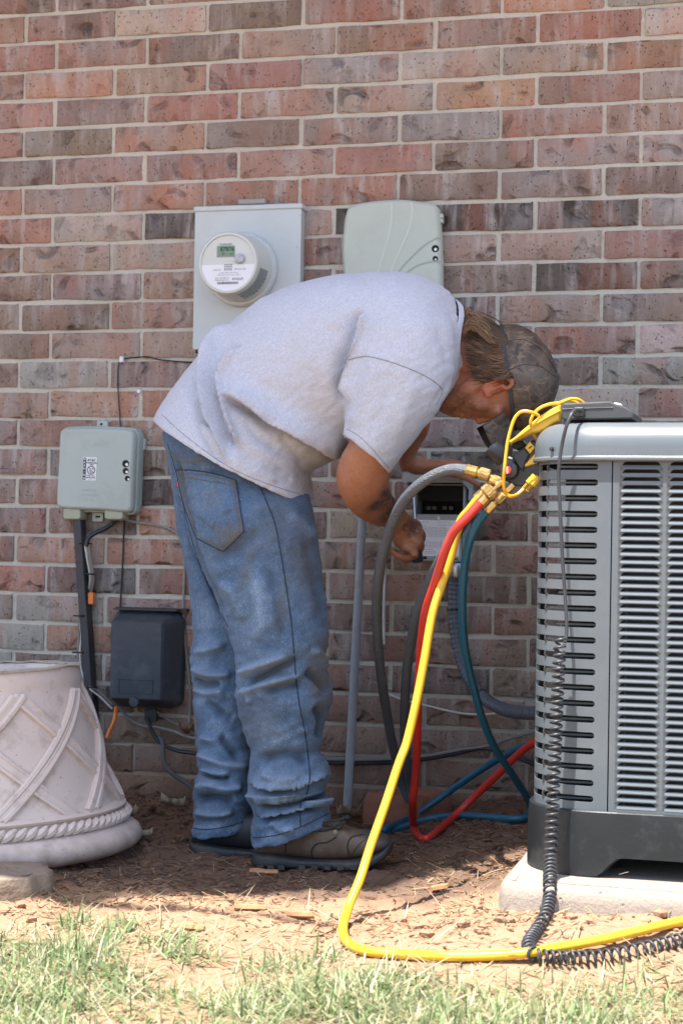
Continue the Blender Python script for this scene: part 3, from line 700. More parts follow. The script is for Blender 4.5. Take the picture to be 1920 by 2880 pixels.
for i, dx in enumerate((0, 4, 8)):
    cable('tied_wire', ['pale wire nearest the square riser below the telephone box', 'grey wire in the middle of the tied strands beside the riser', 'grey wire farthest right of the strands tied beside the riser'][i], [(196 + dx, 1252, -0.045), (200 + dx, 1280, -0.04), (206 + dx, 1315, -0.03), (207 + dx, 1335, -0.025), (203 + dx, 1358, -0.015), (200 + dx, 1372, -0.012)], 0.0026, M_WIREG if i else M_WIREW, 'wire', 6, 'wires tied to the riser')
for i, dx in enumerate((0, 5)):
    cable('tied_wire', ['grey wire hanging left of the square riser down to the planter', 'whiter wire closest to the square riser above the planter'][i], [(183 + dx, 1370, -0.012), (182 + dx * 0.6, 1420, -0.012), (182 + dx, 1460, -0.012), (179 + dx, 1500, -0.012), (183 + dx, 1540, -0.014), (193 + dx, 1565, -0.02), (208, 1578 + dx, -0.04), (230, 1590 + dx * 2, -0.03), (258, 1618 + dx * 2, -0.02)], 0.0026, M_WIREW if i else M_WIREG, 'wire', 6, 'wires along the planter side')
for px, py in ((196, 1249), (204, 1319), (182, 1415), (180, 1499), (209, 1579)):
    mb = MB(); q = at(px, py, -0.04); mb.tube(cr([q + V3((-0.012, 0.01, 0)), q + V3((-0.012, -0.008, 0.001)), q + V3((0.012, -0.008, 0.001)), q + V3((0.014, 0.01, 0))], 3), 0.0022, 5)
    single('cable_tie', mb, M_BLACKP, {1249: 'black tie at the top of the square riser', 1319: 'black tie holding pale wires right of the riser', 1415: 'black tie level with the orange clip', 1499: 'black tie on wires just above planter', 1579: 'black tie where wires cross the riser by the planter'}[py], 'cable tie', 'black cable ties')
mb = MB(); c = at(210, 1374, -0.02)
for q, s in (((0.004, -0.004, 0), (0.010, 0.014, 0.030)), ((-0.004, -0.002, 0.011), (0.008, 0.010, 0.007)), ((-0.004, -0.002, -0.012), (0.008, 0.010, 0.007)), ((0.004, -0.012, -0.001), (0.013, 0.004, 0.026))): mb.box(c + V3(q), s)
single('orange_clip', mb, M_ORANGE, 'orange plastic clip on the square black riser', 'clip', smooth=False)
cable('orange_cable', 'short orange cable coming out under the dark cable box', [(268, 1622, -0.05), (266, 1640, -0.05), (262, 1658, -0.055), (254, 1675, -0.06), (246, 1695, -0.065)], 0.0052, M_ORANGE)
cable('low_grey_cable', 'grey cable sagging from the dark cable box towards the left leg', [(272, 1624, -0.05), (300, 1652, -0.03), (325, 1666, -0.03), (360, 1670, -0.03), (400, 1680, -0.035), (430, 1692, -0.04), (470, 1700, -0.04), (520, 1720, -0.03)], 0.0036, M_WIREG)
cable('thin_grey_wire', 'thin grey wire between the cable box and the left leg', [(360, 1635, -0.03), (390, 1655, -0.02), (420, 1670, -0.02), (450, 1688, -0.02), (500, 1705, -0.02)], 0.0024, M_WIREG, 'wire', 6)
cable('low_black_cable', 'black cable curving from below the cable box towards the left leg', [(338, 1648, -0.03), (355, 1690, -0.035), (378, 1712, -0.04), (410, 1725, -0.045), (445, 1730, -0.05), (500, 1740, -0.04), (560, 1745, -0.03)], 0.005, M_WIREB)
cable('stub_cable', 'grey black cable curling out of the soil left of the legs', [(366, 1692, -0.03), (374, 1705, -0.04), (375, 1730, -0.05), (378, 1755, -0.055), (400, 1780, -0.06), (430, 1800, -0.065), (470, 1835, -0.07)], 0.006, simple('dusty_black_cable', (0.08, 0.075, 0.072), 0.6, dirt=(0.2, 0.15, 0.11)))
for i, (dy, mm, r_) in enumerate(((0, M_WIREG, 0.0032), (6, M_WIREB, 0.0036), (11, M_WIREB, 0.0042), (3, M_WIREG, 0.0028))):
    pts = [(700, 1741 + dy, -0.02), (760, 1742 + dy, -0.02), (830, 1743 + dy, -0.02), (900, 1741 + dy, -0.02), (980, 1735 + dy * 0.8, -0.02), (1050, 1723 + dy * 0.7, -0.02), (1110, 1715 + dy * 0.4, -0.02)]
    pts += ([(1165, 1698 - dy, -0.02), (1215, 1684 - dy, -0.02), (1260, 1670 - dy, -0.02)] if i in (0, 3) else [(1160, 1722 + dy, -0.02), (1200, 1735 + dy, -0.03), (1250, 1758 + dy, -0.03)])
    cable('cable_bundle', ['grey cable topmost of the bundle low on the wall', 'black cable second in the bundle low on the wall', 'thick black cable lowest of the bundle on the wall', 'thin grey cable in the bundle low on the wall'][i], pts, r_, mm, group='cables bundled low along the wall')
cable('white_control_wire', 'thin white wire running from a wall hook across behind the hoses', [(893, 1592, -0.012), (900, 1598, -0.015), (930, 1608, -0.015), (985, 1622, -0.02), (1050, 1637, -0.02), (1100, 1641, -0.02), (1140, 1638, -0.03), (1175, 1632, -0.04)], 0.0027, M_WIREW, 'wire', 6)
cable('white_vertical_wire', 'white cable running straight down the wall behind the grey braided hose', [(888, 1230, -0.01), (884, 1300, -0.01), (881, 1400, -0.01), (881, 1480, -0.012)], 0.0036, M_WIREW)
mb = MB(); c = at(897, 1587, 0); mb.tube(cr([c, c + V3((0, -0.02, 0.004)), c + V3((0.004, -0.026, 0.010)), c + V3((0.008, -0.02, 0.012))], 4), 0.002, 6); single('wall_hook', mb, M_STEEL, 'small metal hook in the wall at the end of the white wire', 'hook')
# ------------------------------------------------------------------ concrete pad and air conditioner
m, nt, b = newmat('concrete'); pos = nt.nodes.new('ShaderNodeNewGeometry').outputs['Position']
f1 = noise(nt, pos, 130, 5, 0.7); f2 = noise(nt, pos, 11, 4)
sp = N(nt, 'ShaderNodeSeparateXYZ'); L(nt, pos, sp.inputs[0])
c = mixc(nt, f1, (0.23, 0.19, 0.155), (0.37, 0.32, 0.27)); c = mixc(nt, ramp(nt, f2, [(0.4, 0.0), (0.7, 0.5)]), c, (0.33, 0.25, 0.19))
vo = nt.nodes.new('ShaderNodeTexVoronoi'); vo.inputs['Scale'].default_value = 60; L(nt, pos, vo.inputs['Vector'])
pit = mathn(nt, 'MULTIPLY', ramp(nt, vo.outputs['Distance'], [(0.1, 1.0), (0.22, 0.0)]), ramp(nt, noise(nt, pos, 20, 2), [(0.5, 0.0), (0.56, 1.0)]))
c = mixc(nt, mathn(nt, 'MULTIPLY', pit, 0.7), c, (0.10, 0.085, 0.075))
L(nt, c, b.inputs['Base Color']); b.inputs['Roughness'].default_value = 0.92
bump(nt, b, mathn(nt, 'MULTIPLY_ADD', pit, -1.0, f1), 0.6, 0.005)
M_CONC = m
pp = [(1.492, -0.30), (1.486, -0.6), (1.489, -0.9), (1.494, -1.12), (1.503, -1.185), (1.53, -1.207), (1.65, -1.214), (1.85, -1.210), (2.2, -1.214), (2.55, -1.21), (2.55, -0.30)]
P2 = cr(pp + pp[:1], 5)[:-1]
P2 = P2 + np.stack([0.004 * (vn(P2[:, 0], P2[:, 1], 30, 31) - 0.5), 0.008 * (vn(P2[:, 0], P2[:, 1], 26, 32) - 0.5)], 1)
mb = MB(); mb.outline(P2, [(-0.004, -0.06), (-0.002, 0.02), (0.0, 0.07), (0.003, 0.085), (0.011, 0.0935), (0.03, 0.095)], (0, 0, 0), (1, 0, 0), (0, 1, 0), (0, 0, 1))
v = mb.v[0]; v[:, 2] += 0.004 * (vn(v[:, 0], v[:, 1], 14, 33) - 0.5)
single('concrete_pad', mb, M_CONC, 'worn concrete pad on the soil under the grey air conditioner', 'concrete pad', sharp=None)

M_AC = simple('ac_grey_paint', (0.112, 0.130, 0.142), 0.34, var=0.035, vs=4, dirt=(0.28, 0.27, 0.25), dirt_amt=0.12)
M_ACD = simple('ac_inside', (0.012, 0.014, 0.017), 0.6)
M_FIN = simple('coil_fin', (0.10, 0.125, 0.14), 0.4, metal=0.6)
M_BASE = simple('base_plastic', (0.012, 0.014, 0.016), 0.42, var=0.3, vs=8, dirt=(0.12, 0.12, 0.118), dirt_amt=0.45, dscale=7, bs=0.12, bscale=260)
Yf, Rc, Wd = -1.09, 0.12, 0.76
d_ = ray(1231, 1450); nr = unit((d_[1], -d_[0], 0))          # horizontal normal to the sight line, pointing right
# corner centre lies Rc to the right of the sight line along the left outline
cyy = Yf + Rc
t0 = (cyy - CAM_POS[1]) / d_[1]
p0 = CAM_POS + d_ * t0
cxx = p0[0] + Rc / nr[0]
xl = cxx - Rc
ZB, ZT = 0.213, 0.848
ac = thing('air_conditioner', 'large grey air conditioner with louvred front on a concrete pad', 'air conditioner', (xl + Wd / 2, Yf + Wd / 2, 0.095))
def plan(off, n=12):
    """rounded square outline in plan, offset outwards by off; starts at the back left corner, runs round the front left"""
    P = []; r = Rc + off
    for cx_, cy_, a0 in ((cxx, Yf + Wd - Rc, 90), (cxx, cyy, 180), (xl + Wd - Rc, cyy, 270), (xl + Wd - Rc, Yf + Wd - Rc, 0)):
        for k in range(n + 1):
            a = math.radians(a0 + 90 * k / n); P.append((cx_ + r * math.cos(a), cy_ + r * math.sin(a)))
    return np.array(P)
# top cover with a rolled edge
mb = MB(); z_top = 0.912
loops = [(-0.008, ZT - 0.006), (-0.008, ZT + 0.020)]
for k in range(1, 8):
    a = math.radians(90 * k / 7); loops.append((-0.008 + 0.042 * (1 - math.cos(a)), ZT + 0.020 + (z_top - ZT - 0.020) * math.sin(a)))
loops.append((0.08, z_top + 0.001))
mb.outline(plan(0), loops, (0, 0, 0), (1, 0, 0), (0, 1, 0), (0, 0, 1)); top_ = part('top_cover', mb, M_AC, ac)
mb = MB(); mb.outline(plan(0), [(-0.0085, ZT - 0.0075), (-0.0115, ZT - 0.005), (-0.0115, ZT - 0.001), (-0.0085, ZT + 0.002)], (0, 0, 0), (1, 0, 0), (0, 1, 0), (0, 0, 1), cap=False); part('cover_rim', mb, M_AC, ac)
mb = MB()
for px in (1267,):
    c = at(px, 1031, Yf + 0.02); c[1] = Yf - 0.004
    cxs = c[0]; cy_s = cyy - math.sqrt(max(0, (Rc + 0.008) ** 2 - min(0, cxs - cxx) ** 2)); c[1] = cy_s
    mb.lathe([(0.0042, -0.002), (0.0042, 0.004), (0.0032, 0.007), (0.001, 0.0075)], c, (-0.3, -0.95, 0.0), 8)
part('screw', mb, simple('dark_screw', (0.06, 0.06, 0.06), 0.4, metal=0.5), top_)
# slotted corner panel
seam_x = at(1400, 1450, Yf)[0]
tang = math.atan2(-nr[1], -nr[0])                       # where the sight line touches the corner
sil = tang if tang > 0 else tang + 2 * PI
def corner_pt(s):
    """arc length from the left tangent (angle 180) forwards along the front"""
    arc = Rc * PI / 2
    if s < 0: return (xl, cyy - s)
    if s < arc: a = PI + s / Rc; return (cxx + Rc * math.cos(a), cyy + Rc * math.sin(a))
    return (cxx + (s - arc), Yf)
s_sil = (sil - PI) * Rc
s_end = Rc * PI / 2 + (seam_x - cxx) - 0.0012
sx1 = Rc * PI / 2 + (at(1367, 1450, Yf)[0] - cxx); sx0 = s_sil + 0.012
zs_t = wz(1300, 1071.5, Yf); pitch = (wz(1300, 1071.5, Yf) - wz(1300, 1832.7, Yf)) / 21
slot_h = pitch * 0.405
svals = np.concatenate([np.linspace(-0.06, sx0 - 0.004, 5), np.linspace(sx0, sx0 + slot_h / 2, 6), np.linspace(sx0 + 0.012, sx1 - 0.012, 16), np.linspace(sx1 - slot_h / 2, sx1, 7), np.linspace(sx1 + 0.004, s_end, 4)])
svals = np.unique(np.round(svals, 5))
zrows = [ZB - 0.004]
holes = []
for k in range(21, -1, -1):
    zc = zs_t - k * pitch
    zrows += [zc - slot_h / 2 * q for q in (1, 0.92, 0.75, 0.5, 0.0, -0.5, -0.75, -0.92, -1)]
zrows.append(ZT)
zrows = np.array(zrows)
XY = np.array([corner_pt(s) for s in svals])
G = np.zeros((len(svals), len(zrows), 3)); G[:, :, 0] = XY[:, :1]; G[:, :, 1] = XY[:, 1:]; G[:, :, 2] = zrows[None]
sm_, zm_ = (svals[1:] + svals[:-1]) / 2, (zrows[1:] + zrows[:-1]) / 2
def in_slot(s, z):
    k = round((zs_t - z) / pitch); k = min(21, max(0, k)); dz = abs(z - (zs_t - k * pitch)); r = slot_h / 2
    if dz > r: return False
    e = math.sqrt(max(0, r * r - dz * dz))
    return sx0 + r - e < s < sx1 - r + e
F = []; nz = len(zrows)
for i in range(len(svals) - 1):
    for j in range(nz - 1):
        if not in_slot(sm_[i], zm_[j]): F.append((i * nz + j, (i + 1) * nz + j, (i + 1) * nz + j + 1, i * nz + j + 1))
mb = MB(); mb.add(G.reshape(-1, 3), F)
cp = part('corner_panel', mb, M_AC, ac, sharp=60)
so = cp.modifiers.new('thickness', 'SOLIDIFY'); so.thickness = 0.006; so.offset = -1
es_ = cp.modifiers.new('edges', 'EDGE_SPLIT'); es_.split_angle = math.radians(40)
# right hand front: louvred panel cells
lx0 = at(1420.5, 1450, Yf)[0]; lx1 = at(1512, 1450, Yf)[0]; lpx = at(1530, 1450, Yf)[0] - lx0
lt = wz(1460, 1057, Yf) - 0.002; lp = (wz(1460, 1057, Yf) - wz(1460, 1849, Yf)) / 43.4
ncol = 5
mb = MB()
pl, pr = seam_x + 0.0012, xl + Wd - Rc
def quad(x0_, x1_, z0_, z1_): mb.add([(x0_, Yf, z0_), (x1_, Yf, z0_), (x1_, Yf, z1_), (x0_, Yf, z1_)], [(0, 1, 2, 3)])
zlo = lt - 44 * lp
quad(pl, pr, lt, ZT); quad(pl, pr, ZB - 0.004, zlo)
edges = [pl] + [lx0 + k * lpx - 0.004 for k in range(ncol)] + [pr]
wl = lx1 - lx0
for k in range(ncol):
    a_, b_ = lx0 + k * lpx - 0.004, lx0 + k * lpx + wl + 0.004
    nxt = lx0 + (k + 1) * lpx - 0.004 if k < ncol - 1 else pr
    if k == 0: quad(pl, a_, zlo, lt)
    quad(b_, nxt, zlo, lt)
    for j in range(44):
        zt_ = lt - j * lp; zb_ = zt_ - lp
        out = [(a_, zb_), (b_, zb_)]; r = lp * 0.62
        inner = [(a_ + 0.004, zb_ + lp * 0.03), (b_ - 0.004, zb_ + lp * 0.03)] + [(b_ - 0.005 - r + r * math.cos(t), zt_ - lp * 0.04 - r + r * math.sin(t)) for t in np.radians((0, 30, 60, 90))] + [(a_ + 0.005 + r - r * math.sin(t), zt_ - lp * 0.04 - r + r * math.cos(t)) for t in np.radians((0, 30, 60, 90))]
        outer = [(a_, zb_), (b_, zb_), (b_, zt_ - lp * 0.6), (b_, zt_ - lp * 0.3), (b_, zt_), (b_ - 0.012, zt_), (a_ + 0.012, zt_), (a_, zt_), (a_, zt_ - lp * 0.3), (a_, zt_ - lp * 0.6)]
        o_ = mb.add([(x, Yf, z) for x, z in outer] + [(x, Yf + 0.0025, z) for x, z in inner], [])
        for q in range(10): mb.f.append((o_ + q, o_ + (q + 1) % 10, o_ + 10 + (q + 1) % 10, o_ + 10 + q))
fp = part('front_panel', mb, M_AC, ac, sharp=60)
bl = MB()
zz = lp
xs_ = np.linspace(-wl / 2, wl / 2, 7)
rows_ = []
for t, dpt, zq, ins in ((0, 0.0032, 0.03, 0.0), (0.35, 0.0022, -0.12, 0.0), (0.75, 0.0010, -0.34, 0.0), (1, 0.0002, -0.47, 0.002), (1, 0.0022, -0.51, 0.002)):
    rows_.append([(x * (1 - ins / wl * 2), dpt - (0.0 if t < 1 else 0), zq * zz) for x in xs_])
bl.grid(rows_, flip=False)
bmd = mesh_data('louvre', bl.verts(), bl.f, True, M_AC)
for k in range(ncol):
    for j in range(44):
        if k > 2: continue
        o = bpy.data.objects.new('louvre', bmd); COL.objects.link(o); o.parent = fp
        o.location = Vector((V3((lx0 + k * lpx + wl / 2, Yf, lt - (j + 0.5) * lp)) - OFF[fp.name]).tolist())
rest = MB()
for k in (3, 4):
    for j in range(44): rest.add(bl.verts() + V3((lx0 + k * lpx + wl / 2, Yf, lt - (j + 0.5) * lp)), bl.f)
part('louvre', rest, M_AC, fp, kind='stuff')
# inside: dark body, coil and tubes behind the slots
mb = MB(); mb.outline(plan(-0.05), [(0, ZB - 0.05), (0, ZT)], (0, 0, 0), (1, 0, 0), (0, 1, 0), (0, 0, 1)); part('inner_body', mb, M_ACD, ac)
mb = MB()
for k in range(86):
    z = ZB + 0.01 + k * (ZT - ZB - 0.02) / 86; x_ = at(1263, 1450, Yf)[0]
    mb.box(((x_ + seam_x) / 2 + 0.01, Yf + 0.034, z), (seam_x - x_, 0.012, 0.0035))
part('coil_fins', mb, M_FIN, ac, smooth=False, kind='stuff')
mb = MB(); r = 0.007; x_ = at(1256, 1450, Yf)[0]
for k in range(22):
    z = zs_t - k * pitch; c = V3((x_, Yf + 0.055, z)); a_ = np.linspace(-PI / 2, PI / 2, 7)
    mb.tube([c + V3((-0.010 * math.cos(t), -0.012, 0.009 * math.sin(t))) for t in a_], 0.0025, 6)
part('coil_bend', mb, simple('coil_tube', (0.07, 0.07, 0.07), 0.45, metal=0.6), ac, kind='stuff')
# side and back sheet
mb = MB(); P = plan(-0.001); k0 = 13 + 12
mb.grid([[(*P[i % len(P)], z) for z in (ZB, ZT)] for i in range(26, 26 + 27)]); part('side_panel', mb, M_AC, ac)
# black base pan with arched foot
mb = MB(); P = plan(0.011, 16); n = len(P)
xa, xb = at(1362, 2018, Yf)[0], at(1425, 1972, Yf)[0]; zf = 0.0965; za = wz(1430, 1972, Yf - 0.011)
def foot(p):
    if p[1] < Yf + 0.02: return zf + (za - zf) * float(sst(xa, xb, p[0])) * (1 - float(sst(xl + Wd - 0.24, xl + Wd - 0.18, p[0])))
    return zf
Pd = []
for i in range(n):
    a_, b_ = P[i], P[(i + 1) % n]; seg = max(1, int(np.linalg.norm(b_ - a_) / 0.012))
    for q in range(seg): Pd.append(a_ + (b_ - a_) * q / seg)
Pd = np.array(Pd); cen = np.array([xl + Wd / 2, Yf + Wd / 2])
G = []
for ins, zt_ in ((0.012, None), (0.0, None), (0.0, 0.13), (0.001, 0.19), (0.003, ZB - 0.002), (0.006, ZB), (0.02, ZB)):
    ring = []
    for p in Pd:
        q = p - unit(p - cen) * ins; z0_ = foot(p)
        ring.append((q[0], q[1], z0_ if zt_ is None else max(z0_ + 0.01, zt_)))
    G.append(ring)
mb.grid(G, cv=True); part('base_pan', mb, M_BASE, ac)

# ------------------------------------------------------------------ scale handset on top of the unit, with its coiled cord
Yd = -1.055
T = [(1291, 965), (1288, 958), (1288, 933), (1293, 926), (1400, 921), (1411, 927), (1436, 935), (1449, 943), (1453, 949), (1452, 962)]
O = at(1350, 964, Yd); O[2] = z_top + 0.0015
P2 = [(at(px, py, Yd)[0] - O[0], max(0.0005, at(px, py, Yd)[2] - O[2])) for px, py in T]
M_HAND = simple('grey_rubber', (0.050, 0.054, 0.058), 0.42, var=0.1)
hs = thing('scale_handset', 'dark grey electronic handset lying on top of the air conditioner', 'handset', (O[0], Yd + 0.08, O[2]))
mb = MB(); mb.outline(P2, [(0.002, -0.17), (0, -0.165), (0, -0.004), (0.003, 0.0)], O, EX, EZ, EN, back=True); hb = part('case', mb, M_HAND, hs)
mb = MB(); a_ = at(1290, 940, Yd); b_ = at(1407, 936, Yd)
mb.tube([a_ + EN * 0.0003, b_ + EN * 0.0003], 0.0012, 5); part('case_seam', mb, M_INK, hs)
mb = MB(); c = at(1329, 947, Yd); mb.outline(rrect(0.021, 0.018, 0.004), [(0, 0), (0, 0.006), (0.002, 0.008)], c, EX, EZ, EN); part('cord_plug', mb, M_BLACKP, hs)
mb = MB(); c = at(1417, 931, Yd + 0.06); mb.lathe([(0.009, -0.006), (0.009, 0.002), (0.005, 0.004)], c, (0.2, 0, 1), 14); part('button', mb, M_WHITE, hs)
M_CORD = simple('cord_rubber', (0.040, 0.042, 0.047), 0.42)
pts = [(1331, 944, Yd - 0.012), (1322, 941, Yd - 0.03), (1312, 950, Yd - 0.05), (1303, 970, -1.112), (1296, 993, -1.112), (1289, 1025, -1.108), (1284, 1062, -1.108), (1282, 1100, -1.106), (1285, 1160, -1.106), (1288, 1230, -1.106), (1292, 1300, -1.106), (1297, 1370, -1.106), (1300, 1420, -1.108), (1300, 1455, -1.110), (1296, 1476, -1.114)]
cord = thing('coiled_cord', 'dark coiled cord hanging down the air conditioner front onto the soil', 'cord', at(1262, 2090, -1.25))
mb = MB(); mb.tube(path(pts, 6), 0.0034, 8); part('straight_cord', mb, M_CORD, cord)
def gpt(px, py, r=0.0):
    z = 0.0
    for _ in range(25):
        p = atz(px, py, z + r); z = 0.5 * z + 0.5 * float(ground_z(p[0], p[1]))
    return atz(px, py, z + r)
cpath = [at(1287, 1466, -1.118), at(1284, 1500, -1.122), at(1281, 1560, -1.122), at(1277, 1640, -1.122), at(1274, 1720, -1.122), at(1270, 1800, -1.124), at(1268, 1860, -1.132), at(1265, 1920, -1.134), at(1263, 1980, -1.14), at(1262, 2030, -1.20), at(1261, 2066, -1.232), gpt(1252, 2104, 0.014), gpt(1233, 2136, 0.014), gpt(1214, 2166, 0.016), gpt(1222, 2190, 0.016), gpt(1262, 2198, 0.015), gpt(1330, 2200, 0.014), gpt(1400, 2194, 0.014), gpt(1470, 2180, 0.014), gpt(1530, 2166, 0.014), gpt(1620, 2145, 0.014)]
cp_ = cr(cpath, 40); dl = np.linalg.norm(np.diff(cp_, axis=0), axis=1); sl = np.concatenate([[0], np.cumsum(dl)])
# turns sit tighter where the cord lies slack
rate = np.interp(sl / sl[-1], [0, 0.03, 0.1, 0.33, 0.40, 0.52, 0.60, 0.72, 0.78, 0.86, 1.0], [70, 80, 84, 82, 74, 64, 70, 88, 84, 62, 78]) * 1.02
ph = np.concatenate([[0], np.cumsum((rate[1:] + rate[:-1]) / 2 * dl)]) * 2 * PI
fine_s = np.interp(np.linspace(0, ph[-1], int(ph[-1] / (2 * PI) * 12)), ph, sl); fp_ = np.linspace(0, ph[-1], len(fine_s))
C_ = np.stack([np.interp(fine_s, sl, cp_[:, k]) for k in range(3)], 1)
Tn = np.gradient(C_, axis=0); Tn /= np.linalg.norm(Tn, axis=1)[:, None]
u_ = np.cross(Tn, (0.1, 1, 0.25)); u_ /= np.linalg.norm(u_, axis=1)[:, None]; w_ = np.cross(Tn, u_)
rad = np.interp(fine_s / sl[-1], [0, 0.02, 1], [0.0075, 0.0098, 0.0102])[:, None]
rad = rad * (1 + 0.10 * (vn(fine_s * 9, fine_s * 0, 1.0, 40)[:, None] - 0.5))
mb = MB(); mb.tube(C_ + rad * (np.cos(fp_)[:, None] * u_ + np.sin(fp_)[:, None] * w_), 0.0027, 6); part('coil', mb, M_CORD, cord, sharp=None)

# ------------------------------------------------------------------ refrigerant hoses
def hose_mat(name, col, rough=0.38, braid=0.0, dirt=0.35):
    m, nt, b = newmat(name); oc = objco(nt)
    c = mixc(nt, noise(nt, oc, 25, 4), tuple(x * 0.86 for x in col), tuple(min(1, x * 1.1) for x in col))
    c = mixc(nt, ramp(nt, noise(nt, oc, 14, 5, 0.7), [(0.55, 0.0), (0.75, dirt)]), c, (0.16, 0.12, 0.09))
    L(nt, c, b.inputs['Base Color']); b.inputs['Roughness'].default_value = rough
    if braid: bump(nt, b, noise(nt, scalevec(nt, oc, (1, 1, 2.2)), 190, 3, 0.6), braid, 0.004)
    return m
M_RED = hose_mat('red_rubber', (0.56, 0.035, 0.025)); M_YEL = hose_mat('yellow_rubber', (0.72, 0.43, 0.025)); M_BLU = hose_mat('teal_rubber', (0.012, 0.105, 0.175))
M_CHAR = hose_mat('charcoal_rubber', (0.105, 0.116, 0.132), 0.27, 1.0, 0.08)
def hose(name, label, P, r, mat, k=8, n=14):
    q = cr(P, k); q = q + 0.0032 * np.stack([vn(np.arange(len(q)) * 0.11, q[:, 0] * 0, 1, 120 + i) - 0.5 for i in range(3)], 1) * np.array([1, 1, 0.4]); mb = MB(); mb.tube(q, r, n); return single(name, mb, mat, label, 'hose', 'hoses of the gauge set')
A = lambda *q: at(*q)
hose('charcoal_hose', 'thick charcoal braided hose looping in front of the tattooed forearm down to the soil',
     [A(1074, 1079, -0.955), A(1035, 1078, -0.95), A(995, 1093, -0.94), A(952, 1124, -0.92), A(916, 1170, -0.88), A(890, 1232, -0.82), A(873, 1302, -0.75), A(865, 1390, -0.66), A(868, 1480, -0.57), A(877, 1570, -0.47), A(890, 1650, -0.37), A(905, 1730, -0.28), A(921, 1790, -0.22), A(936, 1830, -0.20), A(944, 1836, -0.20), A(943, 1805, -0.22),
      A(937, 1760, -0.28), A(930, 1690, -0.36), A(930, 1620, -0.44), A(934, 1550, -0.52), A(942, 1480, -0.6), A(955, 1420, -0.68), A(976, 1360, -0.75), A(1003, 1300, -0.82), A(1042, 1235, -0.88), A(1085, 1172, -0.91), A(1118, 1140, -0.92)], 0.0108, M_CHAR)
hose('red_hose', 'red hose dropping from the gauges to the soil and back towards the air conditioner',
     [A(1103, 1155, -0.99), A(1071, 1188, -0.995), A(1053, 1209, -0.995), A(1039, 1229, -0.99), A(1019, 1276, -0.975), A(998, 1339, -0.94), A(976, 1407, -0.90), A(965, 1507, -0.80), A(959, 1607, -0.68), A(957, 1707, -0.54), A(953, 1790, -0.45), A(947, 1845, -0.41), gpt(950, 1898, 0.011), gpt(966, 1924, 0.009), gpt(985, 1923, 0.009), gpt(1012, 1903, 0.010), A(1045, 1874, -0.24), A(1090, 1830, -0.22), A(1145, 1777, -0.25), A(1195, 1728, -0.30), A(1250, 1690, -0.38)], 0.0088, M_RED)
hose('yellow_hose', 'long yellow hose from the gauges across the sunlit soil to the right',
     [A(1100, 1141, -0.965), A(1074, 1173, -0.955), A(1060, 1193, -0.945), A(1050, 1226, -0.94), A(1037, 1274, -0.94), A(1015, 1339, -0.945), A(993, 1407, -0.955), A(976, 1507, -0.97), A(957, 1607, -0.985), A(935, 1700, -1.0), A(918, 1748, -1.02), A(898, 1805, -1.04), A(866, 1902, -1.08), A(837, 1988, -1.12), A(813, 2050, -1.16), A(797, 2097, -1.20), gpt(788, 2132, 0.012), gpt(795, 2160, 0.010), gpt(815, 2176, 0.009), gpt(850, 2185, 0.009), gpt(920, 2192, 0.009), gpt(1000, 2195, 0.009), gpt(1080, 2196, 0.010), gpt(1160, 2193, 0.012), gpt(1230, 2186, 0.016), gpt(1300, 2174, 0.018), gpt(1380, 2158, 0.018), gpt(1450, 2142, 0.016), gpt(1520, 2126, 0.014), gpt(1640, 2100, 0.012)], 0.0083, M_YEL)
hose('teal_hose', 'teal blue hose curving down beside the air conditioner and looping over the dark mulch',
     [A(1126, 1165, -0.965), A(1108, 1182, -0.955), A(1092, 1210, -0.94), A(1077, 1250, -0.92), A(1066, 1310, -0.88), A(1061, 1370, -0.84), A(1062, 1440, -0.78), A(1072, 1515, -0.71), A(1088, 1582, -0.64), A(1105, 1645, -0.57), A(1127, 1700, -0.5), A(1154, 1748, -0.43), A(1185, 1793, -0.35), A(1208, 1828, -0.29), gpt(1217, 1858, 0.012), gpt(1208, 1877, 0.010), gpt(1170, 1881, 0.010), gpt(1110, 1876, 0.010), gpt(1060, 1873, 0.010), gpt(1010, 1876, 0.010), gpt(960, 1888, 0.010), gpt(915, 1902, 0.010), gpt(882, 1914, 0.010), gpt(872, 1912, 0.012), gpt(890, 1902, 0.02), A(940, 1880, -0.16), A(990, 1846, -0.13), A(1040, 1811, -0.12), A(1100, 1771, -0.14), A(1150, 1739, -0.2), A(1200, 1715, -0.28), A(1252, 1704, -0.36)], 0.0084, M_BLU)
# flexible electrical conduit with its ribbed skin
P = cr([A(1046, 1280, -0.07), A(1043, 1345, -0.06), A(1043, 1420, -0.06), A(1054, 1495, -0.07), A(1078, 1560, -0.10), A(1112, 1604, -0.14), A(1155, 1629, -0.2), A(1200, 1637, -0.28), A(1260, 1638, -0.38)], 30)
mb = MB(); mb.tube(P, 0.0152 + 0.0007 * np.sin(np.arange(len(P)) * 1.4), 16)
fx = thing('flexible_conduit', 'grey ribbed flexible conduit from the open box down to the air conditioner', 'conduit', (P[:, 0].min(), -0.1, P[:, 2].min()))
part('sleeve', mb, simple('grey_vinyl', (0.085, 0.10, 0.125), 0.38, bs=0.2, bscale=90), fx, sharp=None)
mb = MB()
for t in (0.02,): mb.lathe([(0.019, 0), (0.021, 0.006), (0.021, 0.03), (0.017, 0.036)], at(1046, 1294, -0.068), (0.02, 0, -1), 12)
part('connector', mb, M_STEEL, fx)
for q in (0.22, 0.60):
    i = int(q * (len(P) - 1)); mb = MB(); t = unit(P[i + 1] - P[i]); mb.lathe([(0.0165, -0.003), (0.0172, -0.001), (0.0172, 0.002), (0.0165, 0.003)], P[i], t, 16, caps=(False, False)); part('tie', mb, M_BLACKP, fx)

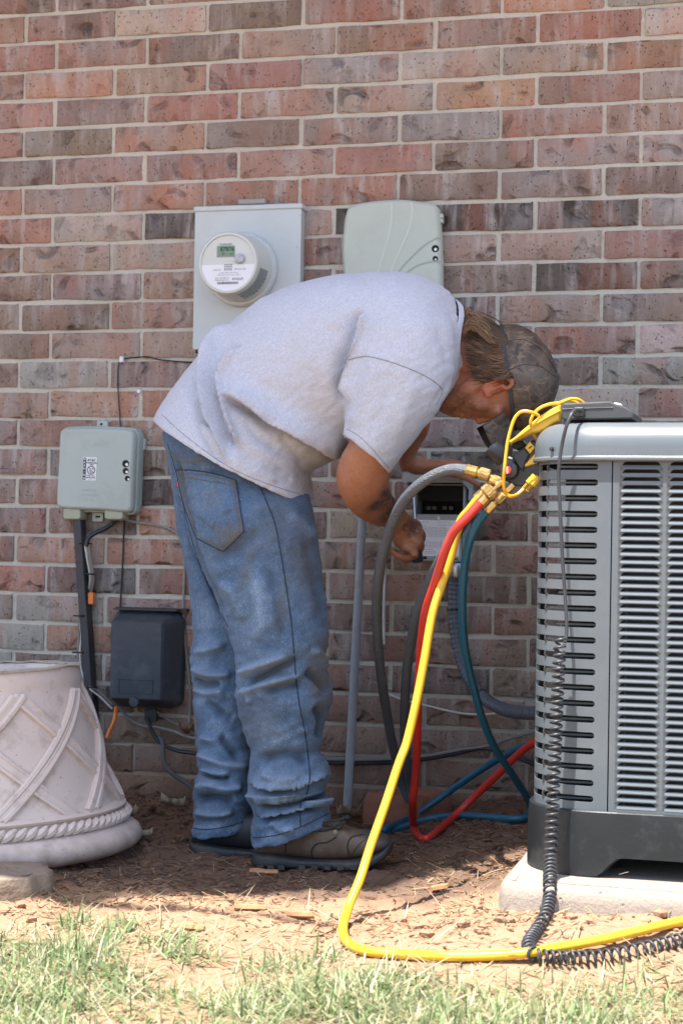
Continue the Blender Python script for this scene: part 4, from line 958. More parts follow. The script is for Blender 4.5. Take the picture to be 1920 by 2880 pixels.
# ------------------------------------------------------------------ gauge manifold hanging at the corner of the unit
Ym = -0.955
zt = lambda x, y, Y=Ym: at(1094.4 + x * 0.1042, 980 + y * 0.1042, Y)
man = thing('gauge_manifold', 'black and yellow gauge manifold with brass fittings hanging at the air conditioner corner', 'gauge manifold', at(1190, 1120, Ym))
M_MAN = simple('manifold_black', (0.016, 0.018, 0.022), 0.33, var=0.2)
M_MYEL = simple('manifold_yellow', (0.74, 0.45, 0.035), 0.42, var=0.08)
M_BRASS = simple('brass', (0.62, 0.45, 0.17), 0.28, metal=0.95, var=0.12)
def poly_part(name, pts, d0, d1, mat, bev=0.003, parent=None):
    P = np.array([zt(x, y) for x, y in pts]); O = P.mean(0)
    mb = MB(); mb.outline([(p[0] - O[0], p[2] - O[2]) for p in P], [(bev, d0), (0, d0 + bev), (0, d1 - bev), (bev, d1)], O, EX, EZ, EN, back=True)
    return part(name, mb, mat, parent or man, sharp=30)
poly_part('body', [(450, 850), (600, 700), (700, 655), (810, 690), (930, 560), (1100, 410), (1250, 290), (1420, 420), (1480, 800), (1400, 1120), (1240, 1220), (1000, 1330), (860, 1310), (640, 1190), (520, 1060), (455, 960)], -0.045, 0.008, M_MAN)
poly_part('body_plate', [(800, 640), (920, 560), (1060, 460), (1190, 620), (1120, 760), (1040, 1000), (930, 900), (830, 720)], 0.004, 0.014, simple('manifold_grey', (0.030, 0.034, 0.040), 0.45))
mb = MB(); kc, kd = zt(390, 760), zt(590, 590)
ax = unit(zt(440, 560) - zt(560, 760)); 
mb.lathe([(0.0145, -0.014), (0.0165, -0.010), (0.0165, 0.018), (0.0145, 0.024), (0.004, 0.026)], zt(500, 650), unit(zt(400, 520) - zt(640, 800)) + V3((0, -0.25, 0)), 10); part('side_knob', mb, M_MAN, man)
mb = MB(); c = zt(735, 960); 
mb.lathe([(0.0185, 0.0), (0.0185, 0.018), (0.016, 0.022), (0.010, 0.023)], c, EN, 12); kn = part('front_knob', mb, M_MAN, man)
mb = MB(); c2 = zt(716, 970) + EN * 0.0232; mb.lathe([(0.0075, 0), (0.0075, 0.0012), (0.0068, 0.002)], c2, EN, 20); rb = part('red_button', mb, simple('red_cap', (0.72, 0.04, 0.035), 0.4), kn)
mb = MB(); text_geo(mb, 'HIGH', c2 + EN * 0.0022, -EZ, EX, 0.0048, bold=0.0001); part('button_print', mb, M_WHITE, rb, smooth=False)
poly_part('yellow_square', [(1190, 335), (1305, 470), (1190, 605), (1080, 470)], 0.006, 0.013, M_MYEL, 0.0012)
mb = MB(); a_, b_ = zt(1165, 490) + EN * 0.0135, zt(1228, 440) + EN * 0.0135; mb.tube([a_, b_], 0.0012, 6); part('square_mark', mb, M_INK, man)
poly_part('lower_flap', [(1340, 560), (1360, 810), (1085, 885), (1070, 850)], 0.006, 0.013, M_MYEL, 0.0015)
z2 = lambda x, y, Y: at(1078 + x * 0.25, 914.7 + y * 0.25, Y)
st_ = [(368, 420), (400, 375), (500, 285), (640, 170), (740, 105), (838, 62), (842, 120), (836, 202), (770, 232), (700, 285), (640, 312), (585, 318), (480, 362)]
P = np.array([z2(x, y, Ym - 0.02) for x, y in st_]); O = P.mean(0); mb = MB()
mb.outline([(p[0] - O[0], p[2] - O[2]) for p in P], [(0.003, -0.02), (0, -0.017), (0, 0.004), (0.003, 0.008)], O, EX, EZ, EN, back=True); bk = part('yellow_bracket', mb, M_MYEL, man)
mb = MB(); mb.tube(cr([z2(372, 402, Ym - 0.03), z2(500, 315, Ym - 0.03), z2(640, 215, Ym - 0.03), z2(832, 110, Ym - 0.03)], 5), 0.0028, 6); part('bracket_rib', mb, M_MYEL, bk)
poly_part('gasket', [(740, 410), (860, 330), (1000, 300), (1080, 390), (1020, 470), (900, 520), (800, 480)], -0.03, 0.004, simple('foam_black', (0.02, 0.02, 0.021), 0.9, bs=0.6, bscale=200))
def fitting(p0, p1, r0, nut=True, knurl=0.0125):
    """hose end: crimp sleeve at p0, knurled nut, stem to p1"""
    p0, p1 = V3(p0), V3(p1); d = p1 - p0; l = np.linalg.norm(d); ax = d / l
    mb = MB(); mb.lathe([(r0 * 0.96, 0), (r0 * 1.12, 0.002), (r0 * 1.06, 0.006), (r0 * 1.06, l * 0.30), (r0 * 0.8, l * 0.34), (r0 * 0.72, l * 0.36)], p0, ax, 10); f_ = part('hose_ferrule', mb, M_BRASS, man)
    mb = MB(); mb.lathe([(r0 * 0.6, l * 0.36), (knurl * 0.9, l * 0.37), (knurl, l * 0.40), (knurl, l * 0.62), (knurl * 0.9, l * 0.65), (r0 * 0.5, l * 0.66)], p0, ax, 28)
    v = mb.v[0]; rr = v - p0; rr -= (rr @ ax)[:, None] * ax; k = np.arange(len(v)) % 2
    mb.v[0] = v - rr * (k * 0.05)[:, None]; part('knurled_nut', mb, M_KNURL, man, sharp=15)
    mb = MB(); mb.lathe([(0.0042, l * 0.64), (0.0042, l * 0.74), (0.0062, l * 0.75), (0.0062, l * 0.98), (0.003, l)], p0, ax, 8); part('stem', mb, M_BRASS, man)
m, nt, b = newmat('knurled_brass'); oc = objco(nt)
wv = [N(nt, 'ShaderNodeTexWave', wave_type='BANDS', bands_direction='DIAGONAL') for _ in (0, 1)]
for w__, s__ in zip(wv, ((1, 1, 1), (-1, 1, 1))): w__.inputs['Scale'].default_value = 150; L(nt, scalevec(nt, oc, s__), w__.inputs['Vector'])
L(nt, mixc(nt, noise(nt, oc, 60), (0.50, 0.34, 0.13), (0.72, 0.54, 0.25)), b.inputs['Base Color']); b.inputs['Metallic'].default_value = 0.95; b.inputs['Roughness'].default_value = 0.33
bump(nt, b, mathn(nt, 'MAXIMUM', wv[0].outputs[1], wv[1].outputs[1]), 0.7, 0.003); M_KNURL = m
fitting(A(1069, 1078, -0.955), A(1154, 1101, -0.955), 0.0108)
fitting(A(1099, 1160, -0.975), A(1154, 1103, -0.97), 0.0100)
fitting(A(1092, 1148, -0.96), A(1142, 1098, -0.95), 0.0096, knurl=0.0105)
fitting(A(1117, 1175, -0.965), A(1180, 1112, -0.965), 0.0092, knurl=0.0098)
mb = MB(); mb.lathe([(0.0055, 0), (0.0058, 0.003), (0.0058, 0.014), (0.0066, 0.015), (0.0066, 0.027)], A(1123, 1103, -0.965), unit(A(1152, 1112, -0.96) - A(1123, 1103, -0.965)), 8); part('port_stub', mb, M_BRASS, man)
for dx, dy in ((0, 0), (9, 4)):
    mb = MB(); a_, b_ = A(1200 + dx, 1124 + dy, -0.962 - 0.008 * (dx > 0)), A(1224 + dx, 1098 + dy, -0.962 - 0.008 * (dx > 0)); d = unit(b_ - a_)
    mb.lathe([(0.003, 0), (0.0045, 0.002), (0.0045, 0.014), (0.0075, 0.016), (0.0075, 0.035)], a_, d, 8); part('probe_plug', mb, M_MYEL, man)
    mb = MB()
    for k in range(4): mb.lathe([(0.0047, -0.0006), (0.0049, 0), (0.0047, 0.0008)], a_ + d * (0.004 + 0.003 * k), d, 8)
    part('plug_rib', mb, M_INK, man, kind='stuff')
M_YCAB = simple('yellow_probe_cable', (0.85, 0.44, 0.02), 0.4)
cable('probe_cable', 'thin yellow cable looping down in front of the gauge manifold', [(1236, 955, -1.0), (1228, 950, -1.005), (1211, 945, -1.01), (1196, 946, -1.01), (1185, 955, -1.01), (1178, 968, -1.01), (1171, 990, -1.01), (1165, 1016, -1.01), (1161, 1046, -1.01), (1158, 1076, -1.01), (1156, 1102, -1.005), (1157, 1122, -1.0), (1162, 1134, -0.99), (1171, 1140, -0.985), (1185, 1137, -0.975), (1201, 1124, -0.965)], 0.0033, M_YCAB)
cable('probe_cable', 'thin yellow cable curling over the bracket behind the handset', [(1236, 1012, -0.95), (1229, 1003, -0.955), (1222, 992, -0.96), (1218, 978, -0.985), (1219, 963, -0.99), (1228, 947, -0.99), (1243, 935, -0.985), (1263, 928, -0.98), (1285, 925, -0.97), (1300, 919, -0.96), (1313, 916, -0.95), (1328, 918, -0.94), (1340, 926, -0.93), (1350, 935, -0.92)], 0.0030, M_YCAB)
cable('probe_cable', 'short yellow cable loop behind the left end of the handset', [(1280, 930, -0.95), (1292, 922, -0.94), (1306, 920, -0.93), (1322, 924, -0.92), (1336, 934, -0.91)], 0.0030, M_YCAB)

# ------------------------------------------------------------------ open disconnect box on the wall
Yx = -0.085
bx0, bx1 = wx(951, 1230, Yx), wx(1064, 1230, Yx); bz1, bz0 = wz(1005, 1112, Yx), wz(1005, 1288, Yx)
M_DIS = simple('disconnect_grey', (0.36, 0.40, 0.41), 0.42, var=0.06, dirt=(0.2, 0.2, 0.19), dirt_amt=0.25)
dis = thing('disconnect_box', 'open grey electrical disconnect box under the far hand', 'electrical box', ((bx0 + bx1) / 2, 0, bz0))
cxm, w, h = (bx0 + bx1) / 2, bx1 - bx0, bz1 - bz0
mb = MB(); t = 0.0025
mb.box((bx0 + t / 2, Yx / 2, (bz0 + bz1) / 2), (t, -Yx, h)); mb.box((bx1 - t / 2, Yx / 2, (bz0 + bz1) / 2), (t, -Yx, h))
mb.box((cxm, Yx / 2, bz1 - t / 2), (w - 2 * t, -Yx, t)); mb.box((cxm, Yx / 2, bz0 + t / 2), (w - 2 * t, -Yx, t)); mb.box((cxm, -0.002, (bz0 + bz1) / 2), (w - 2 * t, 0.004, h - 2 * t))
part('case', mb, M_DIS, dis, smooth=False)
mb = MB(); mb.box((cxm, -0.010, (bz0 + bz1) / 2 + 0.03), (w - 0.008, 0.012, h - 0.07)); part('fuse_base', mb, M_DARK, dis, smooth=False)
M_TIN = simple('tinned', (0.10, 0.10, 0.10), 0.4, metal=0.6)
for px in (985, 998, 1022, 1036):
    mb = MB(); mb.box(at(px, 1167, -0.03), (0.010, 0.012, 0.008)); part('contact', mb, M_TIN, dis, smooth=False)
mb = MB(); mb.box((cxm, -0.055, bz1 - 0.022), (w - 0.006, 0.004, 0.038)); part('inner_shade_sheet', mb, M_DARK, dis, smooth=False)  # black sheet added to paint the shade inside the box top
mb = MB(); mb.lathe([(0.006, 0), (0.006, 0.003), (0.003, 0.004)], at(1011, 1140, -0.02), EN, 12); part('screw', mb, M_STEEL, dis)
Yp = -0.080
pz1, pz0 = wz(1005, 1181, Yp), wz(1005, 1286, Yp)
q = [(950, 1190), (956, 1181), (1052, 1182), (1059, 1190), (1060, 1286), (948, 1284)]
O = at(1005, 1235, Yp); mb = MB(); mb.outline([(at(a, c_, Yp)[0] - O[0], at(a, c_, Yp)[2] - O[2]) for a, c_ in q], [(0, 0), (0, 0.002), (0.0006, 0.0026)], O, EX, EZ, EN); dp = part('dead_front', mb, M_DIS, dis)
for a, c_ in ((976, 1281), (1003, 1279)):
    mb = MB(); mb.outline(rrect(0.009, 0.007, 0.001), [(0, 0.0027), (0, 0.003)], at(a, c_, Yp), EX, EZ, EN); part('slot', mb, M_DARK, dp, smooth=False)
mb = MB(); mb.lathe([(0.006, 0.002), (0.006, 0.004), (0.003, 0.005)], at(1005, 1190, Yp), EN, 12); part('panel_screw', mb, M_STEEL, dp)
lc_ = at(1006, 1236, Yp) + EN * 0.003; lw, lh = 98 * pxm(Yp), 82 * pxm(Yp)
mb = MB(); mb.outline(rrect(lw, lh, 0.001), [(0, 0), (0, 0.0005)], lc_, EX, EZ, EN); dl_ = part('instruction_label', mb, simple('label_blue_white', (0.88, 0.90, 0.95), 0.5, var=0.03), dp)
mb = MB(); tp = lambda s, x, z, sz, al='LEFT': text_geo(mb, s, lc_ + EN * 0.0007 + V3((x * lw, 0, z * lh)), EX, EZ, sz, align=al)
tp('CAT. NO.', -0.40, 0.44, 0.0042); tp('ENCLOSED SWITCH', 0.0, 0.44, 0.0034); tp('NON-FUSIBLE PULLOUT', 0.0, 0.36, 0.0034); tp('UL', 0.38, 0.42, 0.006); tp('TYPE 3R', -0.40, 0.34, 0.0036)
for k in range(5): tp('SUITABLE FOR USE AS SERVICE EQUIPMENT', -0.40, 0.26 - k * 0.045, 0.0033)
tp('DANGER', -0.40, -0.06, 0.0042)
for k in range(4): tp('TURN OFF POWER BEFORE WORK', -0.40, -0.12 - k * 0.045, 0.0034)
tp('INSTALLATION', -0.40, -0.32, 0.0044)
for k in range(2): tp('USE COPPER WIRE ONLY', -0.40, -0.38 - k * 0.045, 0.0034)
tp('60A 240V', 0.06, -0.46, 0.0034); tp('8', 0.135, -0.19, 0.006, 'CENTER')
def frame_(x, z, a, b_): mb.tube([lc_ + EN * 0.0008 + V3((x + sx * a, 0, z + sz * b_)) for sx, sz in ((-1, -1), (1, -1), (1, 1), (-1, 1), (-1, -1))], 0.0003, 4)
frame_(0.135 * lw, -0.19 * lh, 0.006, 0.012); frame_(-0.12 * lw, 0.17 * lh, lw * 0.30, lh * 0.13)
part('label_print', mb, simple('pale_ink', (0.36, 0.36, 0.38), 0.6), dl_, smooth=False)
# hinged lid standing open above the box
mb = MB(); hinge = V3((cxm, -0.01, bz1 + 0.002)); up = unit(V3((0, -0.115, wz(984, 1088, -0.12) - bz1)))
Lh = 0.125; xw = w / 2 + 0.006
c0, c1 = hinge, at(984, 1088, -0.125); c1[0] = cxm - 0.004
ud = unit(c1 - c0); Ld = np.linalg.norm(c1 - c0); nn_ = unit(np.cross(EX, ud))
if nn_[2] > 0: nn_ = -nn_
def lidbox(x0_, x1_, s0, s1, n0, n1):
    P = [c0 + EX * x + ud * s + nn_ * n_ for n_ in (n0, n1) for x, s in ((x0_, s0), (x1_, s0), (x1_, s1), (x0_, s1))]
    mb.add(P, [(0, 3, 2, 1), (4, 5, 6, 7), (0, 1, 5, 4), (1, 2, 6, 5), (2, 3, 7, 6), (3, 0, 4, 7)])
lidbox(-xw, xw, 0, Ld, 0, 0.002); part('lid', mb, M_DIS, dis, smooth=False)
mb = MB(); lidbox(-xw + 0.004, xw - 0.004, 0.004, Ld - 0.004, 0.003, 0.006); part('lid_shade_liner', mb, simple('lid_shade_liner', (0.035, 0.036, 0.034), 0.6), dis, smooth=False)  # black plastic, with the underside's shade put into its colour
mb = MB(); lidbox(-xw - 0.012, xw + 0.004, Ld, Ld + 0.002, -0.002, 0.022); part('lid_front_lip', mb, M_DIS, dis, smooth=False)
mb = MB(); lidbox(xw, xw + 0.002, 0.0, Ld - 0.003, -0.001, 0.022); lid_r = part('lid_side', mb, M_DIS, dis, smooth=False)
mb = MB(); lidbox(-xw - 0.002, -xw, 0.0, Ld - 0.003, -0.001, 0.026); part('lid_side', mb, M_DIS, dis, smooth=False)
mb = MB(); lidbox(xw + 0.0025, xw + 0.010, -0.01, 0.05, 0.02, 0.05); part('hasp', mb, M_DIS, dis, smooth=False)
# ------------------------------------------------------------------ the man: helpers
def hdir(px, py):
    d = ray(px, py); d = V3((d[0], d[1], 0)); return d / np.linalg.norm(d)
def ringdef(l, r, Y, dep, bow=(0, 0), ex=2.0):
    c = ((l[0] + r[0]) / 2, (l[1] + r[1]) / 2); C = at(*c, Y)
    k = np.dot(C - CAM_POS, CF_) / FOC                      # metres per picture unit at that depth
    u = (CR_ * (r[0] - l[0]) - CU_ * (r[1] - l[1])) / 2 * k
    v = -hdir(*c) * dep + (CR_ * bow[0] - CU_ * bow[1]) * k
    return np.concatenate([C, u, v, [ex]])
def loft(mb, rings, n=48, k=6, cap0=True, cap1=True, hollow0=None, hollow1=None):
    R = cr(np.array([ringdef(*q) for q in rings]), k)
    t = np.linspace(0, 2 * PI, n, endpoint=False); ct, st = np.cos(t), np.sin(t)
    def ring(q):
        e = 2 / q[9]
        a = np.sign(ct) * np.abs(ct) ** e; b_ = np.sign(st) * np.abs(st) ** e
        return q[0:3] + a[:, None] * q[3:6] + b_[:, None] * q[6:9]
    G = [ring(q) for q in R]
    def inner(seq, th, depth):
        out = []
        for q in seq[:depth]:
            w = q.copy(); lu = np.linalg.norm(q[3:6]); lv = np.linalg.norm(q[6:9]); w[3:6] *= max(0.1, 1 - th / lu); w[6:9] *= max(0.1, 1 - th / lv); out.append(ring(w))
        return out
    if hollow0: G = inner(R, *hollow0)[::-1] + G
    if hollow1: G = G + inner(R[::-1], *hollow1)
    o = mb.grid(G, cv=True); m = len(G)
    if cap0: mb.f.append(tuple(o + i for i in range(n))[::-1])
    if cap1: mb.f.append(tuple(o + (m - 1) * n + i for i in range(n)))
def ellipsoid(mb, c, a, b_, d, n=20):
    """centre and three half axis vectors"""
    th = np.linspace(0, 2 * PI, n, endpoint=False); G = []
    for ph in np.linspace(-PI / 2 + 0.12, PI / 2 - 0.12, n // 2):
        G.append(V3(c) + math.cos(ph) * (np.cos(th)[:, None] * V3(a) + np.sin(th)[:, None] * V3(b_)) + math.sin(ph) * V3(d))
    o = mb.grid(G, cv=True); m = len(G)
    mb.f.append(tuple(o + i for i in range(n))[::-1]); mb.f.append(tuple(o + (m - 1) * n + i for i in range(n)))
def remeshed(mb, voxel, smooth=2, fac=0.5):
    """join overlapping closed shells into one continuous surface"""
    me = bpy.data.meshes.new('tmp'); me.from_pydata([tuple(p) for p in mb.verts().tolist()], [], mb.f); me.update()
    bm_ = bmesh.new(); bm_.from_mesh(me); bmesh.ops.recalc_face_normals(bm_, faces=bm_.faces); bm_.to_mesh(me); bm_.free()
    ob = bpy.data.objects.new('tmp', me); COL.objects.link(ob)
    r = ob.modifiers.new('r', 'REMESH'); r.mode = 'VOXEL'; r.voxel_size = voxel; r.adaptivity = 0
    s = ob.modifiers.new('s', 'SMOOTH'); s.factor = fac; s.iterations = smooth
    dg = bpy.context.evaluated_depsgraph_get(); dg.update()
    ev = ob.evaluated_get(dg); m2 = ev.to_mesh()
    nv, npoly = len(m2.vertices), len(m2.polygons)
    v = np.empty(nv * 3); m2.vertices.foreach_get('co', v); v = v.reshape(-1, 3)
    nr_ = np.empty(nv * 3); m2.vertex_normals.foreach_get('vector', nr_); nr_ = nr_.reshape(-1, 3)
    f = [tuple(p.vertices) for p in m2.polygons]
    ev.to_mesh_clear(); bpy.data.objects.remove(ob); bpy.data.meshes.remove(me)
    return v, f, nr_
def seg_dist(P, pts):
    """distance, side and position along a picture polyline for projected points"""
    pts = cr(np.array(pts, float), 5); best = np.full(len(P), 1e9); side = np.zeros(len(P)); along = np.zeros(len(P))
    Ls = np.linalg.norm(np.diff(pts, axis=0), axis=1); cum = np.concatenate([[0], np.cumsum(Ls)]) / Ls.sum()
    for i in range(len(pts) - 1):
        a, d = pts[i], pts[i + 1] - pts[i]; t = np.clip(((P - a) @ d) / (d @ d), 0, 1); q = a + t[:, None] * d
        w = np.linalg.norm(P - q, axis=1); s = np.sign(d[0] * (P[:, 1] - a[1]) - d[1] * (P[:, 0] - a[0]))
        k = w < best; best[k] = w[k]; side[k] = s[k]; along[k] = cum[i] + t[k] * (cum[i + 1] - cum[i])
    return best, side, along
def folds(v, nr_, L_, near=True):
    """raise or lower cloth along traced fold lines: (points, width right, width left, height right, height left)"""
    P = proj(v); tc_ = CAM_POS - v; tc_ /= np.linalg.norm(tc_, axis=1)[:, None]
    msk = sst(-0.05, 0.35, np.sum(nr_ * tc_, 1)); d = np.zeros(len(v))
    for pts, wr, wl, ar, al in L_:
        bb = np.array(pts); pad = 3 * max(wr, wl)
        k = np.where((P[:, 0] > bb[:, 0].min() - pad) & (P[:, 0] < bb[:, 0].max() + pad) & (P[:, 1] > bb[:, 1].min() - pad) & (P[:, 1] < bb[:, 1].max() + pad))[0]
        if not len(k): continue
        ds, sd, al_ = seg_dist(P[k], pts)
        end = np.clip(np.minimum(al_, 1 - al_) / 0.16, 0, 1); end = end * end * (3 - 2 * end)
        right = sd > 0                                        # side of larger picture y for a left to right line
        d[k] += np.where(right, ar * np.exp(-(ds / wr) ** 2), al * np.exp(-(ds / wl) ** 2)) * end
    folds.d = d * msk
    return v + nr_ * (d * msk)[:, None]
def relax(v, f, it=2, fac=0.5):
    q = np.array([(a[0], a[1], a[2], a[3] if len(a) > 3 else a[0]) for a in f]); e = np.concatenate([q[:, [0, 1]], q[:, [1, 2]], q[:, [2, 3]], q[:, [3, 0]]]); e = e[e[:, 0] != e[:, 1]]
    n_ = np.bincount(e[:, 0], minlength=len(v)) + np.bincount(e[:, 1], minlength=len(v))
    for _ in range(it):
        s = np.stack([np.bincount(e[:, 0], v[e[:, 1], k], len(v)) + np.bincount(e[:, 1], v[e[:, 0], k], len(v)) for k in range(3)], 1)
        v = v + fac * (s / np.maximum(1, n_)[:, None] - v)
    return v
def bvh_of(v, f): return BVHTree.FromPolygons([tuple(p) for p in v.tolist()], f)
def cast(bv, px, py, lift=0.0):
    d = ray(px, py); d = d / np.linalg.norm(d)
    h = bv.ray_cast(Vector(CAM_POS.tolist()), Vector(d.tolist()), 12.0)
    if h[0] is None: return None
    return V3(h[0]) - d * lift
def seam(name, bv, pts, r, mat, parent, lift=0.0006, k=6, n=5):
    q = [cast(bv, x, y, lift) for x, y in cr(np.array(pts, float), k)]; q = [p for p in q if p is not None]
    if len(q) < 3: return None
    q = np.array(q); dd = np.linalg.norm(np.diff(q, axis=0), axis=1); keep = np.concatenate([[True], dd < 0.05])
    mb = MB(); mb.tube(q[keep], r, n); return part(name, mb, mat, parent)
def blobs(P, L_):
    m = np.zeros(len(P))
    for cx_, cy_, rx, ry, ang, s in L_:
        a = math.radians(ang); dx, dy = P[:, 0] - cx_, P[:, 1] - cy_
        x = (dx * math.cos(a) + dy * math.sin(a)) / rx; y = (-dx * math.sin(a) + dy * math.cos(a)) / ry
        m = np.maximum(m, s * np.exp(-(x * x + y * y) ** 1.2))
    return m
man_o = thing('person', 'man in grey t-shirt, stained blue jeans and camouflage cap bent over an open electrical box', 'person', at(640, 1985, -0.58) * V3((1, 1, 0)))

# ------------------------------------------------------------------ body: one continuous skin
mb = MB(); YH = -0.60
kH = np.dot(at(1150, 860, YH) - CAM_POS, CF_) / FOC
eu = unit(CR_ * 0.992 + CU_ * 0.125); ef = unit(CR_ * 0.125 - CU_ * 0.992); es = -hdir(1150, 860); es = unit(es - eu * (es @ eu) - ef * (es @ ef))
H = lambda px, py, s=0.0: at(px, py, YH) + es * s
ell = lambda px, py, s, ru, rf, rs: ellipsoid(mb, H(px, py, s), eu * ru, ef * rf, es * rs)
ell(1160, 862, 0, 0.092, 0.100, 0.076)
ell(1108, 905, 0, 0.070, 0.052, 0.064)
ell(1085, 900, 0, 0.060, 0.050, 0.060)
for s in (1, -1):
    mb.tube(cr([H(1100, 880, s * 0.058), H(1070, 900, s * 0.056), H(1040, 922, s * 0.040), H(1021, 934, s * 0.016)], 4), np.linspace(0.020, 0.017, 13), 12)
    ell(1106, 926, s * 0.040, 0.030, 0.022, 0.024)
    ell(1138, 944, s * 0.030, 0.016, 0.018, 0.032)
ell(1024, 932, 0, 0.018, 0.018, 0.022)
ell(1045, 935, 0, 0.025, 0.022, 0.030)
ell(1060, 950, 0, 0.0085, 0.0115, 0.022); ell(1073, 950, 0, 0.0085, 0.0125, 0.023)
mb.tube([H(1134, 952), H(1118, 959), H(1100, 963), H(1093, 962)], [0.008, 0.0095, 0.0115, 0.0105], 12)
for s in (1, -1): ell(1090, 955, s * 0.011, 0.010, 0.009, 0.008)
# ear
for s in (1, -1):
    e0 = 0.0775 * s
    mb.tube(cr([H(1100, 903, e0), H(1108, 890, e0 + s * 0.008), H(1124, 881, e0 + s * 0.013), H(1143, 876, e0 + s * 0.016), H(1158, 877, e0 + s * 0.016), H(1166, 886, e0 + s * 0.013), H(1161, 895, e0 + s * 0.009), H(1148, 899, e0 + s * 0.004)], 5), 0.0052, 10)
    ellipsoid(mb, H(1130, 896, e0 + s * 0.003), (CR_ * 0.93 + CU_ * 0.37) * 0.028, (CR_ * 0.37 - CU_ * 0.93) * 0.0125, es * 0.006)
    mb.tube(cr([H(1118, 903, e0 + s * 0.010), H(1132, 897, e0 + s * 0.012), H(1148, 889, e0 + s * 0.012)], 4), 0.0032, 8)
    ell(1113, 911, e0 + s * 0.004, 0.008, 0.009, 0.006)
# neck and trunk inside the shirt
loft(mb, [((960, 700), (985, 900), -0.60, 0.085), ((1030, 730), (1040, 880), -0.60, 0.068), ((1085, 752), (1085, 905), -0.60, 0.062), ((1130, 780), (1120, 910), -0.60, 0.055)], 24)
loft(mb, [((420, 1010), (640, 1060), -0.59, 0.135), ((450, 930), (680, 1030), -0.59, 0.15), ((560, 790), (760, 980), -0.60, 0.15), ((730, 690), (880, 930), -0.60, 0.16), ((880, 670), (970, 900), -0.60, 0.165), ((990, 700), (1020, 870), -0.60, 0.10)], 28)
loft(mb, [((430, 1010), (680, 1050), -0.655, 0.075), ((470, 1240), (700, 1260), -0.67, 0.070), ((565, 1500), (720, 1510), -0.68, 0.058), ((600, 1700), (715, 1720), -0.68, 0.045), ((620, 1870), (700, 1880), -0.68, 0.034), ((615, 1940), (710, 1950), -0.68, 0.034)], 20)
loft(mb, [((420, 1010), (650, 1050), -0.53, 0.075), ((440, 1240), (650, 1260), -0.51, 0.070), ((460, 1500), (590, 1510), -0.50, 0.058), ((465, 1700), (565, 1720), -0.535, 0.045), ((470, 1840), (540, 1850), -0.55, 0.034), ((470, 1915), (550, 1925), -0.555, 0.034)], 20)
# near arm
loft(mb, [((880, 690), (1010, 730), -0.70, 0.06), ((850, 800), (985, 840), -0.735, 0.062), ((822, 930), (925, 985), -0.745, 0.056), ((804, 1008), (906, 1052), -0.74, 0.053), ((784, 1045), (899, 1084), -0.73, 0.050), ((772, 1084), (894, 1102), -0.715, 0.048), ((775, 1122), (894, 1116), -0.695, 0.047), ((797, 1163), (898, 1132), -0.66, 0.046), ((832, 1194), (910, 1150), -0.60, 0.042), ((866, 1207), (926, 1168), -0.54, 0.036), ((889, 1214), (940, 1182), -0.49, 0.029), ((896, 1224), (950, 1190), -0.46, 0.027)], 32)
# near hand: palm, four fingers curled round the handle, thumb behind it
loft(mb, [((889, 1214), (940, 1182), -0.49, 0.028), ((897, 1234), (957, 1196), -0.455, 0.027), ((905, 1250), (966, 1214), -0.435, 0.027), ((918, 1262), (964, 1238), -0.43, 0.024)], 24)
KN = [((955, 1204), -0.425), ((962, 1222), -0.440), ((960, 1243), -0.447), ((948, 1263), -0.447)]
for i, ((kx, ky), kY) in enumerate(KN):
    r_ = (0.0098, 0.0102, 0.0098, 0.0088)[i]; l_ = (1.0, 1.06, 1.0, 0.84)[i]
    k0 = at(kx - 22, ky - 6, kY + 0.002); k1 = at(kx, ky, kY)
    k2 = at(kx + 4 * l_, ky + 16 * l_, kY + 0.034 * l_); k3 = at(kx - 16 * l_, ky + 27 * l_, kY + 0.048 * l_); k4 = at(kx - 32 * l_, ky + 20 * l_, kY + 0.040 * l_)
    mb.tube(cr([k0, k1, k2, k3, k4], 4), np.interp(np.arange(17), [0, 4, 8, 12, 16], [r_ * 1.0, r_ * 1.10, r_ * 1.0, r_ * 0.98, r_ * 0.75]), 12)
mb.tube(cr([at(950, 1268, -0.452), at(952, 1276, -0.435), at(936, 1280, -0.425), at(913, 1275, -0.42), at(899, 1262, -0.425)], 4), np.linspace(0.0100, 0.0078, 17), 12)
mb.tube(cr([at(915, 1205, -0.44), at(930, 1200, -0.40), at(947, 1207, -0.375), at(955, 1225, -0.37)], 4), np.linspace(0.0135, 0.0085, 13), 12)
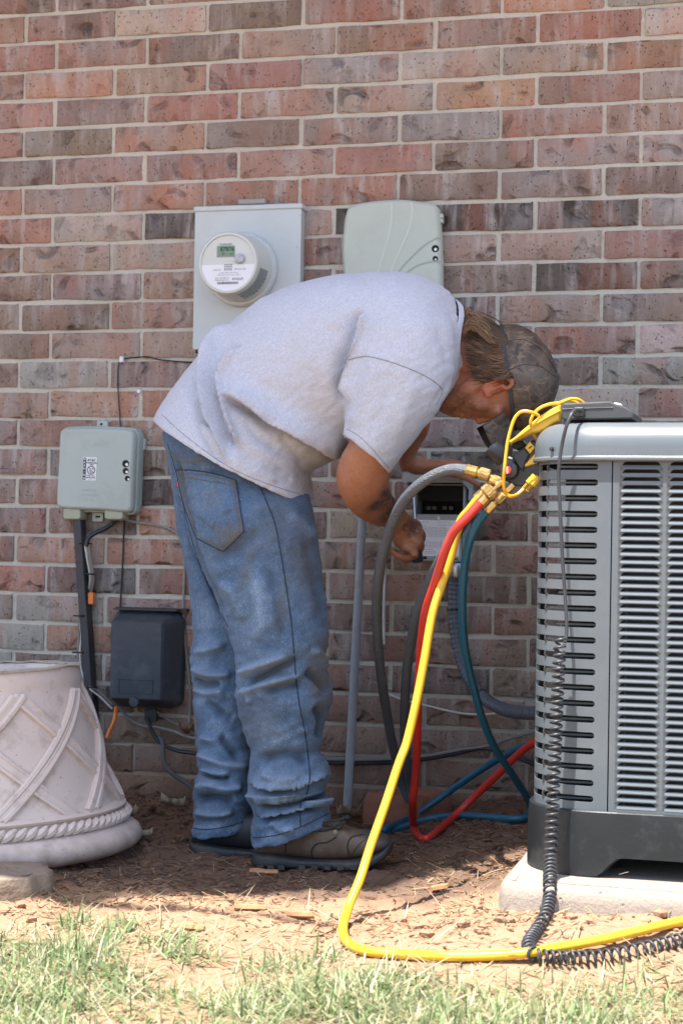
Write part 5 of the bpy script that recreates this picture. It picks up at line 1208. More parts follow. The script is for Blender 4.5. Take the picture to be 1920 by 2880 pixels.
# far arm and hand on the lid
loft(mb, [((900, 720), (1000, 760), -0.47, 0.05), ((915, 850), (1000, 880), -0.40, 0.048), ((913, 960), (985, 985), -0.33, 0.044), ((914, 1020), (968, 1020), -0.27, 0.036), ((915, 1062), (955, 1046), -0.235, 0.028), ((924, 1086), (962, 1055), -0.22, 0.026)], 28)
loft(mb, [((920, 1066), (952, 1048), -0.235, 0.026), ((943, 1088), (960, 1053), -0.21, 0.030), ((975, 1090), (985, 1055), -0.19, 0.036), ((1006, 1086), (1010, 1057), -0.18, 0.038)], 24)
for i, pts in enumerate(([(1000, 1066, -0.205), (1022, 1067, -0.20), (1042, 1076, -0.19), (1056, 1090, -0.18), (1064, 1102, -0.175)], [(1000, 1070, -0.19), (1026, 1064, -0.185), (1050, 1070, -0.175), (1068, 1084, -0.165), (1080, 1098, -0.16)],
                         [(1000, 1066, -0.17), (1026, 1062, -0.165), (1052, 1066, -0.155), (1072, 1078, -0.15), (1086, 1092, -0.145)], [(1000, 1072, -0.15), (1024, 1068, -0.145), (1044, 1074, -0.14), (1060, 1086, -0.135), (1070, 1096, -0.13)],
                         [(955, 1075, -0.20), (985, 1084, -0.20), (1020, 1086, -0.205), (1050, 1090, -0.20), (1078, 1102, -0.195), (1102, 1116, -0.19)])):
    p = cr([at(*q) for q in pts], 4); mb.tube(p, np.interp(np.linspace(0, 1, len(p)), [0, 0.5, 1], [0.0098, 0.0092, 0.0066]), 12)
bv_, bf_, bn_ = remeshed(mb, 0.0030, 3, 0.5)
P = proj(bv_)
sk, nt, b = newmat('skin'); oc = objco(nt)
ac_ = N(nt, 'ShaderNodeVertexColor', layer_name='marks'); sc_ = N(nt, 'ShaderNodeSeparateColor'); L(nt, ac_.outputs[0], sc_.inputs[0])
c = mixc(nt, noise(nt, oc, 28, 4, 0.6), (0.36, 0.155, 0.085), (0.47, 0.225, 0.135))
c = mixc(nt, ramp(nt, noise(nt, oc, 90, 3), [(0.4, 0.0), (0.75, 0.3)]), c, (0.30, 0.11, 0.065))
c = mixc(nt, ramp(nt, noise(nt, oc, 9, 4, 0.6), [(0.35, 0.0), (0.7, 0.45)]), c, (0.25, 0.105, 0.062))
c = mixc(nt, ramp(nt, noise(nt, oc, 140, 4, 0.75), [(0.5, 0.0), (0.72, 0.45)]), c, (0.22, 0.085, 0.05))
c = mixc(nt, ramp(nt, noise(nt, oc, 45, 4, 0.7), [(0.52, 0.0), (0.75, 0.35)]), c, (0.58, 0.33, 0.225))
c = mixc(nt, sc_.outputs[2], c, (0.42, 0.115, 0.065))
ink = mathn(nt, 'MULTIPLY', sc_.outputs[0], ramp(nt, noise(nt, oc, 75, 4, 0.6, 1.2), [(0.32, 0.10), (0.50, 1.0)]))
c = mixc(nt, mathn(nt, 'MULTIPLY', ink, 0.93), c, (0.052, 0.050, 0.045))
brd = mathn(nt, 'MULTIPLY', sc_.outputs[1], ramp(nt, noise(nt, oc, 210, 3, 0.7), [(0.36, 0.1), (0.58, 1.0)]))
c = mixc(nt, mathn(nt, 'MULTIPLY', brd, 0.8), c, (0.085, 0.040, 0.022))
L(nt, c, b.inputs['Base Color']); b.inputs['Roughness'].default_value = 0.48; b.inputs['Subsurface Weight'].default_value = 0.12
b.inputs['Subsurface Radius'].default_value = (0.012, 0.004, 0.002); b.inputs['Subsurface Scale'].default_value = 0.5
hb_ = mathn(nt, 'MULTIPLY_ADD', brd, 1.2, mathn(nt, 'MULTIPLY', noise(nt, oc, 330, 3), 0.5)); bump(nt, b, mathn(nt, 'MULTIPLY_ADD', noise(nt, oc, 60, 4, 0.6), 0.8, hb_), 0.45, 0.003)
tat = blobs(P, [(866, 1160, 28, 10, -32, 1.2), (886, 1140, 15, 20, 10, 1.2), (893, 1182, 14, 16, 0, 1.2), (905, 1150, 16, 26, 25, 1.0), (880, 1162, 22, 7, -28, 0.9), (897, 1178, 18, 22, 10, 1.0), (883, 1190, 15, 11, 0, 0.95)])
# hand tattoo: rings and a star
for cx_, cy_, r_ in ((936, 1212, 10), (950, 1206, 8), (958, 1220, 7)):
    d = np.hypot(P[:, 0] - cx_, (P[:, 1] - cy_) * 1.15); tat = np.maximum(tat, 0.95 * np.exp(-((d - r_) / 2.4) ** 2))
for a_, b__ in (((935, 1196), (958, 1214)), ((930, 1206), (946, 1222)), ((944, 1194), (951, 1228))):
    d, _, _ = seg_dist(P, [a_, ((a_[0] + b__[0]) / 2 + 2, (a_[1] + b__[1]) / 2 - 2), b__]); tat = np.maximum(tat, 0.9 * np.exp(-(d / 2.2) ** 2))
st5 = [(940 + (6 if k % 2 == 0 else 2.6) * math.sin(k * PI / 5 + 0.2), 1231 - (6 if k % 2 == 0 else 2.6) * math.cos(k * PI / 5 + 0.2)) for k in range(11)]
for k in range(10):
    d, _, _ = seg_dist(P, [st5[k], ((st5[k][0] + st5[k + 1][0]) / 2, (st5[k][1] + st5[k + 1][1]) / 2), st5[k + 1]]); tat = np.maximum(tat, np.exp(-(d / 1.1) ** 2))
front = sst(0.0, 0.3, np.sum(bn_ * (CAM_POS - bv_), 1)); tat = tat * front * (P[:, 0] > 780)
beard = blobs(P, [(1062, 918, 34, 24, 20, 1.0), (1035, 938, 22, 14, 20, 1.0), (1082, 935, 20, 18, 0, 0.8), (1105, 935, 12, 22, 0, 0.45), (1010, 940, 18, 12, 0, 0.9)])
red = blobs(P, [(1130, 893, 42, 22, -20, 0.75), (1066, 800, 22, 70, 0, 0.7), (1062, 880, 25, 30, 0, 0.5), (1092, 960, 14, 14, 0, 0.5), (900, 1275, 60, 14, 10, 0.25)])
body = part('body', (bv_, bf_), sk, man_o, sharp=None)
attr(body, 'marks', np.stack([np.clip(tat, 0, 1), np.clip(beard, 0, 1), np.clip(red, 0, 1)], 1))
mb = MB()
for s in (1, -1):
    mb = MB(); ellipsoid(mb, H(1124, 942, s * 0.026), eu * 0.0110, ef * 0.0110, es * 0.0110, 16); part('eye', mb, simple('eye_white', (0.55, 0.50, 0.46), 0.2), body)

# ------------------------------------------------------------------ t-shirt
mb = MB()
loft(mb, [((352, 963), (724, 1161), -0.60, 0.222, (-14, 26)), ((372, 928), (722, 1140), -0.60, 0.220, (-14, 24)), ((398, 890), (719, 1112), -0.60, 0.215, (-12, 20)), ((437, 838), (716, 1086), -0.60, 0.205, (-8, 12)), ((490, 777), (738, 1072), -0.60, 0.205, (-4, 8)), ((560, 716), (778, 1052), -0.60, 0.21), ((640, 668), (818, 1026), -0.60, 0.215),
          ((730, 640), (872, 1000), -0.60, 0.22), ((810, 630), (930, 975), -0.60, 0.222), ((885, 627), (985, 950), -0.60, 0.218), ((945, 631), (1020, 928), -0.60, 0.195), ((990, 644), (1041, 905), -0.60, 0.155), ((1022, 664), (1053, 885), -0.60, 0.115), ((1046, 690), (1060, 868), -0.60, 0.088)],
     72, 8, hollow0=(0.0085, 14), hollow1=(0.0075, 8))
loft(mb, [((880, 655), (1030, 700), -0.66, 0.085), ((838, 705), (1042, 760), -0.715, 0.10), ((806, 800), (1040, 868), -0.74, 0.10), ((798, 880), (1004, 945), -0.745, 0.096), ((794, 940), (952, 1012), -0.745, 0.090), ((790, 978), (913, 1062), -0.745, 0.084), ((788, 998), (893, 1089), -0.745, 0.080)],
     56, 8, hollow1=(0.0085, 14))
loft(mb, [((900, 680), (1030, 720), -0.52, 0.08), ((880, 760), (1010, 800), -0.46, 0.09), ((880, 860), (985, 900), -0.42, 0.08), ((885, 930), (960, 975), -0.38, 0.072)], 40, 8, hollow1=(0.006, 10))
sv, sf, sn = remeshed(mb, 0.0036, 5, 0.5)
SF = [([(548, 733), (503, 772), (478, 822), (466, 862), (466, 916), (473, 957), (488, 994), (512, 1048), (527, 1074)], 22, 10, -0.012, 0.013),
      ([(556, 790), (530, 820), (508, 855), (503, 885), (506, 912), (514, 951), (531, 997), (549, 1032)], 20, 9, -0.012, 0.012),
      ([(500, 780), (487, 830), (483, 890), (490, 960)], 12, 12, 0.005, 0.005),
      ([(505, 902), (543, 920), (580, 942), (612, 965), (662, 984), (708, 1006), (770, 1034), (800, 1046)], 16, 34, -0.014, 0.016),
      ([(545, 905), (590, 930), (640, 958)], 10, 16, 0.0, 0.006),
      ([(545, 1000), (580, 1030), (630, 1050), (690, 1072)], 14, 14, 0.005, 0.005), ([(560, 960), (590, 1000), (640, 1030)], 10, 10, -0.005, -0.005), ([(520, 1040), (570, 1075), (640, 1100)], 12, 12, 0.004, 0.004),
      ([(640, 1000), (680, 1040), (700, 1090)], 10, 10, -0.006, -0.006), ([(660, 1100), (690, 1105), (715, 1090)], 10, 10, 0.004, 0.004),
      ([(836, 706), (818, 765), (803, 822), (798, 880), (795, 930)], 26, 12, -0.012, 0.010),
      ([(862, 826), (848, 880), (828, 935), (806, 985)], 13, 13, 0.006, 0.006), ([(905, 850), (885, 920), (862, 990)], 16, 16, -0.004, -0.004), ([(960, 870), (930, 940), (900, 1020)], 14, 14, 0.004, 0.004),
      ([(760, 740), (775, 800), (790, 860)], 20, 20, -0.006, -0.006), ([(700, 800), (740, 860), (780, 930)], 22, 22, 0.004, 0.004),
      ([(1010, 720), (1030, 760), (1042, 800)], 10, 10, 0.004, 0.004), ([(1000, 750), (1020, 800), (1030, 850)], 9, 9, -0.004, -0.004), ([(1040, 860), (1020, 895), (990, 930)], 8, 8, -0.004, -0.004),
      ([(620, 760), (600, 830), (610, 890)], 30, 30, 0.004, 0.004), ([(690, 680), (760, 660), (840, 660)], 25, 25, 0.003, 0.003)]
sv = folds(sv, sn, [(a_, b_, c_, d_ * (2.3 if max(abs(d_), abs(e_)) >= 0.009 else 0.9), e_ * (2.3 if max(abs(d_), abs(e_)) >= 0.009 else 0.9)) for a_, b_, c_, d_, e_ in SF])
sv = relax(sv, sf, 1)
P = proj(sv)
sv = sv + sn * (0.0035 * (vn(P[:, 0], P[:, 1], 1 / 38.0, 51) - 0.5) + 0.0022 * (vn(P[:, 0] + P[:, 1], P[:, 1], 1 / 15.0, 52) - 0.5))[:, None]
m, nt, b = newmat('heather_jersey'); oc = objco(nt)
ac_ = N(nt, 'ShaderNodeVertexColor', layer_name='stain_shade'); sc_ = N(nt, 'ShaderNodeSeparateColor'); L(nt, ac_.outputs[0], sc_.inputs[0])
sp1 = noise(nt, scalevec(nt, oc, (1, 1, 0.55)), 420, 3, 0.7); sp2 = noise(nt, oc, 150, 4, 0.75)
c = mixc(nt, ramp(nt, sp1, [(0.32, 0.0), (0.66, 1.0)]), (0.435, 0.465, 0.540), (0.580, 0.612, 0.700))
c = mixc(nt, ramp(nt, sp2, [(0.35, 0.25), (0.6, 0.0)]), c, (0.30, 0.31, 0.34))
stn = mathn(nt, 'MULTIPLY', sc_.outputs[0], ramp(nt, noise(nt, oc, 26, 5, 0.7), [(0.32, 0.1), (0.62, 1.0)]))
c = mixc(nt, mathn(nt, 'MULTIPLY', stn, 0.75), c, (0.20, 0.145, 0.10))
L(nt, c, b.inputs['Base Color']); b.inputs['Roughness'].default_value = 0.95; b.inputs['Specular IOR Level'].default_value = 0.1; b.inputs['Sheen Weight'].default_value = 0.15
bump(nt, b, mathn(nt, 'ADD', sp1, mathn(nt, 'MULTIPLY', noise(nt, oc, 34, 3), 0.8)), 0.32, 0.0022)
shirt = part('t_shirt', (sv, sf), m, man_o, sharp=None)
attr(shirt, 'stain_shade', blobs(P, [(690, 1095, 40, 30, 20, 0.8), (640, 1085, 40, 16, 20, 0.5), (590, 955, 40, 10, 25, 0.7), (555, 1020, 18, 40, -20, 0.5), (705, 1120, 20, 30, 0, 0.8), (632, 1106, 9, 5, 0, 1.3), (710, 1050, 26, 40, 0, 0.6), (760, 1045, 40, 20, 0, 0.8), (560, 930, 50, 14, 25, 0.5), (640, 990, 70, 12, 25, 0.35), (670, 1150, 40, 8, 12, 0.5)]))  # stains, plus brown shade painted inside the hanging belly
sbv = bvh_of(sv, sf)
M_SEAM = simple('shirt_seam', (0.27, 0.28, 0.31), 0.9)
seam('shoulder_seam', sbv, [(799, 827), (822, 821), (846, 819), (890, 829), (930, 843), (965, 858), (995, 875), (1014, 893), (1014, 905), (1000, 930)], 0.0011, M_SEAM, shirt, 0.0004)
seam('hem_seam', sbv, [(372, 952), (415, 992), (466, 1032), (522, 1070), (580, 1098), (640, 1120), (690, 1136), (718, 1145)], 0.0009, M_SEAM, shirt, 0.0002)
seam('cuff_seam', sbv, [(796, 985), (822, 1000), (850, 1026), (875, 1055), (893, 1075)], 0.0009, M_SEAM, shirt, 0.0002)
mb = MB(); C = cr(np.array([ringdef((1044, 690), (1058, 868), -0.60, 0.088), ringdef((1057, 697), (1066, 866), -0.60, 0.080)]), 1); t = np.linspace(0, 2 * PI, 49)
G = []
for q, k_ in ((C[0], 1.0), (C[0], 1.05), ((C[0] + C[1]) / 2, 1.055), (C[1], 1.03), (C[1], 0.97), ((C[0] + C[1]) / 2, 0.95)): G.append([q[0:3] + k_ * (math.cos(a) * q[3:6] + math.sin(a) * q[6:9]) + CR_ * 0.006 * math.sin(3 * a + 1) for a in t])
mb.grid(G, flip=False); part('collar', mb, m, shirt)
attr(bpy.data.objects[[o.name for o in shirt.children if o.name.startswith('collar')][0]], 'stain_shade', np.zeros(mb.n))

# ------------------------------------------------------------------ jeans
mb = MB()
loft(mb, [((380, 990), (650, 1010), -0.635, 0.105), ((386, 1030), (672, 1058), -0.64, 0.115), ((404, 1100), (704, 1120), -0.65, 0.122), ((430, 1210), (732, 1230), -0.67, 0.135), ((457, 1290), (741, 1320), -0.675, 0.130), ((490, 1365), (750, 1400), -0.68, 0.125), ((520, 1435), (755, 1460), -0.68, 0.120), ((538, 1500), (750, 1512), -0.68, 0.114), ((541, 1550), (756, 1556), -0.68, 0.110), ((544, 1610), (761, 1602), -0.68, 0.108), ((553, 1665), (748, 1662), -0.68, 0.103), ((571, 1715), (733, 1722), -0.68, 0.098), ((578, 1746), (745, 1750), -0.68, 0.098),
          ((568, 1790), (762, 1782), -0.68, 0.102), ((568, 1815), (745, 1806), -0.68, 0.096), ((566, 1832), (752, 1824), -0.68, 0.099), ((573, 1853), (760, 1842), -0.68, 0.098), ((582, 1872), (757, 1858), -0.68, 0.094), ((577, 1908), (758, 1872), -0.68, 0.092, (0, 6)), ((578, 1939), (756, 1882), -0.68, 0.090, (0, 10))],
     72, 6, hollow1=(0.0085, 10))
loft(mb, [((372, 990), (660, 1000), -0.53, 0.115), ((378, 1030), (665, 1050), -0.53, 0.125), ((392, 1110), (680, 1130), -0.525, 0.125), ((413, 1240), (690, 1240), -0.52, 0.120), ((428, 1310), (690, 1320), -0.515, 0.118), ((437, 1370), (680, 1380), -0.51, 0.115), ((443, 1440), (640, 1445), -0.505, 0.11), ((439, 1510), (610, 1520), -0.50, 0.106), ((440, 1550), (600, 1550), -0.50, 0.104), ((446, 1620), (592, 1620), -0.51, 0.098), ((450, 1660), (590, 1660), -0.52, 0.094), ((448, 1710), (588, 1712), -0.535, 0.088), ((456, 1762), (590, 1758), -0.545, 0.084), ((444, 1812), (590, 1806), -0.55, 0.085), ((447, 1846), (588, 1836), -0.55, 0.082), ((443, 1880), (583, 1866), -0.55, 0.080), ((438, 1919), (578, 1896), -0.55, 0.078, (0, 6))],
     64, 6, hollow1=(0.0085, 10))
jv, jf, jn = remeshed(mb, 0.0036, 4, 0.5)
JF = [ # near leg, behind the knee and below
    ([(545, 1548), (580, 1535), (620, 1520), (665, 1500)], 9, 9, 0.008, 0.008), ([(550, 1575), (590, 1560), (640, 1535), (690, 1512)], 8, 8, -0.007, -0.007), ([(556, 1600), (585, 1580), (640, 1562), (700, 1545)], 8, 8, 0.007, 0.007), ([(600, 1590), (650, 1578), (700, 1570)], 8, 8, -0.005, -0.005), ([(565, 1560), (572, 1590), (578, 1620)], 6, 6, 0.005, 0.005),
    ([(700, 1540), (730, 1560), (752, 1590)], 10, 10, -0.007, -0.007), ([(715, 1490), (740, 1510), (754, 1540)], 9, 9, 0.006, 0.006), ([(720, 1620), (742, 1650), (735, 1700)], 10, 10, -0.008, -0.008),
    ([(590, 1750), (620, 1740), (670, 1735), (720, 1745)], 12, 12, -0.006, -0.006), ([(568, 1796), (610, 1812), (660, 1812), (710, 1800), (758, 1782)], 9, 12, -0.012, 0.008), ([(575, 1842), (620, 1850), (670, 1842), (720, 1826), (756, 1815)], 8, 9, -0.012, 0.006), ([(566, 1826), (610, 1834), (650, 1830), (690, 1818)], 7, 7, 0.009, 0.009),
    ([(690, 1838), (720, 1846), (758, 1842)], 7, 7, 0.009, 0.009), ([(585, 1872), (630, 1874), (690, 1862), (745, 1852)], 9, 8, -0.010, 0.006), ([(600, 1778), (640, 1790), (690, 1786)], 9, 9, 0.006, 0.006), ([(598, 1815), (606, 1835), (600, 1855)], 6, 6, 0.006, 0.006), ([(620, 1885), (650, 1905), (680, 1900)], 10, 10, 0.005, 0.005),
    # thigh and seat
    ([(560, 1280), (590, 1340), (600, 1420), (590, 1480)], 16, 16, 0.005, 0.005), ([(610, 1300), (640, 1380), (650, 1470)], 14, 14, -0.004, -0.004), ([(700, 1230), (725, 1330), (740, 1420)], 14, 14, -0.005, -0.005), ([(480, 1290), (540, 1260), (600, 1210)], 16, 16, -0.005, -0.005), ([(500, 1330), (540, 1370), (560, 1430)], 12, 12, 0.005, 0.005), ([(660, 1180), (700, 1210), (728, 1240)], 12, 12, 0.004, 0.004),
    ([(398, 1030), (412, 1095), (430, 1180), (446, 1250), (470, 1320), (500, 1385), (526, 1440)], 10, 8, -0.010, -0.006),
    # far leg
    ([(442, 1530), (470, 1545), (500, 1550), (535, 1545)], 8, 8, 0.007, 0.007), ([(441, 1560), (470, 1572), (510, 1570)], 7, 7, -0.007, -0.007), ([(443, 1580), (475, 1592), (520, 1588)], 8, 8, 0.006, 0.006), ([(448, 1500), (480, 1490), (520, 1480)], 10, 10, 0.006, 0.006), ([(470, 1610), (510, 1640), (540, 1650)], 9, 9, -0.005, -0.005),
    ([(450, 1725), (490, 1745), (530, 1760), (570, 1762)], 9, 9, 0.007, 0.007), ([(458, 1768), (490, 1780), (530, 1782)], 7, 9, -0.013, 0.006), ([(447, 1815), (480, 1805), (520, 1812), (560, 1806)], 9, 9, 0.008, 0.008), ([(450, 1838), (490, 1832), (540, 1842)], 8, 8, -0.009, -0.009), ([(448, 1866), (490, 1872), (540, 1862)], 8, 8, 0.006, 0.006), ([(500, 1690), (530, 1720), (550, 1740)], 9, 9, -0.006, -0.006), ([(460, 1690), (480, 1700), (510, 1700)], 8, 8, 0.005, 0.005)]
jv = folds(jv, jn, [(a_, b_, c_, d_ * (2.6 if a_[0][1] > 1480 else 1.9), e_ * (2.6 if a_[0][1] > 1480 else 1.9)) for a_, b_, c_, d_, e_ in JF])
JD = folds.d
jv = relax(jv, jf, 1)
P = proj(jv)
low = sst(1440, 1560, P[:, 1])
jv = jv + jn * (0.006 * (vn(P[:, 0] * 0.8, P[:, 1], 1 / 42.0, 61) - 0.5) + (0.003 + 0.004 * low) * (vn(P[:, 0] * 0.6 + P[:, 1] * 0.25, P[:, 1], 1 / 16.0, 62) - 0.5) + 0.0018 * (vn(P[:, 0], P[:, 1] * 1.6, 1 / 8.0, 63) - 0.5))[:, None]
m, nt, b = newmat('denim'); oc = objco(nt)
ac_ = N(nt, 'ShaderNodeVertexColor', layer_name='wear_shade'); sc_ = N(nt, 'ShaderNodeSeparateColor'); L(nt, ac_.outputs[0], sc_.inputs[0])
tw = noise(nt, scalevec(nt, oc, (1.6, 1.6, 0.45)), 420, 3, 0.75); md = noise(nt, oc, 11, 5, 0.65); fn = noise(nt, scalevec(nt, oc, (1, 1, 0.4)), 75, 4, 0.7)
c = mixc(nt, ramp(nt, md, [(0.3, 0.0), (0.7, 1.0)]), (0.060, 0.116, 0.198), (0.145, 0.230, 0.345))
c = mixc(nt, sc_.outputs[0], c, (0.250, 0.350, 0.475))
c = mixc(nt, ramp(nt, tw, [(0.36, 0.55), (0.62, 0.0)]), c, (0.030, 0.065, 0.140))
c = mixc(nt, ramp(nt, tw, [(0.52, 0.0), (0.74, 0.45)]), c, (0.38, 0.46, 0.56))
c = mixc(nt, ramp(nt, fn, [(0.42, 0.25), (0.62, 0.0)]), c, (0.04, 0.075, 0.14))
c = mixc(nt, mathn(nt, 'MULTIPLY', sc_.outputs[2], 0.8), c, (0.030, 0.050, 0.080))  # fold valleys darkened, shade in the colour
dt = mathn(nt, 'MULTIPLY', sc_.outputs[1], ramp(nt, noise(nt, oc, 20, 5, 0.7), [(0.22, 0.35), (0.48, 1.0)]))
c = mixc(nt, mathn(nt, 'MULTIPLY', dt, 0.72), c, mixc(nt, tw, (0.055, 0.048, 0.036), (0.165, 0.145, 0.105)))
L(nt, c, b.inputs['Base Color']); b.inputs['Roughness'].default_value = 0.92; b.inputs['Specular IOR Level'].default_value = 0.15; b.inputs['Sheen Weight'].default_value = 0.1
bump(nt, b, mathn(nt, 'ADD', tw, mathn(nt, 'MULTIPLY', fn, 0.8)), 0.4, 0.002)
M_DENIM = m
def wear_at(P):
    dirt = blobs(P, [(528, 1225, 38, 26, -10, 1.0), (488, 1145, 24, 26, 0, 0.5), (640, 1200, 60, 90, 0, 0.55), (690, 1270, 45, 110, -8, 0.65), (570, 1300, 14, 80, 18, 0.6), (650, 1380, 18, 90, 10, 0.6), (730, 1560, 26, 70, -10, 0.9), (745, 1500, 14, 40, 0, 0.9), (600, 1650, 60, 80, 0, 0.45), (560, 1240, 60, 50, 0, 0.45), (470, 1060, 60, 26, 0, 0.5), (640, 1540, 60, 50, 0, 0.35), (470, 1560, 30, 30, 0, 0.4), (650, 1830, 70, 60, 0, 0.35), (500, 1870, 60, 30, 0, 0.3), (420, 1090, 14, 60, 0, 0.55)])
    fade = blobs(P, [(470, 1580, 40, 60, 0, 0.65), (600, 1540, 60, 40, -20, 0.6), (590, 1400, 40, 90, 10, 0.6), (470, 1420, 25, 70, 0, 0.5), (640, 1700, 60, 60, 0, 0.45), (500, 1680, 40, 50, 0, 0.5), (650, 1800, 80, 40, 0, 0.6), (500, 1790, 50, 50, 0, 0.5), (490, 1130, 50, 60, 0, 0.35), (500, 1900, 70, 12, 0, 0.8), (660, 1915, 90, 14, -14, 0.8), (560, 1100, 100, 20, 10, 0.3)])
    return np.stack([np.clip(fade, 0, 1), np.clip(dirt, 0, 1), 0 * dirt], 1)
jeans = part('jeans', (jv, jf), m, man_o, sharp=None)
wj = wear_at(P); rip = 0.5 * (vn(P[:, 0] * 0.6 + P[:, 1] * 0.25, P[:, 1], 1 / 16.0, 62) - 0.5); wj[:, 0] = np.clip(wj[:, 0] + np.clip(JD / 0.016, 0, 1) * 0.75 + rip, 0, 1); wj[:, 2] = np.clip(-JD / 0.014, 0, 1) * 0.8 + np.clip(-rip, 0, 1) * 0.5  # ridges faded, valleys darkened: fold light and shade painted over the wear
attr(jeans, 'wear_shade', wj)
jbv = bvh_of(jv, jf)
M_THREAD = simple('seam_thread', (0.15, 0.125, 0.085), 0.9); M_SEAMD = simple('denim_seam_and_shadow', (0.022, 0.036, 0.066), 0.9)
# back pocket
tl = cr(np.array([(405, 1079), (438, 1080), (474, 1085), (512, 1094), (542, 1104)], float), 4); bl_ = np.array([(452, 1236), (483, 1252), (513, 1266), (537, 1244), (560, 1221)], float)
nu, nvv = 33, 30; G = np.zeros((nu, nvv, 3)); PX = np.zeros((nu, nvv, 2))
for i in range(nu):
    u = i / (nu - 1); a_ = np.array([np.interp(u, np.linspace(0, 1, len(tl)), tl[:, k]) for k in (0, 1)]); z_ = np.array([np.interp(u, [0, 0.27, 0.55, 0.77, 1], bl_[:, k]) for k in (0, 1)])
    for j in range(nvv):
        v_ = j / (nvv - 1); q = a_ + (z_ - a_) * v_ + np.array([-6 * math.sin(PI * v_) * (1 - u), 0])
        h = cast(jbv, q[0], q[1], 0.0036); G[i, j] = h if h is not None else G[i, j - 1]; PX[i, j] = q
mb = MB(); mb.grid(G); 
rim = [G[i, 0] for i in range(nu)] + [G[-1, j] for j in range(1, nvv)] + [G[i, -1] for i in range(nu - 2, -1, -1)] + [G[0, j] for j in range(nvv - 2, 0, -1)]
rim = np.array(rim); back = rim + hdir(480, 1160) * 0.004; mb.grid(np.stack([rim, back]), cv=True)
pk = part('back_pocket', mb, M_DENIM, jeans, sharp=60); attr(pk, 'wear_shade', np.concatenate([wear_at(PX.reshape(-1, 2)), wear_at(proj(mb.verts()[nu * nvv:]))]))
mb = MB()
def gl_(u0, v0, lift=0.0006):
    x, y = u0 * (nu - 1), v0 * (nvv - 1); i, j = int(min(nu - 2, x)), int(min(nvv - 2, y)); fx, fy = x - i, y - j
    p = G[i, j] * (1 - fx) * (1 - fy) + G[i + 1, j] * fx * (1 - fy) + G[i, j + 1] * (1 - fx) * fy + G[i + 1, j + 1] * fx * fy
    return p - hdir(480, 1160) * lift
for e_ in (0.035, 0.075): mb.tube([gl_(e_, t) for t in np.linspace(0.0, 1 - e_, 20)] + [gl_(t, 1 - e_ * 0.8) for t in np.linspace(e_, 1 - e_, 20)] + [gl_(1 - e_, t) for t in np.linspace(1 - e_, 0.0, 20)], 0.0010, 4)
for v0 in (0.04, 0.11): mb.tube([gl_(t, v0) for t in np.linspace(0.0, 1, 24)], 0.0010, 4)
for o_ in (0, 0.03):
    mb.tube(cr([gl_(0.06, 0.56 + o_), gl_(0.20, 0.62 + o_), gl_(0.36, 0.70 + o_), gl_(0.43, 0.745 + o_)], 4), 0.0006, 4); mb.tube(cr([gl_(0.43, 0.745 + o_), gl_(0.50, 0.64 + o_), gl_(0.68, 0.53 + o_), gl_(0.94, 0.50 + o_)], 4), 0.0006, 4)
part('pocket_stitching', mb, M_THREAD, pk)
mb = MB(); mb.tube([p + hdir(480, 1160) * 0.001 for p in rim] + [rim[0]], 0.0017, 5); part('pocket_edge_shadow', mb, M_SEAMD, pk)  # dark tube painting the shadow of the pocket rim
mb = MB(); c = cast(jbv, 408, 1112, 0.004); 
for dz in (0,): mb.add([c + CR_ * x + CU_ * z - CF_ * y for y in (0, 0.0012) for x, z in ((-0.0028, -0.009), (0.0028, -0.0085), (0.0026, 0.009), (-0.0030, 0.0085))], [(3, 2, 1, 0), (4, 5, 6, 7), (0, 1, 5, 4), (1, 2, 6, 5), (2, 3, 7, 6), (3, 0, 4, 7)])
tab_ = part('red_tab', mb, simple('red_cloth', (0.42, 0.035, 0.04), 0.8), jeans, smooth=False)
mb = MB(); text_geo(mb, "LEVI'S", c - CF_ * 0.0013, -CU_, CR_, 0.0042); part('tab_letters', mb, M_WHITE, tab_, smooth=False)
seam('side_seam', jbv, [(598, 1120), (615, 1160), (632, 1205), (648, 1290), (662, 1380), (670, 1440), (675, 1500), (680, 1560), (688, 1620), (700, 1680), (708, 1740), (711, 1790), (702, 1830), (690, 1850), (690, 1900)], 0.0016, M_SEAMD, jeans, 0.0003)
seam('seat_seam', jbv, [(386, 1020), (398, 1060), (410, 1105), (428, 1190), (444, 1250), (468, 1320), (500, 1390), (524, 1440)], 0.0014, M_SEAMD, jeans, 0.0002)
seam('yoke_seam', jbv, [(387, 1038), (400, 1052), (420, 1060), (450, 1061), (475, 1060)], 0.0012, M_THREAD, jeans, 0.0002)
seam('yoke_seam', jbv, [(387, 1030), (400, 1044), (420, 1051), (450, 1051), (470, 1049)], 0.0009, M_THREAD, jeans, 0.0002)
seam('hem_stitch', jbv, [(580, 1924), (610, 1922), (650, 1914), (700, 1895), (735, 1878), (755, 1868)], 0.0011, M_SEAMD, jeans, 0.0002)
seam('hem_stitch', jbv, [(441, 1902), (470, 1905), (510, 1901), (550, 1890), (575, 1880)], 0.0011, M_SEAMD, jeans, 0.0002)

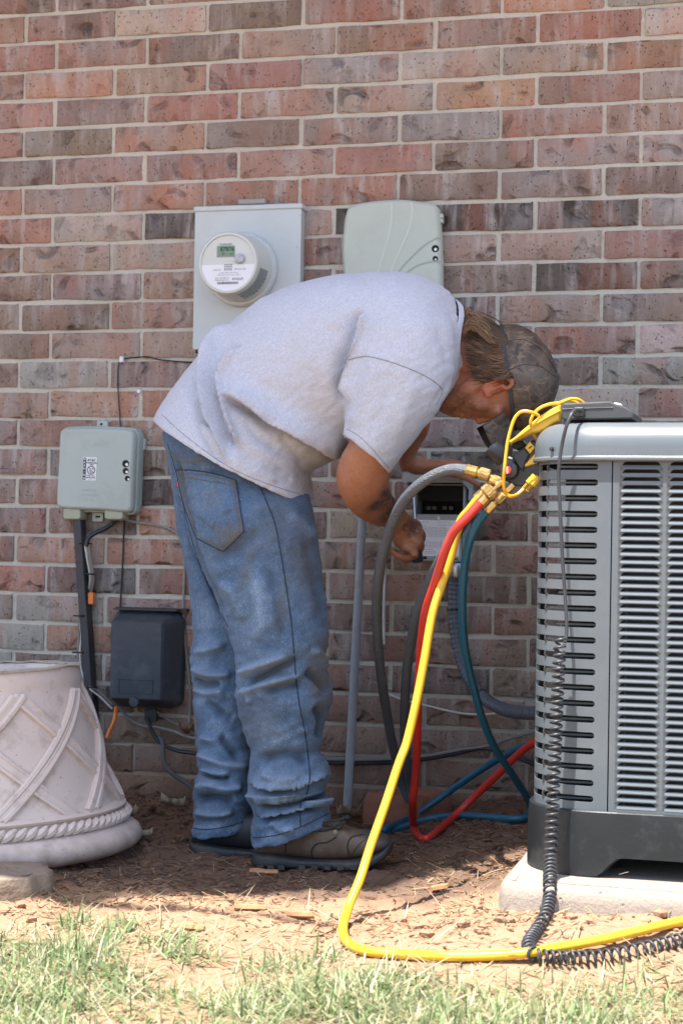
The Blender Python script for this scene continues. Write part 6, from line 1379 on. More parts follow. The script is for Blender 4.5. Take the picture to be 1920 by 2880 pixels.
# ------------------------------------------------------------------ boots
M_LEATH = simple('worn_brown_leather', (0.110, 0.072, 0.048), 0.62, var=0.4, vs=18, dirt=(0.21, 0.175, 0.14), dirt_amt=0.7, dscale=12, bs=0.3, bscale=120)
M_TOE = simple('scuffed_toe_leather', (0.062, 0.056, 0.050), 0.6, var=0.3, vs=20, dirt=(0.18, 0.16, 0.14), dirt_amt=0.6, dscale=14, bs=0.3, bscale=140)
M_SOLE = simple('boot_rubber', (0.028, 0.030, 0.033), 0.6, var=0.3, vs=20, dirt=(0.15, 0.115, 0.085), dirt_amt=0.5, dscale=14)
M_SHADEL = simple('shaded_boot', (0.020, 0.024, 0.029), 0.5, var=0.2, dirt=(0.10, 0.085, 0.07), dirt_amt=0.35)  # far boot leather blackened, its shadow put into the colour
def boot(tx, Y, upper, toe, label):
    """tx maps traced picture points of the near boot to this boot"""
    root = None
    mb = MB()
    def vr(x, t, bt, d, e=2.4): a_, b_ = tx(x, t), tx(x, bt); return (a_, b_, Y, d, (0, 0), e)
    loft(mb, [vr(584, 1915, 1958, 0.026), vr(600, 1890, 1960, 0.040), vr(640, 1872, 1962, 0.046), vr(690, 1872, 1967, 0.044), vr(735, 1880, 1971, 0.043), vr(775, 1886, 1971, 0.046), vr(805, 1901, 1969, 0.050), vr(845, 1909, 1962, 0.051), vr(872, 1914, 1953, 0.045), vr(888, 1921, 1946, 0.032), vr(896, 1929, 1940, 0.014)], 36, 5)
    root = part('boot', mb, upper, man_o, label=label)
    mb = MB(); loft(mb, [vr(838, 1906, 1963, 0.0525), vr(850, 1908, 1960, 0.0525), vr(872, 1912.5, 1954, 0.047), vr(889, 1919, 1947, 0.0345), vr(898, 1928, 1940, 0.015)], 36, 5); part('toe_cap', mb, toe, root)
    mb = MB()
    loft(mb, [vr(577, 1952, 1983, 0.024, 4), vr(588, 1952, 1988, 0.042, 4), (tx(630, 1953), tx(632, 1990), Y, 0.048, (0, 0), 4), vr(680, 1963, 1988, 0.045, 4), vr(740, 1968, 1990, 0.047, 4), vr(800, 1967, 1991, 0.055, 4), vr(845, 1958, 1986, 0.057, 4), vr(875, 1946, 1972, 0.050, 4), vr(893, 1934, 1958, 0.036, 4), vr(902, 1928, 1946, 0.014, 4)], 32, 5)
    part('sole', mb, M_SOLE, root, sharp=40)
    mb = MB(); kk = np.dot(at(700, 1980, Y) - CAM_POS, CF_) / FOC
    for x in (598, 622, 646, 694, 722, 752, 782, 812, 840):
        p = tx(x, 1981 if x < 820 else 1976); c = at(*p, Y) - hdir(*p) * 0.050; mb.box(c, (0.0135, 0.016, 0.010), np.array([[math.cos(YAW), math.sin(YAW), 0], [-math.sin(YAW), math.cos(YAW), 0], [0, 0, 1]]))
    part('tread_lug', mb, M_SOLE, root, smooth=False, kind='stuff')
    return root
nb = boot(lambda x, y: (x, y), -0.68, M_LEATH, M_TOE, 'worn brown leather right boot')
bv2 = bvh_of(*[(np.array([(nb.matrix_world @ v_.co)[:] for v_ in nb.data.vertices]) + OFF[nb.name]), [tuple(p.vertices) for p in nb.data.polygons]])
fbt = boot(lambda x, y: (435 + (x - 578) * 0.93, 1963 + (y - 1986) * 0.95), -0.560, M_SHADEL, M_SHADEL, 'left boot heel, darkened as shadow')
M_LACE = simple('dark_lace', (0.035, 0.032, 0.026), 0.9)
seam('stitch_line', bv2, [(800, 1962), (798, 1940), (806, 1924), (828, 1918), (846, 1915)], 0.0018, M_LACE, nb, 0.0006); seam('stitch_line', bv2, [(806, 1964), (822, 1942), (838, 1928), (852, 1918)], 0.0008, M_LACE, nb, 0.0006)
seam('stitch_line', bv2, [(655, 1958), (656, 1940), (652, 1925)], 0.0015, M_LACE, nb, 0.0006); seam('stitch_line', bv2, [(716, 1968), (716, 1952), (728, 1938), (752, 1934), (772, 1922)], 0.0018, M_LACE, nb, 0.0006)
for pts in ([(728, 1905), (742, 1908), (762, 1902), (778, 1893), (793, 1888)], [(735, 1898), (748, 1893), (765, 1898), (780, 1904)], [(742, 1890), (757, 1886), (770, 1884), (790, 1880)], [(772, 1904), (785, 1897), (790, 1886)]):
    mb = MB(); mb.tube(cr([at(x, y, -0.718) for x, y in pts], 4), 0.0030, 6); part('lace', mb, M_LACE, nb)
mb = MB(); c = at(770, 1911, -0.728); mb.lathe([(0.0045, 0), (0.0045, 0.002), (0.002, 0.0025)], c, (0.2, -1, 0.3), 10); part('eyelet', mb, simple('dull_eyelet', (0.20, 0.16, 0.10), 0.5, metal=0.5), nb)

# ------------------------------------------------------------------ cap and hair
m, nt, b = newmat('camouflage_cloth'); oc = objco(nt)
n1 = noise(nt, oc, 17, 4, 0.6, 1.0); n2 = noise(nt, scalevec(nt, oc, (1.0, 1.0, 2.6)), 24, 3, 0.6, 1.5)
c = mixc(nt, ramp(nt, n1, [(0.36, 0.0), (0.60, 1.0)]), (0.040, 0.030, 0.021), (0.115, 0.080, 0.056))
c = mixc(nt, ramp(nt, noise(nt, oc, 11, 3, 0.5), [(0.5, 0.0), (0.62, 0.8)]), c, (0.105, 0.090, 0.082))
c = mixc(nt, ramp(nt, n2, [(0.58, 0.0), (0.64, 0.85)]), c, (0.20, 0.145, 0.095)); c = mixc(nt, ramp(nt, noise(nt, oc, 30, 3, 0.6, 2.0), [(0.60, 0.0), (0.66, 0.85)]), c, (0.022, 0.018, 0.013))
vo = nt.nodes.new('ShaderNodeTexVoronoi'); vo.feature = 'DISTANCE_TO_EDGE'; vo.inputs['Scale'].default_value = 26; L(nt, oc, vo.inputs['Vector'])
c = mixc(nt, ramp(nt, vo.outputs['Distance'], [(0.02, 0.55), (0.05, 0.0)]), c, (0.15, 0.11, 0.078))
L(nt, c, b.inputs['Base Color']); b.inputs['Roughness'].default_value = 0.6; bump(nt, b, noise(nt, oc, 300, 3), 0.3, 0.0015)
M_CAMO = m
mb = MB()
CR0 = [((1148, 747), (1179, 987), YH, 0.084), ((1166, 745), (1200, 989), YH, 0.087), ((1196, 750), (1224, 980), YH, 0.085), ((1226, 766), (1247, 962), YH, 0.075), ((1253, 795), (1266, 934), YH, 0.056), ((1271, 826), (1277, 905), YH, 0.034), ((1282, 856), (1284, 880), YH, 0.010)]
loft(mb, CR0, 48, 6, cap0=False, hollow0=(0.004, 8))
P0 = mb.verts(); pp_ = proj(P0); nrm = P0 - H(1190, 866); nrm /= np.linalg.norm(nrm, axis=1)[:, None]
mb.v = [P0 + nrm * (0.004 * (vn(pp_[:, 0], pp_[:, 1], 1 / 30.0, 71) - 0.5))[:, None]]
cap = part('cap', mb, M_CAMO, man_o, sharp=None)
q = ringdef((1146, 746), (1176, 988), YH, 0.0855); t = np.linspace(0, 2 * PI, 49); q2 = ringdef((1154, 745), (1185, 989), YH, 0.0862)
mb = MB(); mb.grid([[q_[0:3] + k_ * (math.cos(a) * q_[3:6] + math.sin(a) * q_[6:9]) for a in t] for q_, k_ in ((q, 0.975), (q, 1.008), (q2, 1.012), (q2, 0.99))]); part('cap_band', mb, simple('cap_tape', (0.030, 0.036, 0.048), 0.6), cap)
cbv = bvh_of(P0, mb.f) if False else bvh_of(np.array([v_.co[:] for v_ in cap.data.vertices]) + OFF[cap.name], [tuple(p.vertices) for p in cap.data.polygons])
for pts in ([(1168, 850), (1200, 838), (1240, 842), (1276, 866)], [(1160, 785), (1200, 780), (1245, 806), (1278, 856)], [(1176, 930), (1210, 925), (1250, 905), (1280, 872)]): seam('panel_seam', cbv, pts, 0.0008, simple('cap_thread', (0.05, 0.04, 0.03), 0.8), cap, 0.0003)
mb = MB(); mb.lathe([(0.0045, 0), (0.004, 0.003), (0.001, 0.004)], H(1282, 868), eu, 10); part('top_button', mb, M_CAMO, cap)
f0 = H(1178, 984); G = []
for a in np.linspace(-1, 1, 25):
    row = []
    for b_ in np.linspace(0, 1, 11):
        fw = -0.032 * a * a + b_ * 0.086 * math.sqrt(max(0.02, 1 - a * a * 0.95)) ; uu = -0.022 * a * a - 0.026 * a * a * b_ - 0.012 * b_ - 0.010 * b_ * b_
        row.append(f0 + ef * fw + eu * uu + es * 0.080 * a * (1 - 0.06 * b_))
    G.append(row)
mb = MB(); mb.grid(G); vz = part('visor', mb, M_CAMO, cap, sharp=None); vz.data.materials.append(simple('visor_under', (0.018, 0.019, 0.018), 0.7))
so = vz.modifiers.new('thickness', 'SOLIDIFY'); so.thickness = 0.0035; so.offset = 0; so.material_offset = 1
bm_ = bmesh.new(); bm_.from_mesh(vz.data)
bmesh.ops.recalc_face_normals(bm_, faces=bm_.faces)
if sum((f.normal.dot(Vector(eu.tolist())) for f in bm_.faces)) < 0: bmesh.ops.reverse_faces(bm_, faces=bm_.faces)
bm_.to_mesh(vz.data); bm_.free()
# hair: strands combed back from under the cap towards the collar
m, nt, b = newmat('brown_hair'); ac_ = N(nt, 'ShaderNodeVertexColor', layer_name='strand')
L(nt, ac_.outputs[0], b.inputs['Base Color']); b.inputs['Roughness'].default_value = 0.5; b.inputs['Specular IOR Level'].default_value = 0.3
M_HAIR = m
hv, hf, hc = [], [], []; nh = 0
def strand(P_, w0, col, lift):
    global nh
    P_ = cr(P_, 4); k = len(P_); T = np.gradient(P_, axis=0); T /= np.linalg.norm(T, axis=1)[:, None]
    vw = CAM_POS - P_; sd = np.cross(T, vw); sd /= np.linalg.norm(sd, axis=1)[:, None]; nn = np.cross(sd, T)
    w = w0 * np.interp(np.linspace(0, 1, k), [0, 0.3, 0.8, 1], [0.8, 1, 0.7, 0.1]); tw_ = random.uniform(-0.5, 0.5)
    sd2 = sd * math.cos(tw_) + nn * math.sin(tw_)
    hv.append(np.stack([P_ - sd2 * w[:, None], P_ + nn * (w * 0.5)[:, None], P_ + sd2 * w[:, None]], 1).reshape(-1, 3))
    for i in range(k - 1):
        o = nh + 3 * i; hf.append((o, o + 1, o + 4, o + 3)); hf.append((o + 1, o + 2, o + 5, o + 4))
    hc.append(np.repeat(np.asarray(col)[None], 3 * k, 0)); nh += 3 * k
def scalp(px, py, lift):
    """point on the near surface of the head or neck under a picture point, lifted off the skin"""
    h = cast(BODY_BVH, px, py, lift)
    return h if h is not None else at(px, py, YH)
BODY_BVH = bvh_of(bv_, bf_)
# roots along the cap edge, ends near the collar; the lowest locks sweep towards the ear
for i in range(2600):
    u = random.random() ** 0.9
    x0 = 1150 + 26 * u + random.uniform(-1, 10); y0 = 752 + 128 * u
    ex = np.interp(u, [0, 0.25, 0.55, 0.8, 1.0], [1072, 1066, 1072, 1086, 1106]) + random.gauss(0, 9)
    ey = np.interp(u, [0, 0.25, 0.55, 0.8, 1.0], [716, 772, 822, 862, 880]) + random.gauss(0, 9)
    l = random.uniform(0.10, 1.0); ex = x0 + (ex - x0) * (0.45 + 0.6 * l); ey = y0 + (ey - y0) * (0.45 + 0.6 * l)
    sag = random.gauss(6, 5); lf = 0.004 + 0.010 * random.random() + 0.006 * (1 - u)
    p = []
    for t in (0, 0.3, 0.65, 1.0):
        x = x0 + (ex - x0) * t + random.gauss(0, 1.2); y = y0 + (ey - y0) * t + sag * math.sin(PI * t) + random.gauss(0, 1.2)
        p.append(scalp(x, y, lf * (0.5 + 1.0 * t)))
    base = np.array((0.085, 0.044, 0.023)) * random.uniform(0.35, 1.25) if random.random() < 0.6 else np.array((0.17, 0.098, 0.052)) * random.uniform(0.6, 1.2)
    pa = np.array(p)
    pq = proj(pa)
    if np.any((pq[:, 0] > 1092) & (pq[:, 0] < 1176) & (pq[:, 1] > 871 - (pq[:, 0] < 1120) * -14)): continue
    if np.abs(np.diff(pa[:, 1])).max() < 0.09: strand(pa, random.uniform(0.0005, 0.0012), base, lf)
# the curl that stands up behind the neck
for i in range(1000):
    d = random.gauss(0, 0.022); a0 = random.uniform(0, 1)
    pts = [(1128 + random.gauss(0, 6), 760 + 30 * a0), (1108 + random.gauss(0, 5), 738 + 30 * a0), (1090 + random.gauss(0, 5), 722 + 34 * a0 + random.gauss(0, 3)), (1074 + random.gauss(0, 4), 716 + 40 * a0 + random.gauss(0, 4)), (1063 + random.gauss(0, 3), 724 + 46 * a0 + random.gauss(0, 5))]
    base = np.array((0.21, 0.125, 0.066)) * random.uniform(0.5, 1.3)
    yoff = -0.055 * (0.3 + 0.7 * a0) + d * 0.8
    strand(np.array([at(x, y, YH + yoff) for x, y in pts]), random.uniform(0.0005, 0.0011), base, 0)
o = part('hair', (np.concatenate(hv), hf), M_HAIR, man_o, sharp=None); attr(o, 'strand', np.concatenate(hc))
mb = MB()
loft(mb, [((1066, 726), (1080, 838), -0.60, 0.056), ((1085, 722), (1100, 850), -0.60, 0.066), ((1110, 732), (1128, 862), -0.60, 0.074), ((1135, 748), (1156, 866), -0.60, 0.077), ((1160, 756), (1178, 868), -0.60, 0.076)], 36, 5)
hb2 = part('hair_mass', mb, simple('dark_hair', (0.060, 0.037, 0.022), 0.7, var=0.4, vs=60, bs=0.8, bscale=220), o, sharp=None)

# ------------------------------------------------------------------ tool in the near hand
mb = MB(); a_, b_ = at(953, 1205, -0.415), at(958, 1292, -0.425); ax = unit(b_ - a_); Lh = np.linalg.norm(b_ - a_)
sd_ = thing('screwdriver', 'black handled screwdriver gripped in the tattooed right hand', 'screwdriver', b_)
mb.lathe([(0.006, 0), (0.011, 0.006), (0.0125, 0.03), (0.0115, 0.05), (0.0150, Lh * 0.86), (0.0150, Lh * 0.96), (0.011, Lh), (0.002, Lh)], a_, ax, 6); part('handle', mb, M_BLACKP, sd_, sharp=25)
mb = MB(); mb.lathe([(0.003, 0.004), (0.003, -0.09), (0.002, -0.10)], a_, ax, 8); part('shaft', mb, M_STEEL, sd_)
# ------------------------------------------------------------------ upturned planter
Yq = -0.56
pc = gpt(-62, 1955, 0.0); 
kq = np.dot(pc - CAM_POS, CF_) / FOC
Rp = 388 * kq
tilt = math.radians(3.0); pax = unit(V3((0, 0, 1)) * math.cos(tilt) - CR_ * math.sin(tilt)); pax = unit(pax + 0.02 * CF_)
pln = thing('planter', 'large cracked cream lattice planter standing upside down beside the wall', 'planter', pc)
m, nt, b = newmat('cream_resin'); oc = objco(nt); geo = nt.nodes.new('ShaderNodeNewGeometry')
c = mixc(nt, noise(nt, oc, 5, 4), (0.59, 0.48, 0.42), (0.71, 0.60, 0.535))
c = mixc(nt, ramp(nt, noise(nt, oc, 75, 4, 0.7), [(0.66, 0.0), (0.71, 0.85)]), c, (0.12, 0.085, 0.06))
c = mixc(nt, ramp(nt, noise(nt, oc, 16, 5, 0.7), [(0.52, 0.0), (0.72, 0.7)]), c, (0.36, 0.285, 0.22))
sp = N(nt, 'ShaderNodeSeparateXYZ'); L(nt, oc, sp.inputs[0])
low = ramp(nt, mathn(nt, 'MULTIPLY_ADD', noise(nt, oc, 22, 4), 0.10, mathn(nt, 'SUBTRACT', 0.055, sp.outputs[2])), [(0.03, 0.0), (0.10, 0.85)])
c = mixc(nt, low, c, (0.20, 0.14, 0.095))
L(nt, c, b.inputs['Base Color']); b.inputs['Roughness'].default_value = 0.6; bump(nt, b, noise(nt, oc, 120, 3), 0.12, 0.002)
M_PLANT = m
Hp = 418 * kq
# radius at height fraction (0 rim on the soil, 1 the open foot on top)
prof = [(0.0, 0.935), (0.01, 0.965), (0.035, 0.995), (0.065, 1.0), (0.10, 0.985), (0.128, 0.95), (0.142, 0.925), (0.150, 0.905), (0.215, 0.885), (0.222, 0.905), (0.235, 0.912), (0.250, 0.895), (0.258, 0.868)]
def prad(h): return float(np.interp(h, [0.258, 0.35, 0.5, 0.65, 0.8, 0.885, 0.90, 0.93, 1.0], [0.868, 0.828, 0.778, 0.735, 0.690, 0.660, 0.662, 0.665, 0.652]))
prof += [(h, prad(h)) for h in np.linspace(0.262, 1.0, 30)] + [(1.0, 0.60), (0.985, 0.585), (0.95, 0.58), (0.5, 0.66)]
mb = MB(); mb.lathe([(r * Rp, h * Hp) for h, r in prof], pc, pax, 96, caps=(False, False))
part('shell', mb, M_PLANT, pln, sharp=50)
px_ = unit(np.cross(pax, V3((0, 1, 0)))) * 1.0; py_ = np.cross(pax, px_)
def ppt(phi, h, lift=0.0): return pc + pax * h * Hp + (prad(h) * Rp + lift) * (math.cos(phi) * px_ + math.sin(phi) * py_)
NB = 9
for k in range(NB):
    for sgn, wide, lift in ((1, (-0.0125, 0.0125), 0.005), (-1, (-0.0155, 0.0155), 0.006)):
        ph0 = math.radians(140.7 + 40 * k)
        hs = np.linspace(0.252, 0.868, 26)
        P = [(ph0 - sgn * math.radians(55) * (1 - (h - 0.252) / 0.616), h) for h in hs]
        mb = MB()
        if sgn > 0:
            for off in wide: mb.tube([ppt(p + off / (prad(h) * Rp), h, lift) for p, h in P], 0.0085, 8)
            mb.tube([ppt(p, h, 0.0005) for p, h in P], 0.011, 8)
        else:
            G = []
            for p, h in P:
                w_ = 0.021 / (prad(h) * Rp); G.append([ppt(p - w_ * 1.25, h, -0.003), ppt(p - w_, h, 0.009), ppt(p - w_ * 0.62, h, 0.0105), ppt(p - w_ * 0.4, h, 0.0075), ppt(p + w_ * 0.4, h, 0.0075), ppt(p + w_ * 0.62, h, 0.0105), ppt(p + w_, h, 0.009), ppt(p + w_ * 1.25, h, -0.003)])
            mb.grid(G)
        part('lattice_band', mb, M_PLANT, pln)
mb = MB(); nr_ = 92
for k in range(nr_):
    a0 = 2 * PI * k / nr_; pts = []
    for t in np.linspace(-1, 1, 5):
        a_ = a0 + t * 0.045; h = 0.182 + 0.027 * t; r = (0.903 + 0.016 * (1 - t * t)) * Rp
        pts.append(pc + pax * h * Hp + r * (math.cos(a_) * px_ + math.sin(a_) * py_))
    mb.tube(pts, [0.004, 0.0085, 0.0098, 0.0085, 0.004], 7)
part('rope_band', mb, M_PLANT, pln, kind='stuff')
mb = MB(); mb.lathe([(0.665 * Rp, Hp * 0.998), (0.668 * Rp, Hp * 1.004), (0.60 * Rp, Hp * 1.006), (0.59 * Rp, Hp * 1.0)], pc, pax, 96, caps=(False, False))
v = mb.v[0]; v += pax * (0.006 * (vn(v[:, 0] * 1, v[:, 1], 30, 81) - 0.5))[:, None]
part('mossy_edge', mb, simple('mossy_rim', (0.46, 0.40, 0.33), 0.8, dirt=(0.22, 0.19, 0.05), dirt_amt=0.9, dscale=22), pln)

# ------------------------------------------------------------------ pieces lying on the ground
c4 = [atz(-120, 2035, 0.040), atz(-10, 2027, 0.040), atz(66, 2018, 0.040), atz(104, 2010, 0.040), atz(122, 2001, 0.040), atz(112, 1988, 0.040), atz(60, 1980, 0.040), atz(-120, 1985, 0.04)]
c4 = np.array(c4); P2 = np.concatenate([np.linspace(c4[i, :2], c4[(i + 1) % len(c4), :2], 6)[:-1] for i in range(len(c4))]); P2 = P2 + 0.012 * (np.stack([vn(P2[:, 0], P2[:, 1], 40, 91), vn(P2[:, 0], P2[:, 1], 40, 92)], 1) - 0.5)
mb = MB(); mb.outline(P2, [(-0.004, -0.03), (-0.003, 0.02), (0.0, 0.040), (0.002, 0.043), (0.012, 0.044)], (0, 0, 0), (1, 0, 0), (0, 1, 0), (0, 0, 1))
v = mb.v[0]; v[:, 2] += 0.006 * (vn(v[:, 0], v[:, 1], 25, 93) - 0.5)
single('paving_stone', mb, simple('dirty_stone', (0.27, 0.21, 0.155), 0.9, var=0.25, vs=20, dirt=(0.14, 0.095, 0.065), dirt_amt=0.85, dscale=12, bs=0.7, bscale=70, bd=0.006), 'chipped pale paving stone half buried in front of the planter', 'paving stone', sharp=None)
g0 = gpt(833, 1893, 0.0); g1 = gpt(945, 1890, 0.0); g1[2] = g0[2]
def lump(name, c, ax, ay, h, mat, label, seed, cat):
    mb = MB(); n_ = 7; G = []
    o = [(-0.5, -0.5), (0, -0.53), (0.5, -0.5), (0.53, 0), (0.5, 0.5), (0, 0.52), (-0.5, 0.5), (-0.52, 0)]
    o = cr(np.array(o + o[:1], float), 3)[:-1]
    r = np.random.default_rng(seed)
    for t, s in ((-0.3, 1.0), (0.0, 1.0), (0.35, 1.0), (0.7, 0.985), (0.9, 0.96), (1.0, 0.90), (1.02, 0.5)):
        q = o * s; q = q + r.normal(0, 0.006, q.shape); G.append(c + q[:, :1] * ax + q[:, 1:] * ay + V3((0, 0, 1)) * (h * t + r.normal(0, 0.0015, (len(q), 1))))
    oo = mb.grid(G, cv=True); k = len(o); mb.f.append(tuple(oo + 6 * k + i for i in range(k)))
    return single(name, mb, mat, label, cat, sharp=40)
M_RB = simple('red_clay_brick', (0.30, 0.125, 0.075), 0.92, var=0.3, vs=25, dirt=(0.19, 0.12, 0.08), dirt_amt=0.7, dscale=14, bs=0.6, bscale=90, bd=0.004)
axv = (g1 - g0) * 1.0; ayv = V3((0.075, 0.16, 0.0)) * 0.9
lump('loose_brick', g0 + axv / 2 + ayv / 2 - V3((0, 0, 0.012)), axv, ayv, 0.085, M_RB, 'broken red brick lying in the soil under the charcoal hose', 3, 'brick')
M_LEAFD = simple('dead_leaf', (0.34, 0.27, 0.19), 0.8, var=0.35, vs=40)
M_LEAFB = simple('brown_leaf', (0.20, 0.115, 0.065), 0.8, var=0.35, vs=40)
def oak_leaf(c, ang, ln, wd, curl, mat, label, lob=4):
    mb = MB(); G = []
    for t in np.linspace(0, 1, 19):
        env = math.sin(PI * min(1, t * 0.93 + 0.03)) ** 0.75; w = wd * (0.10 + env * (0.50 + 0.42 * math.cos(2 * PI * lob * t + 0.4)))
        row = []
        for s in (-1, -0.5, 0, 0.5, 1):
            x, y = (t - 0.5) * ln, s * w; z = curl * (s * s) * 0.5 + 0.012 * math.sin(t * 5 + s) * curl * 20 + 0.5 * curl * (t - 0.5) ** 2 * 4
            row.append(c + V3((x * math.cos(ang) - y * math.sin(ang), x * math.sin(ang) + y * math.cos(ang), z + 0.004)))
        G.append(row)
    mb.grid(G); o = single('dead_leaf', mb, mat, label, 'leaf', 'dead leaves on the ground', sharp=None); so = o.modifiers.new('t', 'SOLIDIFY'); so.thickness = 0.0012
oak_leaf(gpt(312, 1926, 0.006), 0.15, 0.075, 0.024, 0.024, M_LEAFD, 'pale lobed oak leaf on the soil right of the planter rim')
for i, (x, y, a_, l_, lb) in enumerate(((292, 1880, 1.0, 0.06, 'brown leaf curled against the planter rim near the wall'), (352, 1868, 2.2, 0.07, 'brown leaf at the foot of the wall left of the legs'), (398, 1858, 0.4, 0.06, 'brown leaf by the wall just left of the far trouser leg'), (806, 1884, 0.8, 0.05, 'dry leaf at the foot of the grey conduit pipe'), (788, 1878, 2.4, 0.05, 'small dry leaf between boot laces and the conduit pipe'), (1000, 1806, 0.3, 0.055, 'dry leaf resting behind the broken red brick'), (960, 1800, 2.0, 0.05, 'small dry leaf behind the hose bend at the wall'), (425, 1690, 1.3, 0.05, 'dry leaf caught on the grey cable by the far leg'))):
    c = gpt(x, y, 0.006) if i != 7 else at(x, y, -0.05)
    oak_leaf(c, a_, l_, 0.018, 0.03, M_LEAFB if i % 2 else M_LEAFD, lb, 3)
M_WOOD = simple('split_wood', (0.40, 0.20, 0.095), 0.85, var=0.45, vs=40, bs=0.6, bscale=130)
for x, y, a_, l_, lb in ((606, 2003, 0.1, 0.060, 'reddish wood chip lying against the near boot sole'), (690, 2102, 0.2, 0.050, 'brown wood chip on the sunlit soil left of the yellow hose'), (1010, 2040, 1.1, 0.055, 'splinter of wood in the soil left of the pad'), (440, 2130, -0.1, 0.05, 'pale wood chip near the tuft of cut grass'), (575, 2085, 0.2, 0.06, 'pale flat wood chip in the sunlit mulch strip')):
    c = gpt(x, y, 0.005); mb = MB(); d = V3((math.cos(a_), math.sin(a_), 0)); e = V3((-d[1], d[0], 0)); G = []
    for t in np.linspace(-0.5, 0.5, 6):
        w = 0.009 * (1 - 1.6 * t * t) * random.uniform(0.8, 1.1); h = 0.006 * random.uniform(0.7, 1.2)
        q = c + d * l_ * t; G.append([q - e * w, q - e * w * 0.6 + EZ * h, q + e * w * 0.5 + EZ * h * 1.1, q + e * w, q - EZ * 0.006])
    oo = mb.grid(G, cv=True); mb.f.append(tuple(range(5))[::-1]); mb.f.append(tuple(25 + i for i in range(5)))
    single('wood_chip', mb, M_WOOD, lb, 'wood chip', 'larger wood chips', sharp=20)

# ------------------------------------------------------------------ mulch, clods, straw and grass
def attr_mat(name, attrname, rough, trans=0.0):
    m, nt, b = newmat(name); a_ = N(nt, 'ShaderNodeVertexColor', layer_name=attrname); L(nt, a_.outputs[0], b.inputs['Base Color']); b.inputs['Roughness'].default_value = rough; b.inputs['Specular IOR Level'].default_value = 0.25
    if trans:
        t = nt.nodes.new('ShaderNodeBsdfTranslucent'); L(nt, a_.outputs[0], t.inputs[0]); mx = nt.nodes.new('ShaderNodeMixShader'); mx.inputs[0].default_value = trans
        L(nt, b.outputs[0], mx.inputs[1]); L(nt, t.outputs[0], mx.inputs[2]); L(nt, mx.outputs[0], nt.nodes['Material Output'].inputs[0])
    return m
def gh(x, y): return ground_z(x, y) + ground_fine(x, y)
def clear_of(x, y):
    return ~((x > 1.485) & (y > -1.215) & (x < 2.6))
# mulch chips
n = 30000
x = RNG.uniform(-0.3, 1.75, n); y = RNG.uniform(-1.75, 0.0, n)
pr = np.where(y > -1.05, 0.85, np.clip(1.0 - (-1.05 - y) / 0.38, 0.06, 1)) * (0.25 + 0.75 * sst(0.35, 0.6, vn(x, y, 4.0, 101)))
k = (RNG.random(n) < pr) & clear_of(x, y); x, y = x[k], y[k]; n = len(x)
ln = RNG.gamma(2.0, 0.0055, n) + 0.003; wd = np.minimum(ln * 0.4, RNG.uniform(0.0007, 0.0034, n)); th = RNG.uniform(0.0006, 0.0020, n)
big_ = RNG.random(n) < 0.03; ln[big_] *= 2.0; wd[big_] *= 1.6
an = RNG.normal(0.25, 0.8, n); tl_ = RNG.normal(0, 0.25, n); z = gh(x, y) + th * 0.5 + np.abs(np.sin(tl_)) * ln * 0.35
d = np.stack([np.cos(an) * np.cos(tl_), np.sin(an) * np.cos(tl_), np.sin(tl_)], 1); e = np.stack([-np.sin(an), np.cos(an), RNG.normal(0, 0.3, n)], 1); e /= np.linalg.norm(e, axis=1)[:, None]; f_ = np.cross(d, e)
c0 = np.stack([x, y, z], 1); Vs = []
for sx, sy, sz in ((-1, -1, -1), (1, -0.6, -1), (1, 0.6, -1), (-1, 1, -1), (-1, -1, 1), (1, -0.6, 1), (1, 0.6, 1), (-1, 1, 1)): Vs.append(c0 + d * (sx * ln / 2)[:, None] + e * (sy * wd / 2)[:, None] + f_ * (sz * th / 2)[:, None])
Vs = np.stack(Vs, 1).reshape(-1, 3); fc = []
base = np.array([(3, 2, 1, 0), (4, 5, 6, 7), (0, 1, 5, 4), (1, 2, 6, 5), (2, 3, 7, 6), (3, 0, 4, 7)])
fc = (base[None] + (np.arange(n) * 8)[:, None, None]).reshape(-1, 4).tolist()
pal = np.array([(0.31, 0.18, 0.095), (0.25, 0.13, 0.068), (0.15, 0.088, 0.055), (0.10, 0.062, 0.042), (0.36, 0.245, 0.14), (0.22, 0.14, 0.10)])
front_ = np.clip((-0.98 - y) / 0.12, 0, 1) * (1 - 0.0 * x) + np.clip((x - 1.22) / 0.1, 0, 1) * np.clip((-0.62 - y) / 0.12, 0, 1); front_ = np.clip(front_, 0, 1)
ci = np.where(RNG.random(n) < front_ * 0.7 + 0.07, RNG.choice([0, 1, 4, 4], n), RNG.choice([1, 2, 3, 3, 5, 2], n)); cc_ = pal[ci] * RNG.uniform(0.65, 1.2, (n, 1))  # darker chips behind the shade edge, partly painting that shade
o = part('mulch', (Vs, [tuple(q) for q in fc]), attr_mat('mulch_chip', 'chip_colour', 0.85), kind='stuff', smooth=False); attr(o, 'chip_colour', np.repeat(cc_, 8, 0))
o['label'] = 'brown wood mulch scattered over the soil at the foot of the wall'; o['category'] = 'mulch'
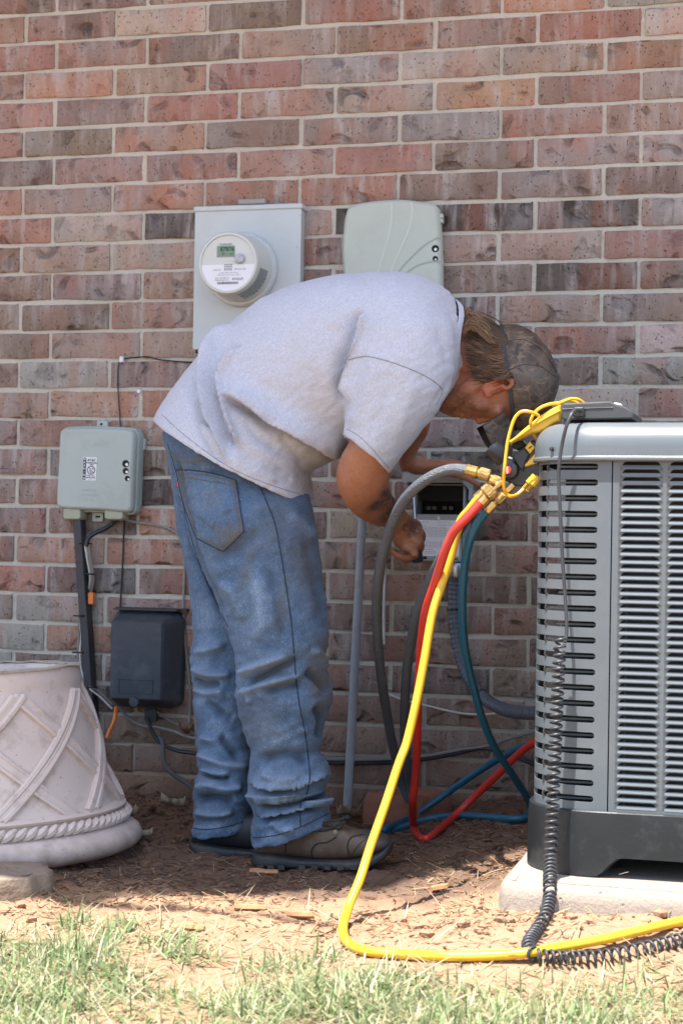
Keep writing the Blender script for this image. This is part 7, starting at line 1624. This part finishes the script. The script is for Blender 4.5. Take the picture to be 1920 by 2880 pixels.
# clods and crumbs
n = 9000
x = RNG.uniform(-0.2, 2.1, n); y = RNG.uniform(-1.6, -0.02, n)
heap = np.exp(-((x - 0.55) ** 2 / 0.02 + (y + 0.62) ** 2 / 0.08)) + 0.45 * np.exp(-((x - 1.40) ** 2 / 0.03 + (y + 1.25) ** 2 / 0.04)) + 0.5 * np.exp(-((x - 0.45) ** 2 / 0.04 + (y + 0.25) ** 2 / 0.03)) + 0.5 * np.exp(-((x - 1.75) ** 2 / 0.15 + (y + 1.3) ** 2 / 0.01))
k = (RNG.random(n) < 0.22 + heap) & clear_of(x, y); x, y, heap = x[k], y[k], heap[k]; n = len(x)
s = RNG.gamma(1.1, 0.0027, n) * (0.6 + 0.7 * np.minimum(1, heap)) + 0.0012; s = np.minimum(s, 0.013)
ic = bmesh.new(); bmesh.ops.create_icosphere(ic, subdivisions=1, radius=1.0); iv = np.array([v_.co[:] for v_ in ic.verts]); if_ = np.array([[v_.index for v_ in f.verts] for f in ic.faces]); ic.free()
Vs = np.stack([x, y, gh(x, y) + s * 0.3], 1)[:, None, :] + iv[None] * s[:, None, None] * RNG.uniform(0.62, 1.25, (n, len(iv), 1)) * np.array([1.15, 1, 0.75])
fc = (if_[None] + (np.arange(n) * len(iv))[:, None, None]).reshape(-1, 3).tolist()
o = part('clods', (Vs.reshape(-1, 3), [tuple(q) for q in fc]), MAT_SOIL, kind='stuff', smooth=False); o['label'] = 'crumbs and clods of dry soil round the pad and planter'; o['category'] = 'soil'
# grass: live blades and dry straw
xs_b = np.array([atz(px, py, 0.0)[:2] for px, py in ((-400, 2085), (0, 2115), (120, 2122), (210, 2135), (290, 2165), (400, 2235), (520, 2248), (600, 2222), (700, 2205), (850, 2206), (1000, 2222), (1250, 2240), (1568, 2232), (2000, 2215))])
o_ = np.argsort(xs_b[:, 0]); BX, BY = xs_b[o_, 0], xs_b[o_, 1]
def blades(n, region, hgt, wid, lean, colf, name, dens, flat=False):
    x = RNG.uniform(region[0], region[1], n); y = RNG.uniform(region[2], region[3], n)
    k = RNG.random(n) < dens(x, y); x, y = x[k], y[k]; n = len(x)
    h = hgt(n); an = RNG.uniform(0, 2 * PI, n); ln_ = lean(n); w = wid(n)
    dr = np.stack([np.cos(an), np.sin(an), 0 * an], 1); wv_ = np.stack([-np.sin(an + RNG.normal(0, 0.6, n)), np.cos(an), 0 * an], 1); wv_ /= np.linalg.norm(wv_, axis=1)[:, None]
    p0 = np.stack([x, y, gh(x, y) - 0.003], 1)
    rows = []
    for t, ww in ((0, 1.0), (0.38, 0.95), (0.72, 0.7), (1.0, 0.06)):
        hz = h * (t * np.cos(ln_) - (0.0 if flat else 0.35) * ln_ * t * t); hx = h * (t * np.sin(ln_) + 0.25 * ln_ * t * t)
        q = p0 + dr * hx[:, None] + EZ * np.maximum(hz, 0.004 * t + 0.003)[:, None]
        rows += [q - wv_ * (w * ww)[:, None], q + wv_ * (w * ww)[:, None]]
    Vs = np.stack(rows, 1).reshape(-1, 3)
    bq = np.array([(0, 1, 3, 2), (2, 3, 5, 4), (4, 5, 7, 6)]); fc = (bq[None] + (np.arange(n) * 8)[:, None, None]).reshape(-1, 4).tolist()
    return Vs, fc, np.repeat(colf(n, x, y), 8, 0)
def dens_lawn(x, y):
    e = np.interp(x, BX, BY) + 0.05 * (vn(x, y, 11.0, 111) - 0.5)
    into = sst(0.0, -0.16, y - e)
    patch = (0.30 + 0.70 * sst(0.34, 0.60, vn(x, y, 6.0, 112))) * (1 - 0.6 * np.exp(-((x - 1.12) ** 2 / 0.02 + (y + 1.62) ** 2 / 0.03))); tuft = 0.0
    for px, py, r_ in ((300, 2128, 0.028), (385, 2160, 0.035), (430, 2190, 0.04), (255, 2150, 0.03), (640, 2215, 0.04), (740, 2195, 0.03), (180, 2120, 0.03)):
        c = atz(px, py, 0.0); tuft = tuft + np.exp(-((x - c[0]) ** 2 + (y - c[1]) ** 2 * 0.6) / r_ ** 2)
    return np.clip(into * patch + 0.8 * np.minimum(1, tuft) * (1 - into), 0, 1)
def col_green(n, x, y):
    c = np.array([(0.20, 0.27, 0.115), (0.26, 0.325, 0.155), (0.33, 0.37, 0.21), (0.15, 0.225, 0.085), (0.43, 0.43, 0.28)])[RNG.integers(0, 5, n)]
    return c * RNG.uniform(0.8, 1.25, (n, 1))
def col_straw(n, x, y):
    c = np.array([(0.46, 0.38, 0.24), (0.38, 0.30, 0.19), (0.52, 0.46, 0.33), (0.33, 0.32, 0.18)])[RNG.integers(0, 4, n)]
    return c * RNG.uniform(0.8, 1.2, (n, 1))
Av, Af, Ac, no = [], [], [], 0
def addb(t):
    global no
    Av.append(t[0]); Af.extend([tuple(i + no for i in q) for q in t[1]]); Ac.append(t[2]); no += len(t[0])
vis_ = (0.35, 2.15, -2.25, -1.05)
addb(blades(62000, vis_, lambda n: RNG.gamma(6, 0.0058, n), lambda n: RNG.uniform(0.0009, 0.0022, n), lambda n: np.abs(RNG.normal(0.85, 0.42, n)), col_green, 'g', dens_lawn))
addb(blades(30000, vis_, lambda n: RNG.gamma(6, 0.0068, n), lambda n: RNG.uniform(0.0006, 0.0016, n), lambda n: RNG.uniform(0.9, 1.57, n), col_straw, 's', lambda x, y: np.clip(dens_lawn(x, y) * 0.9 + 0.10 * sst(-1.0, -1.2, y), 0, 1), True))
addb(blades(1500, (-0.2, 1.7, -1.3, -0.02), lambda n: RNG.gamma(5, 0.007, n), lambda n: RNG.uniform(0.0004, 0.0010, n), lambda n: RNG.uniform(1.2, 1.57, n), col_straw, 's', lambda x, y: 0.6 * clear_of(x, y), True))
for reg, nn in (((-4.0, 0.35, -4.5, -1.3), 9000), ((2.15, 5.5, -4.5, -1.3), 8000), ((0.35, 2.15, -4.2, -2.25), 9000)):
    addb(blades(nn, reg, lambda n: RNG.gamma(7, 0.0065, n), lambda n: RNG.uniform(0.0016, 0.003, n), lambda n: np.abs(RNG.normal(0.6, 0.4, n)), col_green, 'g', lambda x, y: 0.85 + 0 * x))
o = part('grass', (np.concatenate(Av), Af), attr_mat('grass_blade', 'blade_colour', 0.55, 0.35), kind='stuff', smooth=False); attr(o, 'blade_colour', np.concatenate(Ac))
o['label'] = 'patchy green and straw dry grass in the sunlit foreground'; o['category'] = 'grass'
